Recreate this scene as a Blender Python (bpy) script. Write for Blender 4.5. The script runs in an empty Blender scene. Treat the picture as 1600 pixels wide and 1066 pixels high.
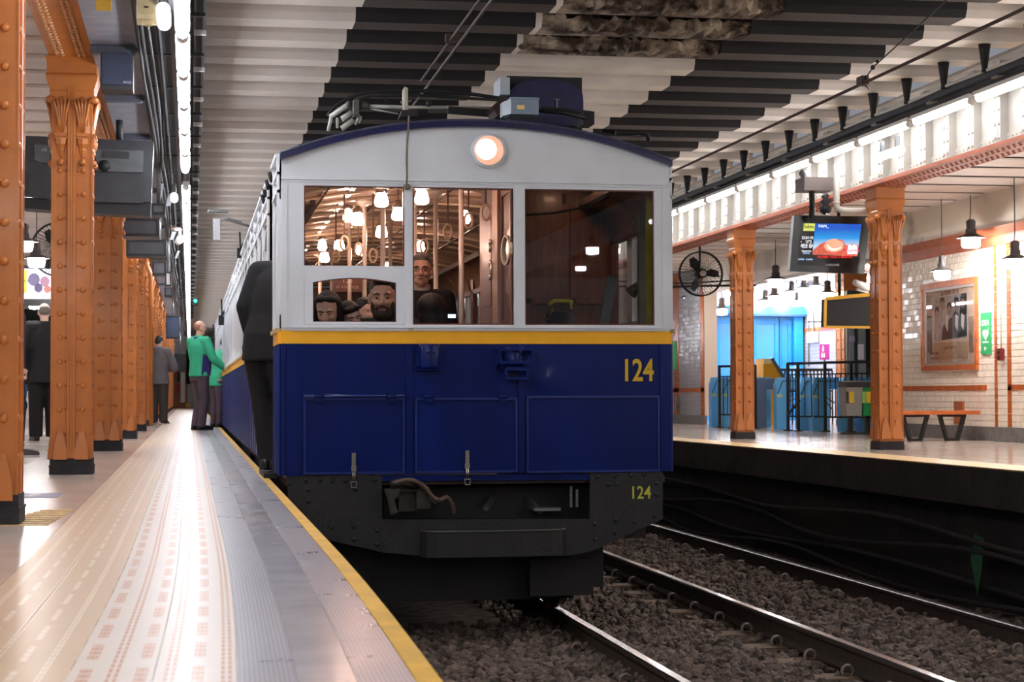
import bpy, bmesh, math, random
from mathutils import Vector, Matrix
import numpy as np
random.seed(7)
SC = bpy.context.scene
COL = SC.collection
R = math.radians
PI = math.pi

# ---------------------------------------------------------------- camera
CAM_H = .575
YAW, PITCH, ROLL, FPX = R(9.77), math.atan(83.2/2920), .0035, 2920.
cy, sy = math.cos(YAW), math.sin(YAW)
FWD = Vector((sy*math.cos(PITCH), cy*math.cos(PITCH), math.sin(PITCH)))
R0 = Vector((cy, -sy, 0)); U0 = R0.cross(FWD)
RT = R0*math.cos(ROLL)-U0*math.sin(ROLL); UP = U0*math.cos(ROLL)+R0*math.sin(ROLL)
CP = Vector((0, 0, CAM_H))
cam_d = bpy.data.cameras.new('camera'); cam = bpy.data.objects.new('camera', cam_d); COL.objects.link(cam)
m3 = Matrix((RT, UP, -FWD)).transposed()
cam.matrix_world = Matrix.Translation(CP) @ m3.to_4x4()
cam_d.sensor_width = 36; cam_d.lens = 36*FPX/1600; cam_d.clip_start = .05; cam_d.clip_end = 400
cam_d.dof.use_dof = True; cam_d.dof.focus_distance = 12.8; cam_d.dof.aperture_fstop = 8.0
SC.camera = cam
# ---------------------------------------------------------------- world and exposure
W = bpy.data.worlds.new('world'); SC.world = W; W.use_nodes = True
W.node_tree.nodes['Background'].inputs[0].default_value = (.60, .62, .70, 1)
W.node_tree.nodes['Background'].inputs[1].default_value = .11
SC.view_settings.view_transform = 'Standard'; SC.view_settings.look = 'None'
SC.view_settings.gamma = 1; SC.view_settings.use_curve_mapping = False
SC.view_settings.exposure = 1.9
SC.cycles.max_bounces = 7; SC.cycles.diffuse_bounces = 4; SC.cycles.glossy_bounces = 4
SC.cycles.transparent_max_bounces = 16; SC.cycles.transmission_bounces = 4
SC.cycles.caustics_reflective = False; SC.cycles.caustics_refractive = False
SC.cycles.sample_clamp_indirect = 6.0
TUBE_E, RTUBE_E, PEND_E, BULB_E = 13., 9.5, 38., 6.5

# back-projection of a measured image point on a plane of the place
def ray(x, y): return FWD + RT*((x-800)/FPX) - UP*((y-533)/FPX)
def onY(x, y, Y): d = ray(x, y); return CP + d*(Y/d.y)
def onZ(x, y, z): d = ray(x, y); return CP + d*((z-CAM_H)/d.z)
def onX(x, y, X): d = ray(x, y); return CP + d*(X/d.x)

# ---------------------------------------------------------------- materials
def lin(c):
    return tuple(((v/255)/12.92 if v/255 <= .04045 else ((v/255+.055)/1.055)**2.4) for v in c)
MATS = {}
def mat(name, rgb, rough=.5, metal=0., emit=0., noise=.0, nscale=8., bump=.0, bscale=60., coat=0., spec=.5, rgb2=None, stretch=(1, 1, 1), lo=.35, hi=.65):
    if name in MATS: return MATS[name]
    m = bpy.data.materials.new(name); m.use_nodes = True
    nt = m.node_tree; b = nt.nodes['Principled BSDF']
    c = lin(rgb)
    b.inputs['Base Color'].default_value = (*c, 1)
    b.inputs['Roughness'].default_value = rough; b.inputs['Metallic'].default_value = metal
    b.inputs['Specular IOR Level'].default_value = spec
    b.inputs['Coat Weight'].default_value = coat; b.inputs['Coat Roughness'].default_value = .12
    if emit:
        b.inputs['Emission Color'].default_value = (*c, 1); b.inputs['Emission Strength'].default_value = emit
    if noise or bump or rgb2:
        tc = nt.nodes.new('ShaderNodeTexCoord'); mp = nt.nodes.new('ShaderNodeMapping')
        mp.inputs['Scale'].default_value = stretch
        nt.links.new(tc.outputs['Object'], mp.inputs[0])
    if noise or rgb2:
        n = nt.nodes.new('ShaderNodeTexNoise'); n.inputs['Scale'].default_value = nscale; n.inputs['Detail'].default_value = 6
        nt.links.new(mp.outputs[0], n.inputs['Vector'])
        r = nt.nodes.new('ShaderNodeValToRGB')
        r.color_ramp.elements[0].position = lo; r.color_ramp.elements[1].position = hi
        c2 = lin(rgb2) if rgb2 else tuple(v*(1-noise) for v in c)
        r.color_ramp.elements[0].color = (*c2, 1)
        r.color_ramp.elements[1].color = (*(c if rgb2 else tuple(min(1, v*(1+noise*.5)) for v in c)), 1)
        nt.links.new(n.outputs['Fac'], r.inputs[0]); nt.links.new(r.outputs[0], b.inputs['Base Color'])
    if bump:
        n2 = nt.nodes.new('ShaderNodeTexNoise'); n2.inputs['Scale'].default_value = bscale; n2.inputs['Detail'].default_value = 4
        nt.links.new(mp.outputs[0], n2.inputs['Vector'])
        bp = nt.nodes.new('ShaderNodeBump'); bp.inputs['Strength'].default_value = bump; bp.inputs['Distance'].default_value = .02
        nt.links.new(n2.outputs['Fac'], bp.inputs['Height']); nt.links.new(bp.outputs[0], b.inputs['Normal'])
    MATS[name] = m
    return m
def glass(name, tint=(235, 240, 240), refl=1.0):
    m = bpy.data.materials.new(name); m.use_nodes = True; nt = m.node_tree
    for n in list(nt.nodes): nt.nodes.remove(n)
    o = nt.nodes.new('ShaderNodeOutputMaterial'); t = nt.nodes.new('ShaderNodeBsdfTransparent'); g = nt.nodes.new('ShaderNodeBsdfGlossy')
    t.inputs[0].default_value = (*lin(tint), 1); g.inputs['Roughness'].default_value = .01
    f = nt.nodes.new('ShaderNodeFresnel'); ge = nt.nodes.new('ShaderNodeNewGeometry'); io = nt.nodes.new('ShaderNodeMath'); io.operation = 'MULTIPLY_ADD'
    io.inputs[1].default_value = -.8333; io.inputs[2].default_value = 1.5      # same reflectance on both faces of the pane
    nt.links.new(ge.outputs['Backfacing'], io.inputs[0]); nt.links.new(io.outputs[0], f.inputs[0])
    mu = nt.nodes.new('ShaderNodeMath'); mu.operation = 'MULTIPLY'; mu.inputs[1].default_value = .85*refl
    mx = nt.nodes.new('ShaderNodeMixShader')
    nt.links.new(f.outputs[0], mu.inputs[0]); nt.links.new(mu.outputs[0], mx.inputs[0])
    nt.links.new(t.outputs[0], mx.inputs[1]); nt.links.new(g.outputs[0], mx.inputs[2]); nt.links.new(mx.outputs[0], o.inputs[0])
    MATS[name] = m; return m

orange = mat('orange_paint', (190, 113, 47), .42, noise=.12, nscale=5, bump=.12, bscale=90, coat=.15)
orange_d = mat('orange_bronze_paint', (170, 95, 42), .45, noise=.15, nscale=6, bump=.12, bscale=80)
rubber = mat('black_rubber', (40, 40, 44), .7, noise=.3, bump=.4, bscale=120)
brownp = mat('brown_girder_paint', (168, 92, 62), .5, noise=.2, nscale=4)
girdw = mat('white_girder_paint', (172, 168, 160), .45, noise=.1, nscale=3)
beamw = mat('white_beam_paint', (222, 214, 205), .7, noise=.12, nscale=2.2, bump=.15, bscale=30)
beamwb = mat('white_beam_underside_lit_tone', (250, 242, 230), .6, noise=.10, nscale=2.2)  # stronger light on the beam undersides is put into this white
beamkb = mat('black_beam_underside_lit_tone', (72, 62, 57), .8, noise=.2, nscale=3)  # black stretches: the underside's extra light is put into the colour
beamk = mat('black_beam_paint', (27, 25, 27), .75, noise=.35, nscale=3, bump=.15, bscale=30)
ceilb = mat('beige_ceiling_paint', (222, 208, 198), .7, noise=.08, nscale=2)
dark = mat('dark_void', (14, 13, 13), .9)
crum = mat('crumbled_plaster', (196, 180, 160), .9, rgb2=(62, 44, 32), nscale=4.5, bump=1., bscale=22, lo=.42, hi=.68)
crumd = mat('exposed_dark_concrete', (78, 62, 50), .95, rgb2=(24, 20, 18), nscale=5, bump=1., bscale=30)
navy = mat('navy_train_paint', (0, 26, 98), .38, noise=.25, nscale=1.4, bump=.45, bscale=2.6, coat=.14, spec=.2, stretch=(1.6, 1, .35))
navys = mat('navy_side_gloss', (0, 26, 92), .16, noise=.2, nscale=3, coat=1.)
navye = mat('navy_edge_lit_tone', (22, 46, 120), .28, noise=.2, nscale=9, coat=.5)  # lighter navy paints in the light caught by raised frames and ribs
navyd = mat('navy_roof_edge_paint', (14, 20, 74), .3, noise=.3, nscale=9, coat=.4)
greyw = mat('pale_grey_train_paint', (220, 226, 232), .42, noise=.06, nscale=3, bump=.03, bscale=20)
yellow = mat('yellow_band_paint', (250, 184, 22), .45, noise=.06)
ynum = mat('yellow_numeral_paint', (214, 176, 32), .5, emit=0)
ynum2 = mat('pale_yellow_numeral_paint', (196, 196, 70), .6)
blk = mat('black_underframe_paint', (27, 27, 30), .55, noise=.3, nscale=6, bump=.2, bscale=40)
blk2 = mat('black_matte_metal', (17, 17, 19), .6)
steel = mat('bright_steel', (200, 198, 192), .25, metal=1.)
greym = mat('grey_metal', (120, 122, 124), .45, metal=.6, noise=.2)
dgrey = mat('dark_grey_tray_metal', (70, 74, 80), .5, metal=.5, noise=.2)
ductm = mat('perforated_grey_duct', (142, 142, 150), .5, metal=.3, noise=.15, bump=.5, bscale=160)
wood = mat('red_brown_varnished_wood', (118, 56, 40), .3, rgb2=(84, 34, 24), nscale=7, stretch=(6, 6, .8), coat=.3)
woodd = mat('dark_varnished_wood', (74, 48, 36), .35, rgb2=(44, 26, 20), nscale=7, stretch=(6, 6, .8), coat=.3)
cream = mat('cream_interior_enamel', (188, 152, 134), .3, noise=.1, coat=.3)
olive = mat('olive_brown_interior_panel', (160, 128, 96), .35, noise=.15, coat=.2)
tube_m = mat('lit_fluorescent_tube', (244, 246, 255), .4, emit=TUBE_E)
tube_r = mat('lit_fluorescent_tube_far_side', (250, 248, 250), .4, emit=RTUBE_E)
pend_m = mat('lit_pendant_globe', (252, 246, 242), .4, emit=PEND_E)
bulb_m = mat('lit_warm_bulb', (255, 204, 180), .4, emit=BULB_E*2.6)
head_m = mat('lit_headlamp_glass', (236, 178, 150), .3, emit=.22)
housing = mat('lamp_housing_enamel', (84, 80, 80), .4, metal=.3)
refl_m = mat('white_lamp_reflector', (236, 232, 226), .4)
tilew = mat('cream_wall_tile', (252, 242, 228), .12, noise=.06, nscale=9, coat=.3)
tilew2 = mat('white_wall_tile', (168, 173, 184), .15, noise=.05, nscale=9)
grout = mat('tile_grout', (222, 210, 194), .8)
tileo = mat('orange_brown_glazed_tile', (190, 100, 50), .2, noise=.2, nscale=10)
skirt = mat('grey_stone_skirting', (118, 116, 116), .5, noise=.25, nscale=14)
bluep = mat('bright_blue_paint', (24, 136, 220), .35, noise=.1)
blues = mat('light_blue_turnstile_paint', (112, 196, 255), .5)
wglass = glass('window_glass', (238, 240, 240), 1.0)
wglass2 = glass('driver_window_glass', (230, 230, 230), .6)
pglass = glass('poster_glass', (250, 250, 250), 1.2)

# ---------------------------------------------------------------- mesh building
class MB:
    def __init__(s): s.v = []; s.f = []; s.mi = []; s.sm = []
    def add(s, vs, fs, mi=0, smooth=False):
        o = len(s.v); s.v += [tuple(v) for v in vs]
        for f in fs: s.f.append(tuple(i+o for i in f)); s.mi.append(mi); s.sm.append(smooth)
        return s
    def box(s, x0, x1, y0, y1, z0, z1, mi=0):
        return s.hexa([(x0, y0, z0), (x1, y0, z0), (x1, y1, z0), (x0, y1, z0), (x0, y0, z1), (x1, y0, z1), (x1, y1, z1), (x0, y1, z1)], mi)
    def hexa(s, v, mi=0):
        return s.add(v, [(0, 3, 2, 1), (4, 5, 6, 7), (0, 1, 5, 4), (1, 2, 6, 5), (2, 3, 7, 6), (3, 0, 4, 7)], mi)
    def bar(s, a, b, w, h, mi=0, up=(0, 0, 1)):
        a, b = Vector(a), Vector(b); d = (b-a).normalized(); u = Vector(up)
        if abs(d.dot(u)) > .95: u = Vector((0, 1, 0))
        r = d.cross(u).normalized(); u = r.cross(d).normalized(); r *= w/2; u *= h/2
        return s.hexa([a-r-u, a+r-u, b+r-u, b-r-u, a-r+u, a+r+u, b+r+u, b-r+u], mi)
    def tube(s, pts, rad, n=8, mi=0, caps=True, fine=0):
        if fine:
            P = [Vector(p) for p in pts]; P = [P[0]*2-P[1]]+P+[P[-1]*2-P[-2]]; q = []
            for i in range(1, len(P)-2):
                for k in range(fine):
                    t = k/fine; a, b, c, d = P[i-1:i+3]
                    q.append(.5*((2*b)+(c-a)*t+(2*a-5*b+4*c-d)*t*t+(3*b-a-3*c+d)*t**3))
            pts = q+[P[-2]]
        pts = [Vector(p) for p in pts]; rr = rad if isinstance(rad, (list, tuple)) else [rad]*len(pts)
        vs = []; fs = []; pu = None
        for i, p in enumerate(pts):
            d = (pts[min(i+1, len(pts)-1)]-pts[max(i-1, 0)]).normalized()
            u = Vector((0, 0, 1)) if abs(d.z) < .9 else Vector((0, 1, 0))
            if pu is not None:
                u = pu
            r = d.cross(u).normalized(); u2 = r.cross(d).normalized(); pu = u2
            for k in range(n):
                a = 2*PI*k/n; vs.append(p+(r*math.cos(a)+u2*math.sin(a))*rr[i])
        m = len(pts)
        for i in range(m-1):
            for k in range(n):
                k2 = (k+1) % n; fs.append((i*n+k, i*n+k2, (i+1)*n+k2, (i+1)*n+k))
        s.add(vs, fs, mi, True)
        if caps:
            o = len(s.v)-len(vs)
            s.f.append(tuple(o+k for k in range(n-1, -1, -1))); s.mi.append(mi); s.sm.append(False)
            s.f.append(tuple(o+(m-1)*n+k for k in range(n))); s.mi.append(mi); s.sm.append(False)
        return s
    def lathe(s, prof, c=(0, 0, 0), n=16, mi=0, axis='z', smooth=True):
        vs = []; fs = []
        for r, h in prof:
            for k in range(n):
                a = 2*PI*k/n; x, y = r*math.cos(a), r*math.sin(a)
                p = (x, y, h) if axis == 'z' else ((x, h, y) if axis == 'y' else (h, x, y))
                vs.append((p[0]+c[0], p[1]+c[1], p[2]+c[2]))
        for i in range(len(prof)-1):
            for k in range(n):
                k2 = (k+1) % n; fs.append((i*n+k, i*n+k2, (i+1)*n+k2, (i+1)*n+k))
        fs.append(tuple(range(n-1, -1, -1))); fs.append(tuple((len(prof)-1)*n+k for k in range(n)))
        return s.add(vs, fs, mi, smooth)
    def sqlathe(s, prof, c=(0, 0, 0), mi=0, ky=1.):   # stacked square mouldings, prof=(half width, z)
        vs = []; fs = []
        for r, h in prof:
            for sx, sy_ in ((-1, -1), (1, -1), (1, 1), (-1, 1)): vs.append((c[0]+sx*r, c[1]+sy_*r*ky, c[2]+h))
        for i in range(len(prof)-1):
            for k in range(4):
                k2 = (k+1) % 4; fs.append((i*4+k, i*4+k2, (i+1)*4+k2, (i+1)*4+k))
        fs.append((3, 2, 1, 0)); q = (len(prof)-1)*4; fs.append((q, q+1, q+2, q+3))
        return s.add(vs, fs, mi)
    def sph(s, c, r, n=10, m=6, mi=0):
        rx, ry, rz = r if isinstance(r, (tuple, list)) else (r, r, r)
        vs = [(c[0], c[1], c[2]-rz)]; fs = []
        for j in range(1, m):
            t = -PI/2+PI*j/m
            for k in range(n):
                a = 2*PI*k/n; vs.append((c[0]+rx*math.cos(t)*math.cos(a), c[1]+ry*math.cos(t)*math.sin(a), c[2]+rz*math.sin(t)))
        vs.append((c[0], c[1], c[2]+rz)); L = len(vs)-1
        for k in range(n):
            k2 = (k+1) % n; fs.append((0, 1+k2, 1+k)); fs.append((L, 1+(m-2)*n+k, 1+(m-2)*n+k2))
            for j in range(m-2): fs.append((1+j*n+k, 1+j*n+k2, 1+(j+1)*n+k2, 1+(j+1)*n+k))
        return s.add(vs, fs, mi, True)
    def prism(s, poly, d0, d1, plane='xz', mi=0):      # poly in a plane, pushed from d0 to d1 along the third axis
        def P(a, b, d):
            return (a, d, b) if plane == 'xz' else ((d, a, b) if plane == 'yz' else (a, b, d))
        n = len(poly); vs = [P(a, b, d0) for a, b in poly]+[P(a, b, d1) for a, b in poly]
        fs = [tuple(range(n)), tuple(range(2*n-1, n-1, -1))]+[(k, (k+1) % n, n+(k+1) % n, n+k)[::-1] for k in range(n)]
        return s.add(vs, fs, mi)
    def frame(s, outer, inner, d0, d1, plane='xz', mi=0):   # ring between two polygons with equal point counts
        def P(a, b, d):
            return (a, d, b) if plane == 'xz' else ((d, a, b) if plane == 'yz' else (a, b, d))
        n = len(outer)
        vs = [P(a, b, d0) for a, b in outer]+[P(a, b, d0) for a, b in inner]+[P(a, b, d1) for a, b in outer]+[P(a, b, d1) for a, b in inner]
        fs = []
        for k in range(n):
            q = (k+1) % n
            fs += [(k, q, n+q, n+k), (2*n+k, 3*n+k, 3*n+q, 2*n+q), (k, 2*n+k, 2*n+q, q), (n+k, n+q, 3*n+q, 3*n+k)]
        return s.add(vs, fs, mi)
    def mesh(s, name, mats, fix=True):
        me = bpy.data.meshes.new(name); me.from_pydata(s.v, [], s.f)
        for m in (mats if isinstance(mats, (list, tuple)) else [mats]): me.materials.append(m)
        me.polygons.foreach_set('material_index', s.mi); me.polygons.foreach_set('use_smooth', s.sm)
        if fix:
            b = bmesh.new(); b.from_mesh(me); bmesh.ops.recalc_face_normals(b, faces=b.faces); b.to_mesh(me); b.free()
        me.update(); return me

def tag(o, label=None, cat=None, group=None, kind=None):
    if label: o['label'] = label
    if cat: o['category'] = cat
    if group: o['group'] = group
    if kind: o['kind'] = kind
    return o
def obj(name, mb, mats, parent=None, loc=None, rotz=0, world=False):
    me = mb if isinstance(mb, bpy.types.Mesh) else mb.mesh(name, mats)
    o = bpy.data.objects.new(name, me); COL.objects.link(o)
    if loc is not None: o.location = loc
    if rotz: o.rotation_euler.z = rotz
    if parent is not None:
        o.parent = parent
        if world: o.matrix_parent_inverse = (Matrix.Translation(parent.location) @ parent.rotation_euler.to_matrix().to_4x4()).inverted()
    return o
def thing(name, label, cat, loc=(0, 0, 0), group=None, rotz=0):
    o = bpy.data.objects.new(name, None); COL.objects.link(o); o.location = loc; o.rotation_euler.z = rotz
    o.empty_display_size = .2
    return tag(o, label, cat, group)
def W_(name, mb, mats, parent): return obj(name, mb, mats, parent, world=True)
def struct(name, mb, mats, parent=None): return tag(obj(name, mb, mats, parent), kind='structure')
CH = {}
def kids(o):
    return [c for c in COL.objects if c.parent == o]
def copy_tree(o, loc=None, label=None, group=None, rotz=None, children=None):
    ch = children if children is not None else TREE[o.name]
    c = o.copy(); COL.objects.link(c)
    if loc is not None: c.location = loc
    if rotz is not None: c.rotation_euler.z = rotz
    if label: c['label'] = label
    if group: c['group'] = group
    for k, sub in ch:
        d = k.copy(); COL.objects.link(d); d.parent = c
        for g in sub:
            e = g.copy(); COL.objects.link(e); e.parent = d
    return c
TREE = {}
def remember(o):
    TREE[o.name] = [(k, kids(k)) for k in kids(o)]
FONTS = []
def text(body, size, loc, rot, m, parent=None, name='lettering', ext=.0015, align='CENTER', sx=1., bold=0.):
    cu = bpy.data.curves.new(name, 'FONT'); cu.body = body; cu.size = size; cu.extrude = ext; cu.align_x = align
    cu.resolution_u = 3; cu.offset = bold
    cu.materials.append(m)
    o = bpy.data.objects.new(name, cu); COL.objects.link(o); o.location = loc; o.rotation_euler = rot; o.scale = (sx, 1, 1)
    if parent is not None:
        o.parent = parent; o.matrix_parent_inverse = (Matrix.Translation(parent.location) @ parent.rotation_euler.to_matrix().to_4x4()).inverted()
    FONTS.append(o); return o
REM = []
TFRONT = (PI/2, 0, 0)
# ================================================================ STRUCTURE
YB, YE = -14., 92.          # near and far end of the station that is modelled
def ns(y): return -.036*max(0., min(1.5, (7.2-y)/3.4))**2     # the platform edge bends a little near the near end

# ---- tactile and floor materials (relief and colour inside one tile)
def strip_mat(name, base, line, per, duty, dash=None, rough=.3, off=0., spec=.5, bumpd=.004, noise=.08, dashper=.38, coat=.2):
    m = bpy.data.materials.new(name); m.use_nodes = True; nt = m.node_tree; b = nt.nodes['Principled BSDF']
    g = nt.nodes.new('ShaderNodeNewGeometry'); sp = nt.nodes.new('ShaderNodeSeparateXYZ'); nt.links.new(g.outputs['Position'], sp.inputs[0])
    def M(op, a, bb=None, c=None):
        n = nt.nodes.new('ShaderNodeMath'); n.operation = op
        for i, v in enumerate((a, bb, c)):
            if v is None: continue
            if isinstance(v, (int, float)): n.inputs[i].default_value = v
            else: nt.links.new(v, n.inputs[i])
        return n.outputs[0]
    # follow the bend of the edge
    yy = M('MULTIPLY', M('SUBTRACT', 7.2, sp.outputs['Y']), 1/3.4); yy = M('MINIMUM', M('MAXIMUM', yy, 0.), 1.5); yy = M('MULTIPLY', yy, yy)
    x = M('ADD', M('ADD', sp.outputs['X'], M('MULTIPLY', yy, .036)), 10.+off)
    ph = M('FRACT', M('DIVIDE', x, per))
    d = M('ABSOLUTE', M('SUBTRACT', ph, .5))                 # 0 at the middle of a line
    pair = M('ABSOLUTE', M('SUBTRACT', d, duty*.5))
    ln = M('LESS_THAN', pair, duty*.27)
    if dash:
        cell = M('FLOOR', M('DIVIDE', x, per)); odd = M('MODULO', cell, 2.)
        f1 = M('LESS_THAN', M('FRACT', M('DIVIDE', sp.outputs['Y'], .07)), .6)
        f2 = M('LESS_THAN', M('FRACT', M('DIVIDE', sp.outputs['Y'], dashper)), .66)
        wide = M('LESS_THAN', d, duty*.95)
        fin = M('LESS_THAN', M('FRACT', M('DIVIDE', M('MULTIPLY', d, 3.), duty*.95)), .72)
        a1 = M('MULTIPLY', ln, M('ADD', M('MULTIPLY', f1, .6), .4))
        a2 = M('MULTIPLY', M('MULTIPLY', M('MULTIPLY', wide, fin), f2), M('ADD', M('MULTIPLY', f1, .6), .4))
        ln = M('ADD', M('MULTIPLY', a1, M('SUBTRACT', 1., odd)), M('MULTIPLY', a2, odd))
    mx = nt.nodes.new('ShaderNodeMix'); mx.data_type = 'RGBA'
    mx.inputs['A'].default_value = (*lin(base), 1); mx.inputs['B'].default_value = (*lin(line), 1)
    nt.links.new(ln, mx.inputs['Factor'])
    n = nt.nodes.new('ShaderNodeTexNoise'); n.inputs['Scale'].default_value = 3.; n.inputs['Detail'].default_value = 8
    nt.links.new(g.outputs['Position'], n.inputs['Vector'])
    hs = nt.nodes.new('ShaderNodeHueSaturation'); nt.links.new(mx.outputs['Result'], hs.inputs['Color'])
    nt.links.new(M('ADD', M('MULTIPLY', n.outputs['Fac'], noise*3), 1-noise*1.5), hs.inputs['Value'])
    nt.links.new(hs.outputs[0], b.inputs['Base Color'])
    nt.links.new(M('ADD', M('MULTIPLY', n.outputs['Fac'], .2), rough-.1), b.inputs['Roughness'])
    bp = nt.nodes.new('ShaderNodeBump'); bp.inputs['Strength'].default_value = .6; bp.inputs['Distance'].default_value = bumpd
    bp.invert = True; nt.links.new(ln, bp.inputs['Height']); nt.links.new(bp.outputs[0], b.inputs['Normal'])
    b.inputs['Coat Weight'].default_value = coat; b.inputs['Coat Roughness'].default_value = .25
    MATS[name] = m; return m
tact = strip_mat('cream_tactile_tile', (214, 200, 184), (188, 116, 56), .058, .25, dash=True, rough=.42, off=.013)
tact2 = strip_mat('tan_tactile_tile', (208, 178, 142), (240, 226, 204), .060, .14, dash=True, rough=.40, off=.02)
greys = strip_mat('grey_ribbed_tile', (166, 164, 174), (130, 128, 138), .020, .5, rough=.30, noise=.12, bumpd=.002)
greys2 = mat('smooth_grey_tile', (156, 154, 162), .26, noise=.14, nscale=4, coat=.2)
yedge = mat('worn_yellow_edge_paint', (220, 170, 44), .55, noise=.16, nscale=7, bump=.3, bscale=25)
floorm = mat('beige_polished_floor_tile', (206, 192, 180), .22, noise=.1, nscale=2.2, coat=.25)
floorm2 = mat('pale_polished_floor_tile', (216, 204, 192), .16, noise=.1, nscale=1.4, coat=.3)
wallk = mat('sooty_platform_wall', (40, 38, 36), .85, noise=.4, nscale=3, bump=.5, bscale=14)
groutf = mat('floor_joint', (150, 134, 120), .8)

# ---- left platform: base slab, then tiles laid on it
mb = MB(); ys = [YB, 2.1, 3., 3.6, 4.2, 4.8, 5.4, 6., 6.6, 7.2, YE]
for a, b in zip(ys, ys[1:]):
    mb.hexa([(-7, a, -1.0), (.50+ns(a), a, -1.0), (.50+ns(b), b, -1.0), (-7, b, -1.0), (-7, a, -.0042), (.50+ns(a), a, -.0042), (.50+ns(b), b, -.0042), (-7, b, -.0042)])
floor_l = struct('floor', mb, [groutf])
def slab(x0, x1, y0, y1, z=0., g=.0004, th=.003):
    m = MB(); e = .0007
    P = lambda x, y, zz: (x+ns(y), y, zz)
    xa, xb, ya, yb = x0+g, x1-g, y0+g, y1-g
    bt = [P(xa, ya, z-th), P(xb, ya, z-th), P(xb, yb, z-th), P(xa, yb, z-th)]
    md = [P(xa, ya, z-e), P(xb, ya, z-e), P(xb, yb, z-e), P(xa, yb, z-e)]
    tp = [P(xa+e, ya+e, z), P(xb-e, ya+e, z), P(xb-e, yb-e, z), P(xa+e, yb-e, z)]
    vs = bt+md+tp; fs = [(8, 9, 10, 11)]
    for k in range(4):
        q = (k+1) % 4; fs += [(k, q, 4+q, 4+k), (4+k, 4+q, 8+q, 8+k)]
    return m.add(vs, fs)
def tiles(xs, y0, y1, step, m, name, near):
    y = y0
    rest = MB()
    while y < y1-1e-6:
        for a, b in zip(xs, xs[1:]):
            if y < near and y > 1.5: obj(name, slab(a, b, y, y+step), [m], floor_l)
            else:
                s = slab(a, b, y, y+step); rest.add(s.v, s.f)
        y += step
        if y > 26: step = 2.4
    tag(obj(name, rest, [m], floor_l), kind='stuff')
tiles([-.56, -.39, -.215], YB, YE, .4, tact2, 'tactile_tile', 9.2)
tiles([-.215, -.04, .13], YB, YE, .4, tact, 'tactile_tile', 9.2)
tiles([.13, .25], YB, YE, .8, greys, 'ribbed_tile', 12.4)
tiles([.25, .37], YB, YE, .8, greys2, 'edge_tile', 12.4)
tiles([.37, .485], YB, YE, .8, greys, 'ribbed_tile', 12.4)
tiles([-1.76, -1.36, -.96, -.56], YB, YE, .4, floorm, 'floor_tile', 9.2)
tiles([-7., -5.2, -3.4, -1.76], YB, YE, 1.2, floorm, 'floor_tile', -20)
mb = MB()
for a, b in zip(ys, ys[1:]):
    mb.hexa([(.485+ns(a), a, -.12), (.535+ns(a), a, -.12), (.535+ns(b), b, -.12), (.485+ns(b), b, -.12), (.485+ns(a), a, .003), (.535+ns(a), a, .003), (.535+ns(b), b, .003), (.485+ns(b), b, .003)])
tag(obj('edge_nosing', mb, [yedge], floor_l))
# guide tiles beside the near columns and the printed floor sign
mb = MB()
for k in range(9):
    y = 8.55+k*.135; mb.box(-.90+.02*k, -.62+.006*k, y, y+.05, 0, .004)
tag(obj('guide_tile', mb, [mat('worn_yellow_guide_tile', (214, 178, 120), .5, noise=.3, nscale=20)], floor_l), kind='stuff')
fs = thing('floor_sign', 'worn purple and red printed strip stuck on the floor between the first two orange columns', 'sign', (-1.1, 11.1, .001))
a, b = onZ(-60, 770, 0), onZ(143, 770, 0)
obj('printed_strip', MB().box(-.65, .12, -.24, .24, 0, .0015), [mat('faded_purple_print', (178, 150, 186), .45, rgb2=(196, 128, 150), nscale=6)], fs)
obj('blue_panel', MB().box(.125, .36, -.24, .24, 0, .0016), [mat('faded_blue_print', (128, 126, 158), .45, noise=.2)], fs)
obj('arrow_mark', MB().add([(.16, -.1, .0022), (.2, -.1, .0022), (.26, .1, .0022), (.3, .1, .0022), (.3, .16, .0022), (.2, .16, .0022)], [(0, 1, 2, 5), (2, 3, 4, 5)]), [mat('worn_white_print', (220, 216, 220), .5)], fs)

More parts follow.
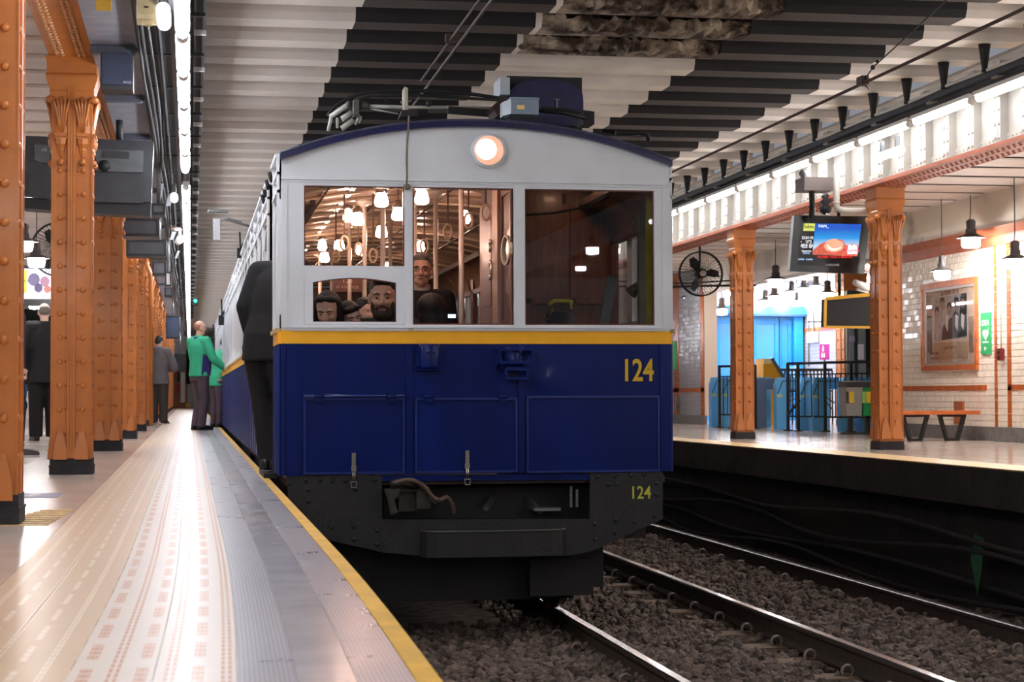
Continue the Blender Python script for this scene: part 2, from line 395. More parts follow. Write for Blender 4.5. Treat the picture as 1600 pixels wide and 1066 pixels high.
# ---- track bed, ballast, sleepers, rails
ZR = -.963                                     # rail head
bedm = mat('dark_track_bed', (40, 34, 30), .95, noise=.4, nscale=6, bump=.6, bscale=30)
struct('ground', MB().box(.3, 7.2, YB, YE, -1.40, -1.22), [bedm])
rails_x = [1.175, 2.61, 3.99, 5.395]
ballm = mat('brown_ballast_stone', (124, 108, 98), .85, rgb2=(58, 50, 47), nscale=9, bump=.5, bscale=50)
def stones(name, areas, m, seed, size=(.018, .045), zbase=-1.19):
    rng = np.random.default_rng(seed)
    b = bmesh.new(); bmesh.ops.create_icosphere(b, subdivisions=1, radius=1)
    v0 = np.array([v.co[:] for v in b.verts]); f0 = np.array([[v.index for v in f.verts] for f in b.faces]); b.free()
    cs = []
    for x0, x1, y0, y1, dens, hz in areas:
        n = int((x1-x0)*(y1-y0)*dens); c = np.stack([rng.uniform(x0, x1, n), rng.uniform(y0, y1, n), zbase+hz+rng.uniform(-.03, .035, n)], 1)
        cs.append(c)
    c = np.concatenate(cs); n = len(c)
    s = rng.uniform(*size, (n, 1, 1))*rng.uniform(.6, 1.3, (n, 1, 3))
    v = v0[None]*(1+rng.uniform(-.28, .28, (n, len(v0), 1)))*s
    an = rng.uniform(0, 2*PI, n); ca, sa = np.cos(an), np.sin(an)
    t = rng.uniform(-.7, .7, n); ct, st = np.cos(t), np.sin(t)
    y2 = v[..., 1]*ct[:, None]-v[..., 2]*st[:, None]; z2 = v[..., 1]*st[:, None]+v[..., 2]*ct[:, None]
    x2 = v[..., 0]*ca[:, None]-y2*sa[:, None]; y3 = v[..., 0]*sa[:, None]+y2*ca[:, None]
    V = np.stack([x2, y3, z2], 2)+c[:, None]
    F = f0[None]+np.arange(n)[:, None, None]*len(v0)
    me = bpy.data.meshes.new(name); me.from_pydata(V.reshape(-1, 3).tolist(), [], F.reshape(-1, 3).tolist())
    me.materials.append(m); o = bpy.data.objects.new(name, me); COL.objects.link(o); return o
bl = stones('ballast', [(1.0, 3.58, 7.2, 13.5, 640, .065), (3.58, 3.98, 7.2, 13.5, 600, .018), (4.0, 5.95, 7.2, 13.5, 640, .065), (2.3, 3.58, 13.5, 24, 420, .065), (3.58, 3.98, 13.5, 24, 380, .018), (4.0, 5.9, 13.5, 24, 420, .06), (.6, 1.0, 8.5, 14, 150, 0)], ballm, 3)
tag(bl, 'dark brown crushed stone ballast between and beside the rails', 'ballast', kind='stuff')
struct('ground', MB().box(.55, 6.6, YB, YE, -1.24, -1.175), [ballm])
struct('ground', MB().box(.9, 3.58, YB, YE, -1.2, -1.122).box(4.0, 6.3, YB, YE, -1.2, -1.122), [ballm])
slm = mat('weathered_sleeper', (122, 104, 86), .85, noise=.35, nscale=8, bump=.4, bscale=30)
clipm = mat('rusty_clip_steel', (150, 136, 126), .45, metal=.3, noise=.3)
def clip_mb(sx):
    return MB().tube([(sx*.075+.036*math.cos(R(a))*sx, 0, .036+.036*math.sin(R(a))) for a in range(-50, 235, 28)], .011, 6)
def clip_old(sx):
    pts = []
    for k in range(9):
        a = R(-60+k*34); pts.append((sx*.06+.028*math.cos(a)*sx, .028*math.sin(a), .035+.012*math.sin(k)))
    pts = [(p[0], p[1]*.4, .032+.034*math.sin(R(-60+k*34))+.0) for k, p in enumerate(pts)]
    return MB().tube(pts, .0085, 6)
clip_me = {s: clip_mb(s).mesh('rail_clip', [clipm]) for s in (-1, 1)}
def sleeper(xc, y, lab, grp):
    s = thing('sleeper', lab, 'sleeper', (xc, y, -1.175), grp)
    obj('tie', MB().prism([(-1.10, 0), (1.10, 0), (1.10, .03), (1.06, .055), (-1.06, .055), (-1.10, .03)], -.115, .115), [slm], s)
    for rx in (-.705, .705):
        for sx in (-1, 1): obj('rail_clip', clip_me[sx], None, s, loc=(rx+sx*.02, 0, .045))
    return s
sl = sleeper(4.69, 8.0, 'weathered sleeper under the right-hand track, nearest to the camera', 'sleepers of the right-hand track')
remember(sl)
y = 8.0+.69; k = 0
while y < 27:
    copy_tree(sl, (4.69, y, -1.175), 'weathered sleeper under the right-hand track, its clips gripping the rails'); y += .69
y = 7.9
while y < 14:
    copy_tree(sl, (1.89, y, -1.175), 'weathered sleeper under the left-hand track in front of the tram', 'sleepers of the left-hand track'); y += .69
raild = mat('rusty_rail_web', (58, 46, 38), .7, noise=.35, nscale=12)
railh = mat('polished_rail_head', (226, 220, 216), .22, metal=1.)
for i, x in enumerate(rails_x):
    o = thing('rail', ['left rail of the track the tram stands on, mostly under the tram', 'polished steel rail running out from under the tram into the foreground', 'steel rail of the empty right-hand track nearer to the tram', 'steel rail of the empty right-hand track nearer to the far platform'][i], 'rail', (x, 0, ZR))
    mb = MB().prism([(-.07, -.15), (.07, -.15), (.07, -.138), (.016, -.12), (.011, -.042), (.034, -.03), (.034, -.008), (-.034, -.008), (-.034, -.03), (-.011, -.042), (-.016, -.12), (-.07, -.138)], 1., 60)
    obj('rail_web', mb, [raild], o)
    obj('rail_head', MB().prism([(-.031, -.0079), (.031, -.0079), (.027, 0), (-.027, 0)], 1., 60), [railh], o)
# cables and litter beside the far track wall
cabm = mat('dusty_cable', (44, 44, 44), .8, noise=.3)
for j, (x, z, am) in enumerate([(5.98, -.55, .05), (6.0, -.72, .07), (5.96, -1.02, .06), (6.01, -.9, .04)]):
    pts = [(x+.04*math.sin(y*1.3+j), y, z+am*math.sin(y*.9+j*2)) for y in np.arange(10, 34, .5)]
    tag(obj('track_cable', MB().tube(pts, .022, 6), [cabm]), ['upper sagging black cable on the wall under the far platform', 'second sagging black cable on the wall under the far platform', 'lowest cable lying beside the far track', 'third sagging cable on the wall under the far platform'][j], 'cable')
rag = tag(obj('green_rag', MB().add([(6.0, 13.55, -.55), (6.01, 13.75, -.52), (6.0, 13.8, -.72), (5.99, 13.66, -1.0), (5.98, 13.55, -.78), (6.04, 13.6, -.55), (6.05, 13.72, -.56), (6.04, 13.7, -.8)], [(0, 1, 2, 4), (4, 2, 3), (5, 6, 7), (0, 5, 7, 4)]), [mat('green_cloth', (50, 104, 66), .9)]), 'torn green rag hanging on the cables under the far platform', 'rag')

# ---- right platform
def xr(y): return 5.98-(y-12.8)*.0145 if y < 22.5 else 5.84
rp = [YB, 12.8, 22.5, YE]
mb = MB(); mt = MB(); mw = MB(); my = MB()
for a, b in zip(rp, rp[1:]):
    A, B = xr(a), xr(b)
    if a == YB: A = 6.0
    mb.hexa([(A+.02, a, -.02), (13, a, -.02), (13, b, -.02), (B+.02, b, -.02), (A+.02, a, 0), (13, a, 0), (13, b, 0), (B+.02, b, 0)])
    mt.hexa([(A, a, -.30), (A+.3, a, -.30), (B+.3, b, -.30), (B, b, -.30), (A, a, -.002), (A+.3, a, -.002), (B+.3, b, -.002), (B, b, -.002)])
    mw.hexa([(A+.25, a, -1.3), (A+.5, a, -1.3), (B+.5, b, -1.3), (B+.25, b, -1.3), (A+.25, a, -.3), (A+.5, a, -.3), (B+.5, b, -.3), (B+.25, b, -.3)])
    my.hexa([(A, a, -.01), (A+.45, a, -.01), (B+.45, b, -.01), (B, b, -.01), (A, a, .004), (A+.45, a, .004), (B+.45, b, .004), (B, b, .004)])
fr = struct('floor', mb, [floorm2])
struct('wall_track', mt, [wallk]); struct('wall_track', mw, [wallk])
dotm = strip_mat('yellow_dotted_tactile_tile', (222, 184, 116), (240, 210, 150), .05, .5, dash=True, rough=.5, dashper=.07)
obj('tactile_strip', my, [dotm], fr)
mb = MB()
for j in range(32):
    yy = 12.4+j*.7
    mb.box(xr(yy)+.46, 9.3, yy, yy+.006, 0, .0012)
for x in (6.9, 7.5, 8.1, 8.7): mb.box(x, x+.008, 12, 34, 0, .0012)
tag(obj('floor_joint', mb, [groutf], fr), kind='stuff')

# ---- ceilings
ZC = 3.45
A0, A1, B0, B1 = 1.25, 2.66, 4.41, 5.86
cb = struct('ceiling', MB().box(-.3, 6.9, YB, YE, ZC+.24, ZC+.34), [beamw])
segs = [(-.30, A0, 0), (A0, A1, 1), (A1, B0, 0), (B0, B1, 1), (B1, 6.78, 0)]
def beam_me(segs_):
    mb = MB()
    for x0, x1, mi in segs_:
        # trapezoid section: bottom .30 wide, flaring upwards
        p = [(0, 0), (.30, 0), (.335, .06), (.36, .25), (-.06, .25), (-.035, .06)]
        n = 6; vs = [(x0, a, b) for a, b in p]+[(x1, a, b) for a, b in p]
        fs = [(k, (k+1) % n, n+(k+1) % n, n+k) for k in range(n)]
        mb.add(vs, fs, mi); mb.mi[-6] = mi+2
        mb.add(vs, [tuple(range(6)), tuple(range(11, 5, -1))], mi)
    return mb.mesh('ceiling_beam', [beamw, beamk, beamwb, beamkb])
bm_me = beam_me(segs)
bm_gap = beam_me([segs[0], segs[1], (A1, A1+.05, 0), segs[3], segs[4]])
by = [13.47+.852*k for k in range(-16, 92)]
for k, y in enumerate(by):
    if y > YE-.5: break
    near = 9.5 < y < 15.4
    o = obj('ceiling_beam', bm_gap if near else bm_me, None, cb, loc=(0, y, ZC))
# crumbling stretch of the nearest beams, over the tram
def crumble(y, x0, x1, deep, seed):
    rnd = random.Random(seed); mb = MB(); n = 46
    prof = [(0, .02), (0, .10), (.06+deep, .12), (.06+deep, .25), (.30, .25), (.33, .08), (.30, 0), (.10, 0)]
    vs = []; fs = []; m = len(prof)
    for i in range(n+1):
        x = x0+(x1-x0)*i/n; e = min(1, min(i, n-i)/5)
        for j, (a, b) in enumerate(prof):
            a2 = a*e+(0 if j < 4 else a)*(1-e)
            vs.append((x, a2+rnd.uniform(-.018, .018)*e*(j in (0, 1, 2, 7)), b+rnd.uniform(-.03, .02)*e*(j in (0, 1, 2, 3, 7))))
    for i in range(n):
        for j in range(m):
            q = (j+1) % m; fs.append((i*m+j, i*m+q, (i+1)*m+q, (i+1)*m+j))
    fs += [tuple(range(m)), tuple(n*m+j for j in range(m-1, -1, -1))]
    mb.add(vs, fs)
    for i, f in enumerate(mb.f):
        if i % m in (2, 3) and i < n*m and 5*m < i < (n-5)*m: mb.mi[i] = 1
    for k in range(26):
        x = rnd.choice([rnd.uniform(x0, x0+.35), rnd.uniform(x1-.35, x1), rnd.uniform(x0, x1)])
        mb.sph((x, rnd.uniform(-.01, .03), rnd.uniform(.0, .10)), (rnd.uniform(.02, .07), .02, rnd.uniform(.012, .035)), 6, 4)
    return mb
for k, y in enumerate([yy for yy in by if 9.5 < yy < 15.4]):
    w = [(A1+.05, B0)]*10
    o = obj('crumbled_segment', crumble(y, A1+.05, B0, .10, 11+k), [crum, crumd], cb, loc=(0, y, ZC))
# soffit of the left and right platforms
pl = struct('ceiling', MB().box(6.95, 13.1, YB, 60, 3.02, 3.12), [dark])
y = 4.; pm = None
while y < 44:
    w = .80 if y < 30 else .80
    if pm is None:
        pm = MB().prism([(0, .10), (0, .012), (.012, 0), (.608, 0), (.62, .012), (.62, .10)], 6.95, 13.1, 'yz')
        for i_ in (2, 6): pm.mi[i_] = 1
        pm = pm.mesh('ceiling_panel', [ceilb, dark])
    obj('ceiling_panel', pm, None, pl, loc=(0, y+.01, 2.92)); y += .80
pl2 = struct('ceiling', MB().box(-7, -.95, YB, YE, 3.62, 3.7), [dark])
y = 6.; pm2 = MB().prism([(0, .14), (0, .02), (.03, 0), (.62, 0), (.65, .02), (.65, .14)], -7, -.98, 'yz').mesh('ceiling_panel', [ceilb])
while y < 64:
    obj('ceiling_panel', pm2, None, pl2, loc=(0, y, 3.48)); y += .80

# ---- riveted girder over the far platform's columns
gx = 6.80
rg = thing('riveted_girder', 'white riveted steel girder on the orange columns of the far platform', 'girder', (gx, 8, 2.68))
W_('web', MB().box(gx+.10, gx+.13, 4, 62, 2.70, ZC-.02), [girdw], rg)
W_('top_flange', MB().box(gx-.04, gx+.30, 4, 62, ZC-.025, ZC), [girdw], rg)
W_('bottom_flange', MB().box(gx-.05, gx+.31, 4, 62, 2.66, 2.69).box(gx-.03, gx+.29, 4, 62, 2.69, 2.705), [brownp], rg)
W_('bottom_angle', MB().prism([(gx+.03, 2.705), (gx+.10, 2.705), (gx+.10, 2.80), (gx+.085, 2.80), (gx+.085, 2.72), (gx+.03, 2.72)], 4, 62), [girdw], rg)
st_me = MB().box(-.075, .0, -.065, .065, 0, .74).box(-.078, -.0, -.012, .012, 0, .74).mesh('stiffener', [girdw])
pl_me = MB().box(-.012, 0, -.16, .16, .03, .13).mesh('cover_plate', [girdw])
rv = MB(); rvb = MB()
y = 9.; nst = 0
while y < 45:
    if y < 34:
        obj('stiffener', st_me, None, rg, loc=(.10, y-8, .02)); obj('cover_plate', pl_me, None, rg, loc=(.10, y-8+.27, .02))
    for z in (.06, .18, .30, .42, .54, .66):
        for d in (-.04, .04): rv.sph((gx+.022, y+d, 2.70+z), (.012, .017, .017), 6, 4)
    for q in (.13, .21, .29, .37, .45): rv.sph((gx+.083, y+q, 2.765), (.010, .012, .012), 6, 4)
    y += .55
y = 8.
while y < 36:
    for xx in (gx+.02, gx+.08, gx+.19, gx+.25): rvb.sph((xx, y+(.05 if xx > gx+.1 else 0), 2.658), (.017, .017, .011), 6, 4)
    rvb.sph((gx-.02, y, 2.694), (.014, .014, .01), 6, 4)
    y += .11
tag(W_('rivets', rv, [girdw], rg), kind='stuff'); tag(W_('flange_rivets', rvb, [brownp], rg), kind='stuff')

# ---- left girder: orange riveted flange over the near columns
lg = thing('riveted_girder', 'orange riveted steel girder running above the left row of columns', 'girder', (-.86, 8, 3.06))
W_('bottom_flange', MB().box(-1.02, -.70, 3, 75, 3.06, 3.085), [orange], lg)
W_('web', MB().box(-.88, -.84, 3, 75, 3.085, 3.62), [orange_d], lg)
rv = MB(); y = 9
while y < 30:
    for xx in (-.955, -.92, -.80, -.765): rv.sph((xx, y, 3.058), (.016, .016, .014), 6, 4)
    y += .10
tag(W_('rivets', rv, [mat('pale_worn_rivet', (214, 160, 112), .4)], lg), kind='stuff')

# ---- side and end walls
wlx = 9.35
struct('wall_left', MB().box(-7.1, -7, YB, YE, -.1, 3.6), [tilew2])
struct('wall_back', MB().box(-7, 6.0, YB-.3, YB, -1.4, 3.8), [dark])
struct('wall_end', MB().box(-7, 10, YE, YE+.3, -1.4, 3.8), [tilew])
# tiled far wall: piers left and right of the opening to the ticket hall
def tiled(name, x, y0, y1, z0, z1, m, tw=.15, th=.075, fine=True, side=-1):
    w = struct(name, MB().box(x+.008, x+.25, y0, y1, z0, z1), [grout])
    mb = MB(); r = 0; z = z0
    while z < z1-.005:
        zz = min(z+th, z1); yy = y0-(tw/2 if r % 2 else 0)
        while yy < y1:
            a, b = max(yy, y0), min(yy+tw, y1)
            if b-a > .01:
                g = .0022; q = .006
                v = [(x+.008, a+g, z+g), (x+.008, b-g, z+g), (x+.008, b-g, zz-g), (x+.008, a+g, zz-g), (x, a+g+q, z+g+q), (x, b-g-q, z+g+q), (x, b-g-q, zz-g-q), (x, a+g+q, zz-g-q)]
                jt = random.uniform(-.0012, .0012)
                v = v[:4]+[(p[0]+jt*(1 if i in (0, 1) else -1), p[1], p[2]) for i, p in enumerate(v[4:])]
                mb.add(v, [(4, 7, 6, 5), (0, 4, 5, 1), (1, 5, 6, 2), (2, 6, 7, 3), (3, 7, 4, 0)])
            yy += tw
        z += th; r += 1
    tag(obj('wall_tile', mb, [m], w), kind='stuff'); return w
wr = tiled('wall_right', wlx, 17.2, 24.4, .16, 2.5, tilew)
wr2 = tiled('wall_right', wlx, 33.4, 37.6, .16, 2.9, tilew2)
struct('wall_right', MB().box(wlx, wlx+.3, YB, 17.2, 0, 2.9).box(wlx, wlx+.3, 37.6, YE, 0, 2.9), [tilew])
struct('baseboard_right', MB().box(wlx-.02, wlx+.05, YB, 24.42, 0, .17).box(wlx-.02, wlx+.05, 33.4, 60, 0, .17), [skirt])
bd = [MB(), MB()]
for y0, y1, z0, z1 in [(20.98, 24.4, .60, .665), (17.2, 20.40, .60, .665), (20.68, 20.75, .17, 2.4), (20.30, 20.40, .17, 2.4), (19.83, 19.90, 1.0, 2.4), (19.2, 19.83, .93, 1.0),
                       (33.4, 35.7, .60, .68), (35.2, 35.6, .17, 2.9), (33.4, 33.62, .17, 2.9)]:
    s = 0; L = (z1-z0) if z1-z0 > y1-y0 else (y1-y0); n = max(1, int(L/.15)); vert = z1-z0 > y1-y0
    for k in range(n):
        a, b = k*L/n+.002, (k+1)*L/n-.002
        if vert: bd[0].box(wlx-.006, wlx+.002, y0, y1, z0+a, z0+b)
        else: bd[0].box(wlx-.006, wlx+.002, y0+a, y0+b, z0, z1)
tag(obj('border_tile', bd[0], [tileo], wr), kind='stuff')
struct('trim_1', MB().prism([(wlx+.1, 2.30), (wlx-.03, 2.30), (wlx-.05, 2.36), (wlx-.05, 2.42), (wlx-.16, 2.50), (wlx+.1, 2.50)], YB, 24.4), [brownp])
struct('trim_2', MB().box(wlx-.12, wlx+.2, YB, 24.4, 2.50, 2.93), [mat('cream_fascia', (236, 226, 210), .6, rgb2=(120, 110, 100), nscale=1.3, lo=.28, hi=.42)])
struct('trim_3', MB().box(wlx-.02, wlx+.28, 24.4, 33.4, 2.45, 2.93), [beamw])
struct('trim_4', MB().box(wlx-.02, wlx+.30, 24.36, 24.46, 0, 2.45), [tileo])
# ticket hall beyond the opening
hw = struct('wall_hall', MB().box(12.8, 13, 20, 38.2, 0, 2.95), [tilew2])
mb = MB()
for r_ in range(38):
    mb.box(12.795, 12.8, 29, 38, r_*.075, r_*.075+.004)
tag(obj('tile_joint', mb, [grout], hw), kind='stuff')
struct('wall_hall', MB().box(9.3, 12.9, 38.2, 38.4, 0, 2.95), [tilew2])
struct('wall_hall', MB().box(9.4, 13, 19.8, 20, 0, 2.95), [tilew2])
struct('trim_5', MB().box(12.78, 12.80, 29, 38.2, 1.86, 1.94), [tileo])
# ================================================================ COLUMNS
def riv(mb, x, y, z, r, ax):
    q = (r, r*.7, r) if ax == 'y' else (r*.7, r, r)
    mb.sph((x, y, z), q, 8, 5)
def leaf_mb(w, h, out):     # one acanthus leaf on a face looking along -Y, root at z=0
    mb = MB(); vs = []; fs = []; n = 6; m = 7
    for i in range(n+1):
        t = i/n; hw = w/2*(1-.15*t-.5*t**4)
        for j in range(m+1):
            u = j/m*2-1
            y = -out*(t**2.2)-.006+.006*math.cos(u*PI*2.5)-.012*(1-u*u)
            if t > .85: y -= .010
            vs.append((u*hw*(1+.12*math.sin(t*14)), y, h*t*(1-.06*u*u)))
    for i in range(n):
        for j in range(m):
            a = i*(m+1)+j; fs.append((a, a+1, a+m+2, a+m+1))
    mb.add(vs, fs, 0, True)
    mb.tube([(0, -.016, 0), (0, -.018-out*.3, h*.6), (0, -.02-out, h)], .005, 5)
    mb.tube([(-w*.3, -.01, h*.15), (-w*.34, -.012-out*.3, h*.6), (-w*.22, -.02-out*.9, h*.93)], .004, 5)
    mb.tube([(w*.3, -.01, h*.15), (w*.34, -.012-out*.3, h*.6), (w*.22, -.02-out*.9, h*.93)], .004, 5)
    for j in (-2, -1, 0, 1, 2):
        mb.tube([(j*.008, -.014, .01), (j*w*.10, -.020, h*.35), (j*w*.17, -.024-out*.4, h*.68), (j*w*.235, -.030-out, h*(.95-.035*abs(j)))], [.008, .012, .011, .006], 7)
    return mb
COLCACHE = {}
rivet_me = MB().sph((0, 0, 0), (.021, .014, .021), 10, 6).mesh('rivet', [orange])
def column(x, y, w, H, label, group, sleeve_h=.12, cap=True, singles=False, dk=False):
    """riveted column: two channels with a fluted rib on each face, leaf capital"""
    root = thing('column', label, 'column', (x, y, 0), group)
    key = (w, H, cap, singles)
    hw = w/2; rb = w*.11
    m = orange
    if key not in COLCACHE:
        zt = H-.62 if cap else H
        sh = MB().box(-hw, hw, -hw, hw, 0, H-.2)
        rib = MB()
        for sx, sy_ in ((0, -1), (0, 1), (1, 0), (-1, 0)):
            for off, ww, d in ((0, rb, .020), (-rb*.62, rb*.26, .028), (rb*.62, rb*.26, .028), (0, rb*.24, .028)):
                if sx == 0: rib.box(off-ww, off+ww, sy_*hw-(d if sy_ < 0 else 0), sy_*hw+(d if sy_ > 0 else 0), .12, zt+.40)
                else: rib.box(sx*hw-(d*.4 if sx < 0 else 0), sx*hw+(d*.4 if sx > 0 else 0), off-ww, off+ww, .12, zt+.40)
        # corner beads of the shaft
        for sx in (-1, 1):
            for sy_ in (-1, 1): rib.box(sx*hw-.008*(sx < 0)-.0, sx*hw+.008*(sx > 0), sy_*hw-.008*(sy_ < 0), sy_*hw+.008*(sy_ > 0), .1, zt+.35)
        rv = MB(); sp = .175
        zz = .30; singlepos = []
        while zz < zt-.05:
            for s in (-1, 1):
                if singles: singlepos.append((s*hw*.60, -hw, zz))
                else: riv(rv, s*hw*.60, -hw, zz, .021, 'y')
                riv(rv, s*hw*.60, hw, zz, .021, 'y'); riv(rv, -hw, s*hw*.60, zz, .021, 'x'); riv(rv, hw, s*hw*.60, zz, .021, 'x')
                riv(rv, s*rb*1.45, -hw, zz, .010, 'y'); riv(rv, s*-hw, rb*1.45, zz, .010, 'x')
            zz += sp
        foot = MB()       # bell shaped gussets at the foot
        for s in (-1, 1):
            for (ax) in ('y', 'x'):
                for i_, (r0, r1, z0, z1) in enumerate([(.05, .047, .11, .18), (.047, .036, .18, .24), (.036, .020, .24, .30), (.020, .006, .30, .325)]):
                    c = s*hw*.55
                    if ax == 'y': foot.hexa([(c-r0, -hw-.03+i_*.006, z0), (c+r0, -hw-.03+i_*.006, z0), (c+r0, -hw, z0), (c-r0, -hw, z0), (c-r1, -hw-.026+i_*.006, z1), (c+r1, -hw-.026+i_*.006, z1), (c+r1, -hw, z1), (c-r1, -hw, z1)])
                    else: foot.hexa([(-hw-.03+i_*.006, c-r0, z0), (-hw, c-r0, z0), (-hw, c+r0, z0), (-hw-.03+i_*.006, c+r0, z0), (-hw-.026+i_*.006, c-r1, z1), (-hw, c-r1, z1), (-hw, c+r1, z1), (-hw-.026+i_*.006, c+r1, z1)])
        slv = MB(); e = .016
        rr = random.Random(5); n = 10
        for (h0, h1, o) in ((0, sleeve_h*.55, e), (sleeve_h*.55, sleeve_h, e-.004)):
            slv.box(-hw-o, hw+o, -hw-o, hw+o, h0, h1)
        slv.box(-hw-e-.004, hw+e+.004, -hw-e-.004, hw+e+.004, sleeve_h*.5, sleeve_h*.58)
        C = {'shaft': sh.mesh('shaft', [m]), 'rib': rib.mesh('fluted_rib', [m]), 'rv': rv.mesh('rivets', [m]), 'foot': foot.mesh('foot_gusset', [m]), 'sleeve': slv.mesh('rubber_sleeve', [rubber]), 'sp': singlepos}
        if cap:
            k = hw
            ab = MB().sqlathe([(k*1.0, H-.30), (k*1.12, H-.28), (k*1.16, H-.255), (k*1.12, H-.245), (k*1.30, H-.17), (k*1.34, H-.15), (k*1.34, H-.135), (k*1.28, H-.12), (k*1.30, H-.02), (k*1.38, H-.01), (k*1.38, H)])
            C['abacus'] = ab.mesh('abacus', [m])
            bell = MB().sqlathe([(k*.98, H-.62), (k*1.04, H-.55), (k*1.06, H-.4), (k*1.16, H-.28)])
            for vx in (-1, 1):
                for vy in (-1, 1): bell.sph((vx*k*1.10, vy*k*1.10, H-.315), (.038, .038, .030), 8, 6)
            C['bell'] = bell.mesh('bell', [m])
            ring = MB(); 
            for s in (-1, 1):
                for ax in range(4):
                    M_ = Matrix.Rotation(ax*PI/2, 4, 'Z')
                    q = MB()
                    q.box(s*k*.56-k*.36, s*k*.56+k*.36, -k-.022, -k, H-.60, H-.585).box(s*k*.56-k*.32, s*k*.56+k*.32, -k-.034, -k, H-.585, H-.57).box(s*k*.56-k*.36, s*k*.56+k*.36, -k-.022, -k, H-.57, H-.56)
                    q.lathe([(.050, H-.60), (.046, H-.64), (.030, H-.67), (.034, H-.685), (.020, H-.73), (.012, H-.75)], (s*k*.56, -k+.012, 0), 8)
                    q.sph((s*k*.56, -k-.012, H-.775), .026, 8, 6)
                    ring.add([M_ @ Vector(v) for v in q.v], q.f)
            C['ring'] = ring.mesh('necking', [m])
            lf = leaf_mb(k*.86, .27, .030)
            C['leaf'] = lf.mesh('acanthus_leaf', [m])
        COLCACHE[key] = C
    C = COLCACHE[key]
    obj('shaft', C['shaft'], None, root); obj('fluted_rib', C['rib'], None, root); tag(obj('rivets', C['rv'], None, root), kind='stuff')
    obj('foot_gusset', C['foot'], None, root); tag(obj('rubber_sleeve', C['sleeve'], None, root))
    for p in C['sp']: obj('rivet', rivet_me, None, root, loc=p)
    if cap:
        obj('bell', C['bell'], None, root); cp = obj('abacus', C['abacus'], None, root); obj('necking', C['ring'], None, root)
        for ax in range(4):
            for s in (-1, 1):
                v = Matrix.Rotation(ax*PI/2, 4, 'Z') @ Vector((s*hw*.53, -hw*(1.0 if ax % 2 == 0 else .93), H-.56))
                obj('acanthus_leaf', C['leaf'], None, root, loc=v, rotz=ax*PI/2)
    return root
column(-.900, 8.72, .272, 3.06, 'nearest orange riveted column, cut off by the left edge of the photo', None, sleeve_h=.135, cap=False, singles=True)
column(-.858, 14.15, .278, 3.06, 'orange riveted column with leaf capital fully in view, second in the left row', None, sleeve_h=.115, singles=True)
nm = {2: 'third orange column of the left row, under the back of the hanging display', 3: 'fourth orange column of the left row, its leaf capital just right of the hanging display', 4: 'fifth orange column of the left row, with an orange pipe beside it'}
for k in range(2, 14):
    yy = [0, 0, 20.0, 25.45][k] if k < 4 else 25.45+(k-3)*5.45
    column(-.850, yy, .275, 3.06, nm.get(k, 'distant orange column in the left row, partly hidden behind nearer ones'), None if k in nm else 'far columns of the left row')
column(6.925, 22.95, .225, 2.67, 'orange column on the far platform in front of the turnstiles, left of the screen', None, sleeve_h=.085)
column(6.985, 18.1, .235, 2.67, 'orange column on the far platform beside the bench and the screen', None, sleeve_h=.085)
for k in range(1, 5):
    column(6.925, 22.95+5.1*k, .225, 2.67, 'distant orange column on the far platform behind the tram', 'far platform columns behind the tram', sleeve_h=.085)
column(10.72, 35.6, .28, 2.9, 'brown column in the ticket hall in front of the blue doors', None, cap=False)
column(11.62, 31.8, .42, 2.9, 'thick brown column in the ticket hall behind the black display board', None, cap=False)
# orange pipe clipped to the fifth column
tag(obj('drain_pipe', MB().tube([(-.70, 30.6, 2.9), (-.70, 30.6, 2.7), (-.62, 30.6, 2.5), (-.62, 30.6, .1)], .035, 8), [orange]), 'orange downpipe on the right of the fifth left column', 'pipe')

# ================================================================ LAMPS
# fluorescent rows
def tube_lamp(m, L=1.30):
    r = thing('fluorescent_lamp', 'x', 'lamp')
    obj('lamp_body', MB().prism([(-.045, .02), (.045, .02), (.03, .06), (-.03, .06)], .02, L+.06), [refl_m], r)
    obj('tube', MB().lathe([(.036, .07), (.036, L)], (0, 0, -.0), 8, axis='y'), [m], r)
    for y0 in (.03, L): obj('end_cap', MB().lathe([(.036, y0), (.038, y0+.03)], (0, 0, .0), 8, axis='y'), [refl_m], r)
    remember(r); return r
tl = tube_lamp(tube_m); ly = []
y = 13.2*.878-1.40*14
k = 0
while y < 80:
    n = int(round((y-13.2*.878)/1.40))
    if n == -1: lb, g = 'nearest visible fluorescent tube over the left platform edge, at the top of the photo', None
    elif n == 0: lb, g = 'second visible fluorescent tube over the left platform edge', None
    elif n == 1: lb, g = 'third visible fluorescent tube over the left platform edge', None
    elif n == 5: lb = None
    else: lb, g = 'fluorescent tube in the long row running away over the left platform edge', 'far tubes of the left row'
    if n < -1: lb, g = 'fluorescent tube of the left row above and behind the camera', 'left row tubes outside the view'
    if n == 5: y += 1.40; continue
    if k == 0: tl.location = (-.05, y, 2.78); tl['label'] = lb; tl['group'] = g or ''
    else:
        c = copy_tree(tl, (-.05, y, 2.78), lb)
        if g: c['group'] = g
        else:
            if 'group' in c: del c['group']
    k += 1; y += 1.40
tr = tube_lamp(tube_r, 1.28); y = 14.9-1.385*12; k = 0
